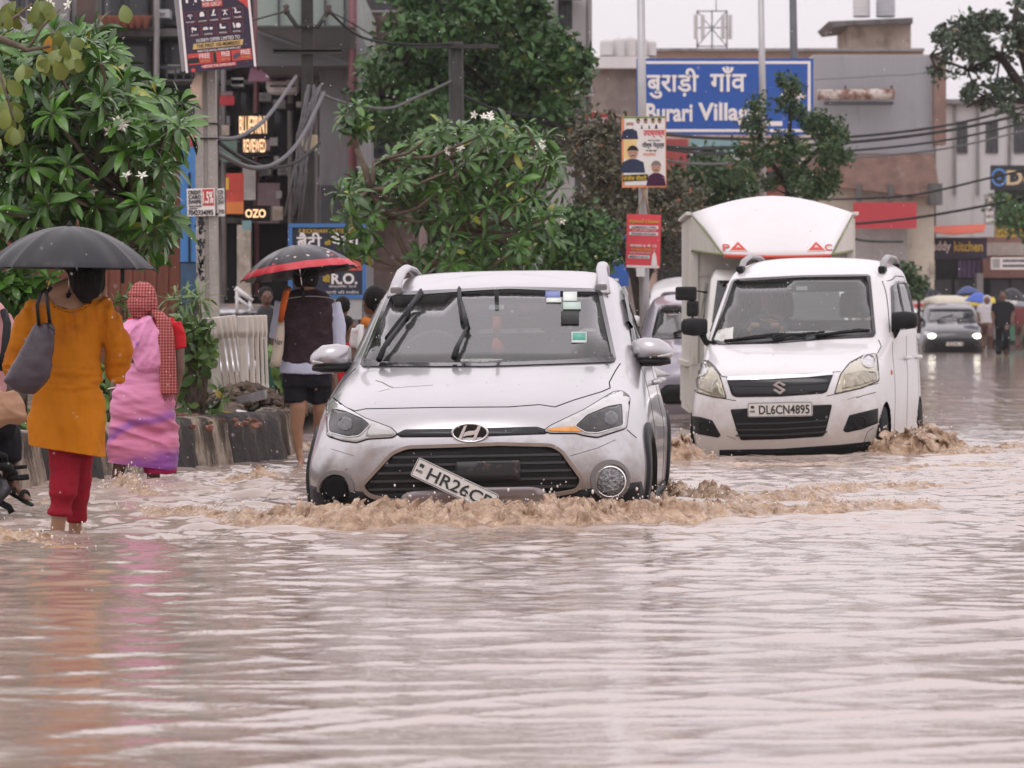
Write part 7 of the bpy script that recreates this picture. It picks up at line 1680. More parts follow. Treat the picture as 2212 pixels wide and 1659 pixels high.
for s_,k in((-1,0),(1,n-1)):
    tri=[Vector((s_*(tw-.005),y0-.02,2.03)),bot[k]+Vector((s_*.012,0,0)),Vector((s_*(tw-.005),y0-.02,1.69))]
    sd_=MB();sd_.prism(tri,(-s_*.012,.01,0));so_=sd_.build('deflector_side',cream,trk)
    e_=MB();e_.tube([tri[0],tri[1]],.010,5);e_.tube([tri[1],tri[2]],.012,5);e_.build('edging',M('edging_green',(.25,.27,.14),.6,var=.6,vs=40),so_)
rd=MB();rd.tube([p+Vector((0,-.012,-.012))for p in bot],.020,6);rd.build('red_edge',M('red_edge',(.50,.06,.035),.5,var=.2,vs=12),vo)
# letters and triangles on the deflector
def on_visor(u,v): # u across -1..1, v from bottom 0..1
    k=(u+1)/2*(n-1);i=min(int(k),n-2);f=k-i;tt=(1-v)*8;j=min(int(tt),7);g=tt-j
    a=rowsv[j][i].lerp(rowsv[j][i+1],f);b=rowsv[j+1][i].lerp(rowsv[j+1][i+1],f);return a.lerp(b,g)
redm=M('sign_red',(.52,.05,.035),.5,var=.1)
slope=(on_visor(0,.3)-on_visor(0,.05)).normalized();ez=slope;ex=Vector((1,0,0));ey=ex.cross(ez)*-1
fm=lambda p:Matrix.Translation(p)@Matrix((ex,-ez.cross(ex)*-1,ez)).transposed().to_4x4()
for ch_,u in(('P',-.89),('C',.90)):
    t=fit_text(ch_,.068,.10,.012);t.xf(fm(on_visor(u,.13)+Vector((0,-.012,.006))));t.build('lettering',redm,vo)
for u in(-.68,.69):
    t=MB();t.prism([(-.092,0,-.06),(.092,0,-.06),(0,0,.095)],(0,.006,0));t.xf(fm(on_visor(u,.13)+Vector((0,-.014,.007))));to=t.build('warning_triangle',M('triangle_white',(.75,.6,.55),.5,var=.05),vo)
    t=MB();t.prism([(-.076,0,-.051),(.076,0,-.051),(0,0,.078)],(0,-.003,0));t.xf(fm(on_visor(u,.13)+Vector((0,-.0145,.0072))));t.build('red_field',redm,to)
    t=fit_text('A',.04,.04,.004);t.shift((0,-.005,.0));t.xf(fm(on_visor(u,.13)+Vector((0,-.014,.007))));t.build('lettering',M('sign_white',(.8,.75,.72),.5,var=0),to)
# cab under the deflector
cabm=paint_white2
def rr(hw,y,z):return(hw,y,z)
cb=MB();prof=[(-1.25,.30,.70),(-1.28,.70,.70),(-1.10,.98,.68),(-.80,1.42,.62),(-.55,1.50,.58),(-.12,1.50,.58),(-.10,.30,.70)]
rsx=[]
for x in(-1,-.96,-.5,0,.5,.96,1):
    rsx.append([Vector((x*hw_,y+(.06 if abs(x)==1 else 0),z-(.03 if abs(x)==1 else 0)))for y,z,hw_ in prof])
cb.loft(rsx);co_=cb.build('cab',cabm,trk)
wsb=MB();wsb.prism([(-.62,-1.115,1.0),(.62,-1.115,1.0),(.56,-.83,1.39),(-.56,-.83,1.39)],(0,-.012,.006));wsb.build('windscreen',glass_side,co_)
for s_ in(-1,1):
    sw2=MB();sw2.prism([(s_*.69,-1.0,1.0),(s_*.64,-.74,1.36),(s_*.64,-.3,1.38),(s_*.70,-.3,1.0)],(s_*.012,0,.0));sw2.build('side_window',glass_side,co_)
    hl_=MB();hl_.lathe((0,0,0),[(.09,0),(.085,.03),(.03,.045)],14);hl_.xf(Matrix.Translation((s_*.5,-1.26,.55))@Matrix.Rotation(R(90),4,'X'));hl_.build('headlight',lamp_clear,co_)
    dt=MB();dt.tube([Vector((s_*.66,-1.02,1.28)),Vector((s_*.80,-1.06,1.30)),Vector((s_*.80,-1.06,1.0)),Vector((s_*.68,-1.04,.98))],.012,6);mo=dt.build('mirror_arm',black_plastic,trk)
    m1=MB();m1.box((s_*.86,-1.07,1.27),(.20,.06,.13),bev=.025);m1.box((s_*.80,-1.06,1.13),(.11,.06,.15),bev=.025);m1.build('mirror',black_plastic,mo)
ch_=MB();ch_.box((0,.6,.12),(1.2,3.2,.12));ch_.box((-.6,.3,.05),(.2,.5,.2));ch_.build('chassis',black_plastic,trk)
for s_ in(-1,1):
    for yy in(-.7,1.75):
        t=MB();t.loft([[(s_*.62+o,yy+rr_*math.cos(2*math.pi*k/20),.02+rr_*math.sin(2*math.pi*k/20))for k in range(20)]for rr_,o in((.15,-.08),(.26,-.08),(.27,-.05),(.27,.05),(.26,.08),(.15,.08))]);t.build('wheel',rubber,trk)
fl_=MB();fl_.box((-.70,.05,.02),(.16,.015,.30));fl_.build('mud_flap',rubber,trk)
# ================================================================ PEOPLE, UMBRELLAS, MOTORCYCLE
skin=M('skin_brown',(.31,.17,.105),.5,var=.12,vs=6);skin_d=M('skin_dark',(.13,.065,.04),.5,var=.15,vs=6)
hairm=M('hair_black',(.009,.007,.007),.6,var=.4,vs=60,bump=.6,bs=90)
def remesh_obj(name,mb,m,parent,vox,smooth=2,fold=None,mats=None,origin=None):
    """fuse overlapping shapes into one continuous surface, then press folds into it"""
    me=bpy.data.meshes.new(name);me.from_pydata(mb.v,[],mb.f);o=bpy.data.objects.new(name,me);COL.objects.link(o)
    md=o.modifiers.new('r','REMESH');md.mode='VOXEL';md.voxel_size=vox
    ms=o.modifiers.new('s','SMOOTH');ms.factor=.5;ms.iterations=smooth
    bpy.context.view_layer.update();m2=bpy.data.meshes.new_from_object(o.evaluated_get(bpy.context.evaluated_depsgraph_get()))
    bpy.data.objects.remove(o);bpy.data.meshes.remove(me);m2.name=name
    n=len(m2.vertices);V=np.empty(n*3,np.float32);m2.vertices.foreach_get('co',V);V=V.reshape(-1,3).astype(float)
    if fold is not None:
        Nn=np.empty(n*3,np.float32);m2.vertices.foreach_get('normal',Nn);Nn=Nn.reshape(-1,3);V=V+Nn*fold(V)[:,None]
    if origin is not None:V=V-np.array(origin)
    m2.vertices.foreach_set('co',V.astype(np.float32).ravel());m2.materials.clear()
    for q in(m if isinstance(m,(list,tuple))else[m]):m2.materials.append(q)
    m2.polygons.foreach_set('use_smooth',np.ones(len(m2.polygons),bool));m2.update()
    o=bpy.data.objects.new(name,m2);COL.objects.link(o);o.parent=parent;return o
class Fig:
    """a figure traced in view pixels at one distance: limbs are tapered tubes, torsos stacked ellipses"""
    def __init__(s,label,x,y,Y,name='person',cat='person',group=None):
        s.Y=Y;s.k=Y/F;s.o=P(x,y,Y);s.t=thing(name,label,cat,s.o,group=group)
    def p(s,q):return P(q[0],q[1],s.Y+(q[2]if len(q)>2 else 0))
    def limb(s,mb,pts,rad,n=12):mb.tube([s.p(q)for q in pts],[r*s.k for r in rad],n)
    def torso(s,mb,rings,n=24,e=.8):
        rs=[]
        for q in rings:
            cx,cy,hw,hd=q[:4];off=q[4]if len(q)>4 else 0;c=P(cx,cy,s.Y+off)
            rs.append([c+Vector((hw*s.k*math.copysign(abs(math.cos(a))**e,math.cos(a)),hd*s.k*math.copysign(abs(math.sin(a))**e,math.sin(a)),0))for a in[2*math.pi*i/n for i in range(n)]])
        mb.loft(rs)
    def ball(s,mb,q,r,sc=(1,1,1)):mb.ball(s.p(q),r*s.k,16,12,sc)
    def hand(s,mb,wrist,d,L_,spread=1.0,curl=.35,thumb=1):
        """palm with four unequal fingers and a thumb from its side; wrist in pixels, d = direction in view pixels"""
        w_=s.p(wrist);dv=Vector((d[0],0,-d[1])).normalized();sd=Vector((dv.z,0,-dv.x));k=s.k*L_;bk=Vector((0,1,0))
        mb.tube([w_-dv*.1*k,w_+dv*.25*k,w_+dv*.5*k],[.13*k,.19*k,.20*k],10)
        for i,(o,l)in enumerate(((-.17,.40),(-.06,.48),(.06,.46),(.16,.36))):
            b=w_+dv*.46*k+sd*o*k*spread;m=b+dv*l*.55*k+bk*curl*.12*k;e=m+dv*l*.42*k+bk*curl*.3*k;mb.tube([b,m,e],[.062*k,.055*k,.04*k],7)
        b=w_+dv*.14*k+sd*thumb*.15*k;mb.tube([b,b+dv*.2*k+sd*thumb*.14*k,b+dv*.40*k+sd*thumb*.15*k+bk*.1*k],[.075*k,.062*k,.045*k],7)
    def foot(s,mb,ankle,d,L_):
        a=s.p(ankle);dv=Vector(d).normalized();k=L_*s.k;sd=dv.cross(Vector((0,0,1)))
        mb.tube([a+Vector((0,0,.25*k)),a,a-dv*.12*k+Vector((0,0,-.12*k))],[.15*k,.17*k,.12*k],10)
        mb.tube([a,a+dv*.35*k+Vector((0,0,-.14*k)),a+dv*.62*k+Vector((0,0,-.2*k))],[.16*k,.14*k,.13*k],10)
        for i,(o,l)in enumerate(((-.14,.26),(-.06,.24),(.0,.21),(.06,.18),(.12,.14))):b=a+dv*.58*k+sd*o*k+Vector((0,0,-.22*k));mb.tube([b,b+dv*l*k+Vector((0,0,-.02*k))],[.06*k if i else .075*k,.045*k],6)
    def head(s,mb,x,y,r,face=(0,1)):
        """skull, jaw, nose, brow, ears; face = heading in the ground plane (0,1 looks away from the camera)"""
        c=s.p((x,y));k=s.k*r;f=Vector((face[0],face[1],0)).normalized();sd=Vector((f.y,-f.x,0))
        mb.ball(c,k,18,14,(.86,.95,1.12));mb.ball(c+f*.32*k-Vector((0,0,.55*k)),.62*k,14,10,(.95,1,1.0))
        mb.tube([c+f*.9*k+Vector((0,0,.12*k)),c+f*1.12*k-Vector((0,0,.22*k)),c+f*.92*k-Vector((0,0,.3*k))],[.09*k,.15*k,.1*k],8)
        for q in(-1,1):mb.ball(c+sd*q*.88*k-Vector((0,0,.1*k)),.22*k,8,6,(.5,.8,1.2));mb.ball(c+f*.86*k+sd*q*.33*k+Vector((0,0,.12*k)),.14*k,8,6)
        mb.ball(c+f*.84*k-Vector((0,0,.58*k)),.2*k,8,6,(1,.8,.4))
    def fuse(s,name,mb,m,vox=.009,smooth=2,fold=None,parent=None):return remesh_obj(name,mb,m,parent or s.t,vox,smooth,fold,origin=s.o)
    def part(s,name,mb,m,parent=None):return mb.shift(-s.o).build(name,m,parent or s.t)
def folds(a,fx,fz,seed,dirz=.25,fine=.35):
    """cloth folds: long creases in one direction plus fine wrinkles"""
    return lambda V:a*(1-2*np.abs(fbm(V[:,0]*fx+V[:,1]*fx*.7,V[:,2]*fz+V[:,0]*fx*dirz,V[:,1]*2,oct=2,seed=seed)))+a*fine*fbm(V[:,0]*fx*3,V[:,2]*fz*3.5,V[:,1]*fx*2,oct=3,seed=seed+9)
def umbrella(label,apex,Rr,h,tilt,m,Y,m_in=None,band=None,seed=1,hang=.0,fabric_extra=None,lean=(0,0)):
    c=P(*apex,Y);t=thing('umbrella',label,'umbrella',c,(R(lean[0]),R(tilt),0));n=8;sub=8;mb=MB();rows_=[]
    rg=14
    for i in range(rg+1):
        u=i/rg;row=[]
        for k in range(n*sub):
            a=2*math.pi*(k/sub+.5*0)/n+.2;f=abs(((k%sub)/sub)-.5)*2 # 1 on a rib, 0 mid panel
            r_=Rr*u*(math.cos(math.pi/n)/math.cos((1-f)*math.pi/n)+(1-math.cos(math.pi/n))*max(0,f-.86)/.14*.8)*(1-.05*u**6*(1-f*f));z=-h*(.22*u+.78*u**2.1)+.05*h*math.sin(u*math.pi)*(1-(1-f)**2)
            row.append(Vector((r_*math.cos(a),r_*math.sin(a),z)))
        rows_.append(row)
    nn=n*sub;vs=[p for r in rows_ for p in r]
    fs=[(i*nn+k,i*nn+(k+1)%nn,(i+1)*nn+(k+1)%nn,(i+1)*nn+k)for i in range(rg)for k in range(nn)]
    ib=len(vs);vs2=vs+[p+Vector((0,0,-.004))for p in vs];fs2=fs+[tuple(reversed([ib+q for q in f]))for f in fs]+[(rg*nn+k,rg*nn+(k+1)%nn,ib+rg*nn+(k+1)%nn,ib+rg*nn+k)for k in range(nn)]
    mb.add(vs2,fs2,True)
    if band:
        for j,f in enumerate(fs):
            i=j//nn;mb.m[j]=1 if i>=rg-2 else(2 if i>=rg-5 and len(band)>1 else 0)
    cn_=mb.build('canopy',[m]+list(band or[]),t)
    rb=MB()
    for k in range(n):
        a=2*math.pi*k/n+.2;rb.tube([rows_[i][k*sub]+Vector((0,0,-.008))for i in range(0,rg+1,2)],.003,5)
        tip=rows_[rg][k*sub];rb.tube([tip,tip*1.02+Vector((0,0,-.012))],[.005,.003],5)
        md=rows_[6][k*sub];rb.tube([md,Vector((0,0,-h*1.15))],.0025,4)
    rb.build('ribs',steel,t)
    fr_=MB();fr_.lathe((0,0,-.004),[(.016,0),(.013,.012),(.006,.02),(.002,.03)],10);fr_.build('ferrule',black_plastic,t)
    sh=MB();sh.cyl((0,0,0),(0,0,-h-hang),.005,n=8);so_=sh.build('shaft',chrome,t)
    hn=MB();hn.tube([(0,0,-h-hang),(0,0,-h-hang-.09)],.014,10);hn.build('handle',black_plastic,so_)
    return t,rows_

# ---------------------------------------------------------------- woman in the orange kurta
orange=M('kurta_orange',(.45,.15,.005),.75,var=.12,vs=5,stain=(.32,.095,.005),ss=2.4,st=.58)
maroon=M('legging_maroon',(.24,.010,.022),.8,var=.2,vs=8)
W1=Fig('woman in an orange kurta and maroon leggings walking away under a black umbrella',150,1160,18.8)
b=MB()
W1.head(b,186,576,37);W1.limb(b,[(182,605),(172,632),(155,670)],[21,24,42]);W1.limb(b,[(96,656),(130,630),(160,616),(178,626),(208,652)],[20,23,22,23,20]);W1.torso(b,[(152,640,50,24),(152,655,58,30),(150,700,62,32),(150,770,54,32),(146,850,66,36),(146,905,60,34)])
W1.limb(b,[(138,880),(140,990,.02),(134,1060,.0),(128,1110,0),(122,1165,.02)],[36,30,24,17,15]);W1.limb(b,[(170,890,.05),(170,990,.12),(166,1070,.2),(163,1120,.25),(160,1170,.28)],[34,28,22,15,13])
W1.foot(b,(122,1168,.02),(0,1,-.2),62);W1.foot(b,(160,1170,.28),(0,1,-.2),58)
W1.limb(b,[(90,655),(62,730,-.05),(50,800,.1),(85,820,.25)],[26,22,17,12]);W1.limb(b,[(212,655),(252,740,.03),(262,770,.12),(238,690,.28),(222,640,.2)],[26,21,17,14,11]);W1.hand(b,(222,642,.2),(-.15,-1),42,curl=-.4)
W1.hand(b,(85,820,.25),(1,-.3),42)
W1.fuse('body',b,skin,.0075,3)
b=MB()
W1.torso(b,[(150,640,60,16,.0),(152,652,72,30),(150,672,74,36),(150,720,70,40),(154,775,60,38),(156,800,58,38),(150,850,71,43),(144,905,80,46),(144,960,77,48),(146,1000,77,49)],n=32)
W1.limb(b,[(88,660),(58,715,-.03),(36,780,0),(28,814,.05)],[26,28,28,20]);W1.limb(b,[(210,660),(240,702,.0),(258,757,.02),(252,800,.05),(250,816,.06)],[28,28,30,25,20])
def kf(V):
    z=V[:,2]-W1.o.z;k=folds(.017,8,2.6,71,.6,.6)(V);wz=np.exp(-((z-.75-.02)/.10)**2);k2=folds(.017,3,15,75,.3)(V);up_=np.clip((z-.90)/.15,0,1)
    return k*(1-wz)*(.6+.6*np.clip((.6-z)/.4,0,1))+k2*(wz+.35*up_)+.006*np.sin((V[:,0])*130)*np.exp(-((z-1.04)/.06)**2)
ku=W1.fuse('kurta',b,orange,.0085,2,kf)
# slanting hem and open neckline: trim the fused garment
bm=bmesh.new();bm.from_mesh(ku.data)
def cut(bm,co,no,outer):
    r=bmesh.ops.bisect_plane(bm,geom=bm.verts[:]+bm.edges[:]+bm.faces[:],plane_co=co,plane_no=no,clear_outer=outer,clear_inner=not outer)
lo=P(110,968,18.8)-W1.o;cut(bm,lo,(-.16,0,-1),True)
for v in[v for v in bm.verts]:
    q=v.co+W1.o;dx=CX+q.x/q.y*F;dy=HY-(q.z-H)/q.y*F
    if((dx-151)/51)**2+((dy-630)/40)**2<1:bm.verts.remove(v)
bm.to_mesh(ku.data);bm.free();ku.data.update()
sm_=ku.modifiers.new('th','SOLIDIFY');sm_.thickness=.004
fr_=MB();n=40;fr_.tube([W1.p((151+51*math.cos(a),630+41*math.sin(a),(-.085 if math.sin(a)>0 else 0)*abs(math.sin(a))**.5))+Vector((0,.004*math.sin(a*40),.004*math.sin(a*23)))for a in[R(8)+R(164)*k/n for k in range(n+1)]],.006,6);W1.part('neck_frill',fr_,orange,ku)
b=MB();W1.limb(b,[(140,900),(141,990,.02),(137,1060),(131,1100,0),(130,1112)],[38,34,30,25,24]);W1.limb(b,[(170,900,.05),(170,990,.12),(168,1070,.2),(166,1118,.25),(166,1128,.25)],[37,31,26,20,19])
for q,r_ in(((131,1106,0),26),((166,1122,.25),21)):b.lathe(W1.p(q),[(r_*W1.k*.9,-.014),(r_*W1.k*1.05,-.01),(r_*W1.k*1.05,.01),(r_*W1.k*.9,.014)],18)
W1.fuse('leggings',b,maroon,.008,2,folds(.006,4,11,81,.2))
b=MB();W1.ball(b,(187,575,.0),42,(.92,.96,1.1));W1.limb(b,[(186,580,-.02),(188,605,-.06),(187,630,-.085),(184,652,-.085)],[40,37,29,11]);W1.limb(b,[(205,590,-.02),(206,620,-.06),(200,644,-.08)],[22,18,7])
W1.fuse('hair',b,hairm,.007,1,folds(.007,26,2.5,85,.2,.5))
t,_=umbrella('black umbrella shading the woman in the orange kurta',(150,488),.415,.20,.5,M('umbrella_black',(.016,.0155,.02),.42,spec=.35,var=.2,vs=6),18.75,seed=2,hang=.12)
stp=MB();q=P(266,578,18.6)-t.location;stp.box(q+Vector((0,0,-.03)),(.018,.006,.085));stp.build('strap',black_plastic,t)
bagm=M('bag_dark_plum',(.038,.026,.036),.42,var=.2,vs=6,bump=.15,bs=14)
hb=thing('handbag','dark plum slouchy shoulder bag on the back of the woman in orange','bag',P(60,780,18.5));b=MB();k=18.5/F
def bl3(x,y,d=0):return P(x,y,18.5+d)
rs=[]
for(xa,ya,xb,yb,d_)in((76,700,113,700,.02),(66,722,115,722,.035),(48,756,113,752,.05),(28,790,110,785,.06),(8,822,107,812,.06),(22,838,94,832,.055),(50,852,72,850,.03)):
    a_,b_=bl3(xa,ya),bl3(xb,yb);c=(a_+b_)/2;h_=(b_-a_)/2;rs.append([c+h_*math.copysign(abs(math.cos(q))**.7,math.cos(q))+Vector((0,d_*math.sin(q),0))for q in[2*math.pi*j/20 for j in range(20)]])
b.loft(rs);remesh_obj('pouch',b,bagm,hb,.007,2,folds(.007,6,7,91,.6),origin=hb.location)
b=MB()
for pts in([(84,702,-.03),(80,660,-.08),(88,633,-.05),(98,626,.02)],[(108,702,-.03),(103,660,-.1),(100,632,-.06),(110,622,.02)]):b.tube([bl3(*p_)for p_ in pts],.009,8)
b.shift(-hb.location).build('straps',black_plastic,hb)
b=MB();b.tube([bl3(108,702,-.05),bl3(114,708,-.06),bl3(117,716,-.06)],[.012,.010,.006],8);b.tube([bl3(117,716,-.06),bl3(118.5,722,-.06)],.006,6);b.shift(-hb.location).build('tassel',bagm,hb)

# ---------------------------------------------------------------- woman in the pink sari
def sari_mat():
    m=bpy.data.materials.new('sari_pink_purple');m.use_nodes=True;t=m.node_tree;b=t.nodes['Principled BSDF'];N=t.nodes.new;L=t.links.new
    co=N('ShaderNodeTexCoord');sp=N('ShaderNodeSeparateXYZ');L(co.outputs['Object'],sp.inputs[0]);n=N('ShaderNodeTexNoise');n.inputs['Scale'].default_value=4;L(co.outputs['Object'],n.inputs['Vector'])
    ad=N('ShaderNodeMath');ad.operation='MULTIPLY_ADD';ad.inputs[1].default_value=.16;L(n.outputs[0],ad.inputs[0]);L(sp.outputs[2],ad.inputs[2])
    ax=N('ShaderNodeMath');ax.operation='MULTIPLY_ADD';ax.inputs[1].default_value=-.30;L(sp.outputs[0],ax.inputs[0]);L(ad.outputs[0],ax.inputs[2])
    cr=N('ShaderNodeValToRGB');e=cr.color_ramp.elements;e[0].position=0.20;e[0].color=(.24,.06,.29,1);e[1].position=.26;e[1].color=(.56,.17,.29,1)
    for p_,c_ in((.39,(.58,.17,.29,1)),(.425,(.30,.08,.31,1)),(.45,(.31,.09,.32,1)),(.50,(.58,.18,.31,1)),(.98,(.70,.27,.47,1))):q=cr.color_ramp.elements.new(p_);q.color=c_
    L(ax.outputs[0],cr.inputs[0])
    vo=N('ShaderNodeTexVoronoi');vo.inputs['Scale'].default_value=4.2;L(co.outputs['Object'],vo.inputs['Vector']);n2=N('ShaderNodeTexNoise');n2.inputs['Scale'].default_value=34;L(co.outputs['Object'],n2.inputs['Vector'])
    aa=N('ShaderNodeMath');aa.operation='MULTIPLY_ADD';aa.inputs[1].default_value=.22;L(n2.outputs[0],aa.inputs[0]);L(vo.outputs['Distance'],aa.inputs[2])
    th=N('ShaderNodeMapRange');th.inputs['From Min'].default_value=.15;th.inputs['From Max'].default_value=.20;th.inputs['To Min'].default_value=.75;th.inputs['To Max'].default_value=0;L(aa.outputs[0],th.inputs['Value'])
    x=N('ShaderNodeMixRGB');L(th.outputs[0],x.inputs[0]);L(cr.outputs[0],x.inputs[1]);x.inputs[2].default_value=(.20,.10,.42,1);L(x.outputs[0],b.inputs['Base Color']);b.inputs['Roughness'].default_value=.6;b.inputs['Sheen Weight'].default_value=.15
    return m
sarim=sari_mat()
def check_mat():
    m=bpy.data.materials.new('checked_red_scarf');m.use_nodes=True;t=m.node_tree;b=t.nodes['Principled BSDF'];N=t.nodes.new;L=t.links.new;co=N('ShaderNodeTexCoord')
    w1=N('ShaderNodeTexWave');w1.bands_direction='Z';w1.inputs['Scale'].default_value=17;w1.inputs['Distortion'].default_value=.8;L(co.outputs['Object'],w1.inputs[0]);w2=N('ShaderNodeTexWave');w2.bands_direction='X';w2.inputs['Scale'].default_value=17;w2.inputs['Distortion'].default_value=.8;L(co.outputs['Object'],w2.inputs[0])
    a=N('ShaderNodeMath');a.operation='ADD';L(w1.outputs['Fac'],a.inputs[0]);L(w2.outputs['Fac'],a.inputs[1]);cr=N('ShaderNodeValToRGB');e=cr.color_ramp.elements;e[0].position=.25;e[0].color=(.17,.018,.018,1);e[1].position=.95;e[1].color=(.56,.17,.15,1)
    h2=N('ShaderNodeMath');h2.operation='MULTIPLY';h2.inputs[1].default_value=.5;L(a.outputs[0],h2.inputs[0]);L(h2.outputs[0],cr.inputs[0]);L(cr.outputs[0],b.inputs['Base Color']);b.inputs['Roughness'].default_value=.8;return m
scarfm=check_mat()
W2=Fig('woman in a pink and purple sari with a red checked head scarf walking away',310,1040,24.8)
b=MB();W2.head(b,307,645,30);W2.limb(b,[(312,665),(318,690),(318,710)],[15,16,26]);W2.torso(b,[(318,695,52,16),(318,740,54,26),(314,790,44,26),(312,850,58,32),(312,900,58,30)])
W2.limb(b,[(290,880),(276,960),(258,1005,-.02),(250,1050,0)],[30,24,14,12]);W2.limb(b,[(335,890),(338,970),(332,1020,.02),(330,1060,.03)],[30,26,15,12]);W2.foot(b,(250,1052,0),(0,1,-.2),46);W2.foot(b,(330,1060,.03),(0,1,-.2),46)
W2.limb(b,[(372,700),(384,750),(386,800,-.02),(378,850,-.03)],[18,15,13,9]);W2.hand(b,(378,850,-.03),(-.1,1),36)
W2.limb(b,[(270,705),(264,760,.0),(258,800,.02),(245,840,.0)],[18,15,12,8]);W2.hand(b,(245,842,0),(-.05,1),36,thumb=-1)
W2.fuse('body',b,skin_d,.008,3)
b=MB();W2.torso(b,[(326,686,50,14),(328,705,56,24),(328,750,54,30),(322,775,48,29)]);W2.limb(b,[(372,698),(384,735),(386,752)],[21,19,18]);W2.limb(b,[(272,702),(266,740)],[20,18]);W2.fuse('blouse',b,M('blouse_red',(.50,.015,.022),.7,var=.12,vs=8),.008,2,folds(.005,8,10,101))
b=MB();W2.torso(b,[(314,782,48,32),(314,800,52,34),(312,850,64,40),(312,890,68,42),(310,940,70,42),(308,985,72,42),(307,1012,72,42)],n=32)
sk=W2.fuse('sari_skirt',b,sarim,.0085,2,folds(.022,2.0,8,111,1.3,.3))
bm=bmesh.new();bm.from_mesh(sk.data);cut(bm,P(300,1006,24.8)-W2.o,(-.12,0,-1),True);bm.to_mesh(sk.data);bm.free()
b=MB();W2.torso(b,[(342,960,34,34),(345,1000,36,38),(346,1016,35,38),(346,1022,32,34)]);W2.fuse('petticoat',b,M('petticoat_magenta',(.38,.02,.10),.75,var=.15),.0085,2,folds(.006,9,3,115))
# drape across the back: a sloping sash of cloth
b=MB();rs=[]
for(x0,y0_,x1,y1_,d_)in((262,700,318,680,-.02),(260,716,326,688,-.11),(262,735,342,712,-.125),(282,775,356,750,-.12),(300,800,364,785,-.115),(330,815,372,806,-.06)):
    a_,c_=W2.p((x0,y0_,d_)),W2.p((x1,y1_,d_));rs.append([a_.lerp(c_,u)+Vector((0,-.02*math.sin(math.pi*u)+yy,0))for u,yy in[(j/9,0)for j in range(10)]+[(1-j/9,.03)for j in range(10)]])
b.loft(rs);W2.fuse('sari_drape',b,sarim,.007,2,folds(.011,8,8,121,-1.3))
b=MB();W2.ball(b,(307,645),33,(.95,1.0,1.15));W2.limb(b,[(304,650,-.03),(302,672,-.04),(296,686,-.05)],[31,28,14]);W2.limb(b,[(318,660,-.02),(326,676,-.04)],[24,14]);hsf=W2.fuse('head_scarf',b,scarfm,.007,2,folds(.006,5,16,131,.8))
b=MB();rs=[]
for(x,y,hw,d_)in((336,672,10,-.06),(352,690,15,-.10),(358,730,17,-.125),(362,780,17,-.125),(364,820,17,-.12),(366,850,16,-.12)):
    c_=W2.p((x,y,d_));rs.append([c_+Vector((hw*W2.k*math.cos(q),.022*math.sin(q),0))for q in[2*math.pi*j/14 for j in range(14)]])
b.loft(rs);st_=W2.fuse('scarf_tail',b,scarfm,.006,1,folds(.008,26,2,135,.1),parent=W2.t)
b=MB()
for j in range(9):b.tube([W2.p((352+j*3.4,848,-.12)),W2.p((353+j*3.4,862+(j*5)%7,-.12))],[.004,.002],5)
W2.part('fringe',b,scarfm,st_)
b=MB();c_=W2.p((244,838,0));b.tube([c_+Vector((.03*math.cos(q),.03*math.sin(q),.006*math.cos(q)))for q in[2*math.pi*j/18 for j in range(19)]],.005,6,cap=False);W2.part('bangle',b,whitew)

# ---------------------------------------------------------------- man with the floral umbrella
M1=Fig('barefoot man in a dark quilted waistcoat and black shorts under the floral umbrella',655,1000,28.0)
vestm=M('vest_dark_maroon',(.032,.018,.022),.65,var=.35,vs=40,stain=(.05,.03,.04),ss=14);shirtm=M('shirt_pale_blue',(.46,.48,.60),.7,var=.06);shortm=M('shorts_black',(.010,.010,.013),.7,var=.2)
b=MB();M1.head(b,661,602,29);M1.limb(b,[(662,620),(664,640),(665,655)],[15,16,26]);M1.torso(b,[(665,645,48,16),(666,690,50,26),(664,760,46,26),(664,830,46,28)])
M1.limb(b,[(642,820),(645,880,-.02),(641,925,.02),(645,970,.05),(651,996,.04)],[23,18,14,9,8]);M1.foot(b,(652,994,.04),(-.25,-1,-.05),40)
M1.limb(b,[(690,820),(693,880,.05),(690,925,.2),(686,960,.45)],[23,17,13,9]);M1.foot(b,(686,965,.45),(0,1,-.4),40)
M1.limb(b,[(614,655),(600,710),(604,745,.12),(628,700,.3)],[17,14,11,9]);M1.hand(b,(628,702,.3),(.3,-1),32);M1.limb(b,[(716,655),(730,710),(728,755,.02),(716,790,.1)],[17,14,11,8]);M1.hand(b,(716,790,.1),(-.1,1),32)
M1.fuse('body',b,skin,.008,3)
b=MB();M1.torso(b,[(664,650,50,18),(665,690,54,31),(663,760,53,31),(662,792,57,39),(662,807,58,41)]);M1.limb(b,[(613,655),(601,700),(598,730,.02)],[19,17,16]);M1.limb(b,[(716,656),(728,705),(729,752)],[20,18,16]);M1.fuse('shirt',b,shirtm,.0085,2,folds(.006,8,7,141,.5))
b=MB();M1.torso(b,[(664,625,24,16),(664,632,44,20),(665,650,58,28),(666,690,58,36),(665,750,55,35),(664,786,56,38)],e=.75);M1.fuse('waistcoat',b,vestm,.0085,2,folds(.005,6,9,145))
b=MB();b.tube([M1.p((612+11*j,641-.2*j+(j-5)**2*.25,-.098-.02*math.sin(j/10*math.pi)))for j in range(11)],.004,5);M1.part('piping',b,M('piping_grey',(.3,.27,.26),.6))
b=MB();M1.torso(b,[(664,790,52,32),(664,815,54,34),(664,835,54,33)]);M1.limb(b,[(638,820),(641,868)],[27,27]);M1.limb(b,[(691,820,.02),(694,868,.05)],[27,26]);M1.fuse('shorts',b,shortm,.0085,2,folds(.006,8,7,149))
b=MB();M1.ball(b,(661,598),32,(.92,.98,1.0));M1.fuse('hair',b,hairm,.008,1)
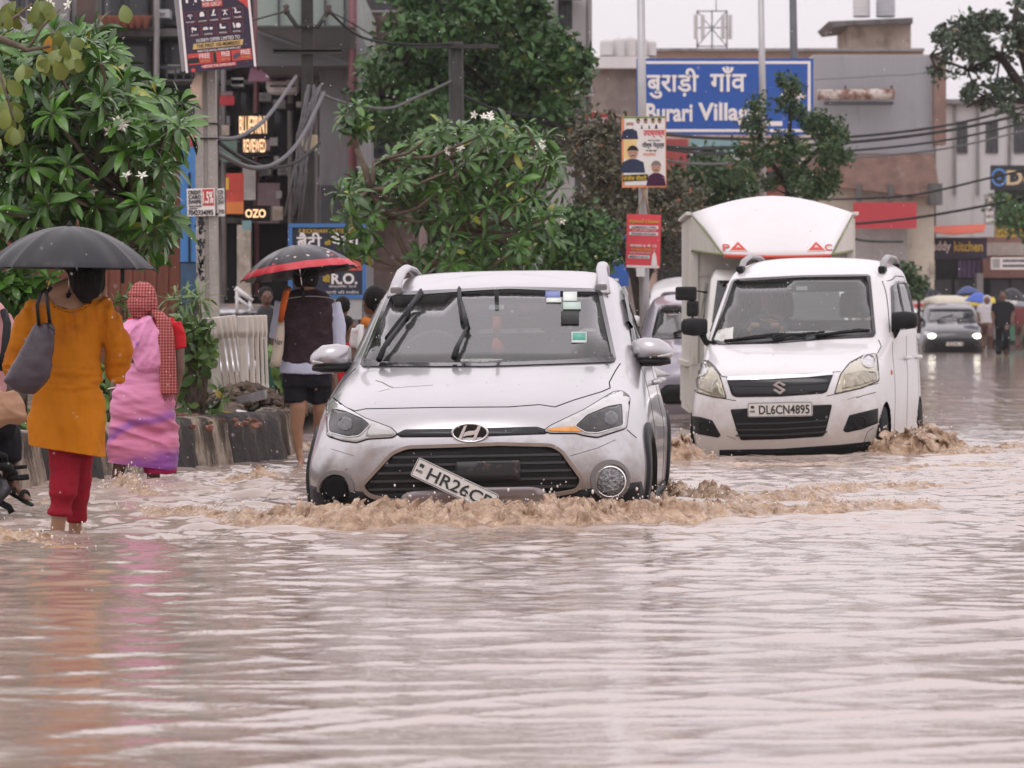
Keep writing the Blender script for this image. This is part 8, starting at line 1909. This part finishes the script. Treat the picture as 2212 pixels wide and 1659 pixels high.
def floral():
    m=bpy.data.materials.new('umbrella_floral_band');m.use_nodes=True;t=m.node_tree;b=t.nodes['Principled BSDF'];N=t.nodes.new;L=t.links.new;co=N('ShaderNodeTexCoord')
    v=N('ShaderNodeTexVoronoi');v.inputs['Scale'].default_value=22;L(co.outputs['Object'],v.inputs['Vector']);r=N('ShaderNodeMapRange');r.inputs['From Min'].default_value=.24;r.inputs['From Max'].default_value=.30;r.inputs['To Min'].default_value=1;r.inputs['To Max'].default_value=0;L(v.outputs['Distance'],r.inputs['Value'])
    cr=N('ShaderNodeValToRGB');cr.color_ramp.interpolation='CONSTANT';e=cr.color_ramp.elements;e[0].color=(.018,.016,.022,1);e[1].position=.40;e[1].color=(.42,.03,.05,1);q=cr.color_ramp.elements.new(.72);q.color=(.55,.50,.46,1);sp=N('ShaderNodeSeparateColor');L(v.outputs['Color'],sp.inputs[0]);L(sp.outputs[0],cr.inputs[0])
    x=N('ShaderNodeMixRGB');L(r.outputs[0],x.inputs[0]);x.inputs[1].default_value=(.018,.016,.022,1);L(cr.outputs[0],x.inputs[2]);L(x.outputs[0],b.inputs['Base Color']);b.inputs['Roughness'].default_value=.4;return m
umbrella('black umbrella with a red rim and floral border held by the man in the waistcoat',(640,529),.43,.205,-8,M('umbrella_black_gloss',(.018,.016,.022),.3,var=.15,vs=6),27.9,band=[M('umbrella_red',(.56,.035,.05),.45,var=.08),floral()],seed=5,hang=.10,lean=(-4,0))
tb=thing('tote_bag','beige and orange cloth bag hanging from the umbrella man shoulder','bag',P(598,740,27.9));b=MB();rs=[]
for(x0,x1,y,d_)in((600,614,692,.02),(594,615,720,.05),(588,612,760,.06),(584,608,780,.06),(583,604,792,.04)):
    a_,c_=P(x0,y,27.85),P(x1,y,27.85);c0=(a_+c_)/2;rs.append([c0+(c_-a_)/2*math.cos(q)+Vector((0,d_*math.sin(q),0))for q in[2*math.pi*j/14 for j in range(14)]])
b.loft(rs);b.shift(-tb.location).build('pouch',M('tote_beige',(.48,.42,.34),.8,var=.1,stain=(.5,.14,.04),ss=6,st=.68),tb)
b=MB();b.tube([P(606,694,27.8),P(612,660,27.76),P(618,634,27.78),P(624,624,27.9)],[.02,.024,.024,.02],8);b.shift(-tb.location).build('strap',M('strap_orange',(.50,.11,.02),.8,var=.2),tb)
q=fit_text('Nav',.055,.045,.02,.002);q.shift(P(602,738,27.76)-tb.location);q.build('lettering',navy,tb)

# ---------------------------------------------------------------- people partly hidden by the silver car
def bystander(label,Y,hx,hy,hr,face,top,hairs,sk_=skin_d,shirt=None,w_=26,hem=850,extra=None):
    f=Fig(label,hx,960,Y);b=MB();f.head(b,hx,hy,hr,face);f.limb(b,[(hx,hy+hr*.8),(hx,hy+hr*1.6)],[hr*.5,hr*.6]);ty=hy+hr*1.9
    f.torso(b,[(hx,ty,w_*.9,w_*.4),(hx,ty+45,w_,w_*.55),(hx,ty+95,w_*.9,w_*.55),(hx,hem,w_,w_*.6)])
    for s_ in(-1,1):f.limb(b,[(hx+s_*w_*.45,hem-10),(hx+s_*w_*.45,930),(hx+s_*w_*.45,1000)],[w_*.45,w_*.34,w_*.26]);f.limb(b,[(hx+s_*w_,ty+8),(hx+s_*w_*1.25,ty+55),(hx+s_*w_*1.1,ty+95,-.06)],[w_*.3,w_*.26,w_*.18]);f.hand(b,(hx+s_*w_*1.1,ty+95,-.06),(0,1),hr*1.1)
    f.fuse('body',b,sk_,.010,3);b=MB();f.torso(b,[(hx,ty-8,w_*.6,w_*.35),(hx,ty+2,w_*1.02,w_*.5),(hx,ty+45,w_*1.12,w_*.65),(hx,ty+95,w_*1.02,w_*.65),(hx,hem,w_*1.12,w_*.7)])
    for s_ in(-1,1):f.limb(b,[(hx+s_*w_,ty+8),(hx+s_*w_*1.2,ty+50)],[w_*.36,w_*.34])
    f.fuse('shirt',b,top,.010,2,folds(.006,8,7,int(hx)));b=MB();hd_=Vector((face[0],face[1],0)).normalized();f.ball(b,(hx-hd_.x*hr*.28,hy-hr*.22,-hd_.y*hr*.22*f.k),hr*1.08,(.95,.98,1.05))
    if hairs=='long':f.limb(b,[(hx-hd_.x*hr*.5,hy,0),(hx-hd_.x*hr*.6,hy+hr*.9,0),(hx-hd_.x*hr*.5,hy+hr*1.6,0)],[hr*.8,hr*.7,hr*.3])
    if hairs=='bun':f.ball(b,(hx-hd_.x*hr*.9,hy+hr*.2),hr*.5)
    f.fuse('hair',b,hairm,.010,1)
    if extra:extra(f,hx,ty)
    return f
bystander('child in a red shirt looking right, beside the silver car mirror',30.6,752,706,19,(1,.25),M('shirt_red',(.42,.02,.03),.75,var=.12),'short',hem=850,w_=22)
bystander('dark haired person behind the child in red',32.0,741,662,17,(.2,1),M('shirt_brown',(.13,.07,.05),.8,var=.12),'short',w_=22,hem=850)
def scarf_x(f,hx,ty):
    b=MB();f.limb(b,[(hx-22,ty-10,-.05),(hx-6,ty-2,-.08),(hx+12,ty-8,-.05)],[12,13,10]);f.fuse('scarf',b,M('scarf_orange',(.48,.15,.03),.8,var=.2),.009,1)
    b=MB();f.limb(b,[(hx-24,ty-2,-.11),(hx-30,ty+40,-.12),(hx-32,ty+80,-.1)],[5,5,5]);f.part('bag_strap',b,whitew)
bystander('woman with thick black hair, orange scarf and white top behind the silver car pillar',29.6,806,652,27,(-.6,.7),M('top_white',(.62,.58,.58),.75,var=.08,stain=(.3,.05,.08),ss=9,st=.7),'long',hem=860,w_=34,extra=scarf_x)
bystander('shadowy person with dark hair among the shops left of the umbrella man',53.0,575,640,16,(.3,-1),M('shirt_charcoal',(.05,.05,.055),.8),'short',w_=20,hem=720)
# driver inside the white hatchback
dr=thing('person','driver in dark clothes behind the wheel of the white tall hatchback','person',G.M@Vector((-.32,1.9,.55)))
b=MB();O=G.M@Vector((-.32,1.9,.55))
def g3(x,y,z):return G.M@Vector((x,y,z))
b.tube([g3(-.32,1.92,.55),g3(-.32,1.88,.8),g3(-.32,1.84,.99),g3(-.32,1.82,1.08)],[.17,.18,.17,.06],14);b.ball(g3(-.32,1.80,1.20),.105,14,10,(.85,.95,1.15));b.tube([g3(-.32,1.71,1.22),g3(-.32,1.675,1.185)],[.018,.022],6)
for s_ in(-1,1):
    b.tube([g3(-.32+s_*.18,1.84,1.0),g3(-.32+s_*.24,1.72,.80),g3(-.32+s_*.13,1.46,.96)],[.055,.045,.032],10)
    for j in range(4):b.tube([g3(-.32+s_*(.12-.02*j),1.45,.985),g3(-.32+s_*(.11-.02*j),1.41,1.0),g3(-.32+s_*(.11-.02*j),1.41,.965)],.011,6)
    b.tube([g3(-.32+s_*.13,1.47,.97),g3(-.32+s_*.08,1.45,.955)],.012,6)
remesh_obj('body',b,skin,dr,.01,2,origin=O)
b=MB();b.tube([g3(-.32,1.94,.52),g3(-.32,1.89,.8),g3(-.32,1.85,1.0),g3(-.32,1.84,1.05)],[.19,.20,.19,.10],14)
for s_ in(-1,1):b.tube([g3(-.32+s_*.18,1.85,1.0),g3(-.32+s_*.245,1.73,.80),g3(-.32+s_*.17,1.56,.90)],[.07,.058,.045],10)
remesh_obj('shirt',b,M('shirt_dark_navy',(.03,.03,.04),.8,var=.1),dr,.01,2,origin=O);b=MB();b.ball(g3(-.32,1.83,1.235),.11,12,8,(.9,.98,1.0));remesh_obj('hair',b,hairm,dr,.01,1,origin=O)

# ---------------------------------------------------------------- motorcycle and rider cut by the left edge
bk=thing('motorcycle','black motorcycle cut off by the left edge of the picture','motorcycle',(P(-55,1100,20.6).x,20.6,-.12));o=bk.location
def b3(x,y,d=0):return P(x,y,20.6+d)-o
mbw=MB()
for d_ in(-.15,1.12):
    cx_=-52;mbw.loft([[b3(cx_,1098,d_)+Vector((oo,rr_*math.cos(q),rr_*math.sin(q)))for q in[2*math.pi*j/26 for j in range(26)]]for rr_,oo in((.235,-.04),(.285,-.045),(.30,0),(.285,.045),(.235,.04))],cap=False)
    w_=mbw.build('wheel',rubber,bk);mbw=MB()
q=MB();q.box(b3(-52,1020,.5),(.16,.75,.26),bev=.07);q.box(b3(-52,900,.35),(.20,.5,.18),bev=.08);q.build('engine',black_plastic,bk)
q=MB();q.box(b3(-52,880,-.1),(.26,.72,.10),bev=.045);q.build('seat',rubber,bk)
q=MB();q.tube([b3(-60,950,-.25),b3(-20,975,-.2),b3(10,985,-.1),b3(14,1030,.05)],[.02,.018,.018,.02],8);q.tube([b3(-30,1000,-.1),b3(20,1010,-.1),b3(30,1022,-.05),b3(22,1040,-.05)],.026,8);q.tube([b3(-10,1080,-.1),b3(20,1096,-.1),b3(26,1108,-.1)],.018,8);q.build('subframe',black_plastic,bk)
q=MB();q.tube([b3(20,1034,-.1),b3(62,1030,-.1)],[.014,.016],8);q.tube([b3(10,1012,-.08),b3(58,1008,-.08)],[.012,.010],8);q.build('footpeg',rubber,bk)
q=MB();q.tube([b3(-20,1090,-.2),b3(10,1060,-.2),b3(-30,1000,.2)],[.03,.035,.03],10);q.build('exhaust',steel,bk)
RD=Fig('motorcycle rider in a pink striped shirt and sandals cut off by the left edge',-40,1090,20.5);b=MB()
RD.head(b,-62,600,36);RD.limb(b,[(-60,630),(-58,660)],[20,24]);RD.torso(b,[(-58,665,66,26),(-58,740,66,38),(-56,840,58,40),(-54,910,60,44)]);RD.limb(b,[(-10,890,0),(12,940,.3),(24,1010,.15),(34,1056,.0)],[38,32,20,12]);RD.limb(b,[(-96,890,0),(-110,940,.3),(-112,1040,.1)],[38,30,16])
RD.foot(b,(34,1052,.0),(.75,-.62,-.3),58);RD.foot(b,(-112,1050,.05),(0,1,-.2),54);RD.limb(b,[(5,690),(34,760),(30,800,.25)],[22,18,14]);RD.hand(b,(30,800,.25),(-.4,.6),38);RD.limb(b,[(-118,690),(-140,770),(-120,800,.3)],[22,18,14]);RD.hand(b,(-120,800,.3),(.3,.5),38)
RD.fuse('body',b,skin_d,.009,3)
b=MB();RD.torso(b,[(-58,655,60,26),(-56,680,78,34),(-56,750,76,44),(-56,850,66,46),(-56,900,68,48)]);RD.limb(b,[(4,682),(22,720),(34,752)],[24,24,22]);RD.limb(b,[(-116,684),(-136,750)],[26,24]);RD.fuse('shirt',b,M('shirt_pink_stripe',(.52,.27,.27),.75,var=.1,vs=30),.009,2,folds(.007,8,7,161))
b=MB();RD.limb(b,[(-10,890,0),(6,940,.12),(20,1000,.1)],[46,42,28]);RD.limb(b,[(-96,890,0),(-110,940,.3),(-112,1010,.15)],[44,38,24]);RD.torso(b,[(-54,870,66,48),(-54,930,68,50)]);RD.fuse('trousers',b,shortm,.009,2,folds(.006,7,7,165))
b=MB();RD.ball(b,(-62,594),40);RD.fuse('hair',b,hairm,.009,1)
b=MB();b.tube([RD.p((8,672,-.06)),RD.p((16,700,-.11)),RD.p((10,760,-.13)),RD.p((2,800,-.12))],.022,8);RD.part('backpack_strap',b,black_plastic)
q0=RD.p((34,1052,0));dv=Vector((.75,-.62,-.3)).normalized();sd=dv.cross(Vector((0,0,1))).normalized();k=58*RD.k;b=MB()
b.loft([[q0+dv*u*k+sd*hw*k*math.cos(a)+Vector((0,0,(-.34-.06*u)*k+.045*k*math.sin(a)))for a in[2*math.pi*j/12 for j in range(12)]]for u,hw in((-.28,.12),(-.2,.18),(.2,.16),(.6,.22),(.8,.2),(.9,.1))])
for u in(.1,.5):b.tube([q0+dv*u*k+sd*.2*k*math.cos(a)+Vector((0,0,-.26*k+.26*k*math.sin(a)))for a in[math.pi*j/8 for j in range(9)]],.012,6)
RD.part('sandal',b,rubber)
pb=MB();rs=[]
for x0,x1,y,d_ in((-70,34,845,.06),(-75,52,870,.09),(-72,60,905,.10),(-60,40,918,.06),(-40,6,922,.03)):
    a_,c_=P(x0,y,20.0),P(x1,y,20.0);c0=(a_+c_)/2;rs.append([c0+(c_-a_)/2*math.copysign(abs(math.cos(q))**.7,math.cos(q))+Vector((0,d_*math.sin(q),0))for q in[2*math.pi*j/18 for j in range(18)]])
pb.loft(rs);jt=thing('cloth_bag','tan cloth bag on the lap of the rider at the left edge','bag',P(0,880,20.0));remesh_obj('pouch',pb,M('tan_cloth',(.34,.20,.125),.8,var=.12,vs=5),jt,.008,2,folds(.008,7,9,171,.6),origin=jt.location)

# ---------------------------------------------------------------- far right: walkers, umbrellas, three-wheelers
def walker(label,x,yh,yf,Y,top,low,w_=16,hood=None):
    f=Fig(label,x,yf,Y);hr=(yf-yh)/15;b=MB();hy=yh+hr;f.head(b,x,hy,hr,(0,-1));f.limb(b,[(x,hy+hr*.8),(x,hy+hr*1.6)],[hr*.5,hr*.6]);L_=yf-yh
    f.torso(b,[(x,yh+L_*.16,w_*.95,w_*.4),(x,yh+L_*.3,w_,w_*.5),(x,yh+L_*.48,w_*.85,w_*.5)])
    for s_ in(-1,1):f.limb(b,[(x+s_*w_*.4,yh+L_*.46),(x+s_*w_*.5,yh+L_*.72,-.2*s_),(x+s_*w_*.5,yf,.1*s_)],[w_*.45,w_*.34,w_*.22]);f.limb(b,[(x+s_*w_,yh+L_*.18),(x+s_*w_*1.3,yh+L_*.34),(x+s_*w_*1.2,yh+L_*.48,-.1)],[w_*.3,w_*.25,w_*.18]);f.foot(b,(x+s_*w_*.5,yf-2,.1*s_),(0,-1,-.1),hr*2);f.hand(b,(x+s_*w_*1.2,yh+L_*.48,-.1),(0,1),hr*1.2)
    f.fuse('body',b,skin_d,.03,1);b=MB();f.torso(b,[(x,yh+L_*.145,w_*.9,w_*.45),(x,yh+L_*.3,w_*1.12,w_*.6),(x,yh+L_*.5,w_*1.05,w_*.6)])
    for s_ in(-1,1):f.limb(b,[(x+s_*w_,yh+L_*.18),(x+s_*w_*1.25,yh+L_*.30)],[w_*.38,w_*.34])
    f.fuse('shirt',b,top,.03,1);b=MB();f.torso(b,[(x,yh+L_*.46,w_*1.0,w_*.6),(x,yh+L_*.55,w_*1.0,w_*.6)])
    for s_ in(-1,1):f.limb(b,[(x+s_*w_*.4,yh+L_*.5),(x+s_*w_*.5,yh+L_*.72,-.2*s_),(x+s_*w_*.5,yf-hr*.8,.1*s_)],[w_*.5,w_*.45,w_*.38])
    f.fuse('trousers',b,low,.03,1);b=MB();f.ball(b,(x,hy-hr*.25,.05),hr*1.12)
    if hood:f.limb(b,[(x,hy,.1),(x,hy+hr*1.5,.1),(x,hy+hr*3,.0)],[hr*1.1,hr*1.4,hr*1.6])
    f.fuse('hood' if hood else 'hair',b,hood or hairm,.03,1);return f
walker('man in black clothes walking toward the camera beside the dark grey car',2166,630,772,104,M('shirt_black',(.016,.016,.02),.8),shortm,17)
walker('person in a pale hooded wrap behind the dark grey car',2132,640,758,112,M('wrap_pale',(.50,.48,.50),.8,var=.1),M('trouser_brown',(.12,.07,.06),.8),15,M('wrap_pale',(.5,)*3))
walker('person in brown at the right edge behind the black umbrella',2206,648,756,112,M('shirt_maroon',(.16,.05,.05),.8),M('trouser_brown',(.12,.07,.06),.8),15)
umbrella('small black umbrella over the man in black on the far road',(2188,622),.42,.32,6,M('umbrella_black',(.03,)*3),105,hang=.3)
umbrella('blue umbrella behind the dark grey car on the far road',(2116,632),.42,.30,8,M('umbrella_blue',(.035,.09,.42),.5),118,hang=.5)
umbrella('navy umbrella left of the blue one on the far road',(2090,618),.38,.22,-4,M('umbrella_navy',(.03,.05,.17),.5),122,hang=.7)
umbrella('grey umbrella cut by the right edge of the picture',(2226,640),.45,.30,4,M('umbrella_grey',(.22,.23,.25),.5),108,hang=.4)
def rickshaw(label,x,Y,top,body,yaw=0,sc=1.0):
    t=thing('auto_rickshaw',label,'rickshaw',(P(x,700,Y).x,Y,.02),(0,0,R(yaw)))
    b=MB();rs=[]
    for y,hw,zt in((-.75,.40,.95),(-.6,.50,1.0),(0,.62,1.05),(1.5,.66,1.02),(1.65,.60,.95)):rs.append([Vector((hw*a*sc,y*sc,z*sc))for a,z in((-1,.28),(-1,zt*.8),(-.95,zt),(.95,zt),(1,zt*.8),(1,.28))])
    b.loft(rs,smooth=False);b.build('body',body,t)
    b=MB();rs=[]
    for y,hw,zt in((-.62,.50,1.52),(-.3,.60,1.68),(.6,.64,1.74),(1.55,.64,1.70),(1.7,.6,1.5)):rs.append([Vector((hw*a*sc,y*sc,z*sc))for a,z in((-1,zt-.25),(-.92,zt-.05),(-.5,zt),(.5,zt),(.92,zt-.05),(1,zt-.25))])
    b.loft(rs);b.build('hood',top,t)
    b=MB();b.prism([(-.46*sc,-.70*sc,1.0*sc),(.46*sc,-.70*sc,1.0*sc),(.48*sc,-.62*sc,1.42*sc),(-.48*sc,-.62*sc,1.42*sc)],(0,.02,0));b.build('windscreen',glass_side,t)
    for(x_,y_)in((0,-.7),(-.55,1.2),(.55,1.2)):b=MB();b.loft([[Vector((x_*sc+o_,y_*sc+.22*sc*math.cos(a),.2*sc+.22*sc*math.sin(a)))for a in[2*math.pi*j/16 for j in range(16)]]for o_ in(-.06,.06)]);b.build('wheel',rubber,t)
    b=MB();b.lathe((0,0,0),[(.09,0),(.08,.05),(.02,.07)],12);b.xf(Matrix.Translation((0,-.78*sc,.78*sc))@Matrix.Rotation(R(90),4,'X'));b.build('headlight',lamp_clear,t);return t
rickshaw('rickshaw with a beige cover among traffic behind the dark grey car',2052,128,M('cover_beige',(.52,.48,.40),.7,var=.1),M('rick_green',(.05,.16,.10),.5),3)
rickshaw('rickshaw with a yellow top behind the blue umbrella',2112,132,M('cover_yellow',(.55,.42,.06),.6),M('rick_black',(.03,.03,.03),.5),-4)
rickshaw('rickshaw with a pale cover at the right edge of the far road',2216,126,M('cover_pale',(.58,.55,.52),.7),M('rick_green',(.05,.16,.10),.5),0)
tempo=thing('delivery_tempo','small cargo van with a dark canopy and pale red lettered front behind the white hatchback','van',(P(1990,700,134).x,134,.02))
b=MB();b.box((0,1.2,1.05),(1.5,2.4,1.0),bev=.05);b.build('body',whitew,tempo);b=MB();b.loft([[Vector((hw*math.cos(a),y,1.62+.42*math.sin(a)))for a in[math.pi*j/10 for j in range(11)]+[math.pi+.01]]for y,hw in((.0,.78),(.3,.84),(2.4,.84))]);b.build('canopy',M('canopy_navy',(.04,.045,.07),.7,stain=(.5,.4,.36),ss=2,st=.6),tempo)
q=MB()
for j in range(7):q.box((-.5+.17*j,-.02,1.42+.02*(j%2)),(.09+.03*(j%3),.02,.12))
q.build('worn_lettering',redm,tempo)
b=MB();b.prism([(-.6,-.01,.95),(.6,-.01,.95),(.56,.0,1.28),(-.56,.0,1.28)],(0,-.015,0));b.build('windscreen',glass_side,tempo)
for x_ in(-.6,.6):b=MB();b.loft([[Vector((x_+o_,.4+.25*math.cos(a),.22+.25*math.sin(a)))for a in[2*math.pi*j/16 for j in range(16)]]for o_ in(-.08,.08)]);b.build('wheel',rubber,tempo)
# ================================================================ RAIN AND AIR
def rain():
    r_=np.random.default_rng(77);n=1500;Y=r_.uniform(9,30,n);X=r_.uniform(-.16,.16,n)*Y;Z=r_.uniform(.1,3.2,n);s_=r_.uniform(.0010,.0021,n)*(.6+Y/24)
    base=np.array([(1,0,0),(-1,0,0),(0,1,0),(0,-1,0),(0,0,1.5),(0,0,-1.3)],float);fc=np.array([(0,2,4),(2,1,4),(1,3,4),(3,0,4),(2,0,5),(1,2,5),(3,1,5),(0,3,5)])
    V=(np.stack([X,Y,Z],1)[:,None,:]+base[None]*s_[:,None,None]).reshape(-1,3);Q=(fc[None]+6*np.arange(n)[:,None,None]).reshape(-1,3)
    tag(npmesh('rain',V,Q,M('rain_drop',(.75,.72,.74),.08,var=0),True),kind='stuff')
rain()
hm=bpy.data.materials.new('rain_haze');hm.use_nodes=True;_t=hm.node_tree;_t.nodes.clear();_o=_t.nodes.new('ShaderNodeOutputMaterial');_v=_t.nodes.new('ShaderNodeVolumePrincipled')
_v.inputs['Color'].default_value=(.97,.94,.96,1);_v.inputs['Density'].default_value=0.0003;_v.inputs['Anisotropy'].default_value=.2;_t.links.new(_v.outputs[0],_o.inputs['Volume'])
hz=MB().box2((-300,-70,-2),(300,420,40)).build('haze',hm,kind='stuff')
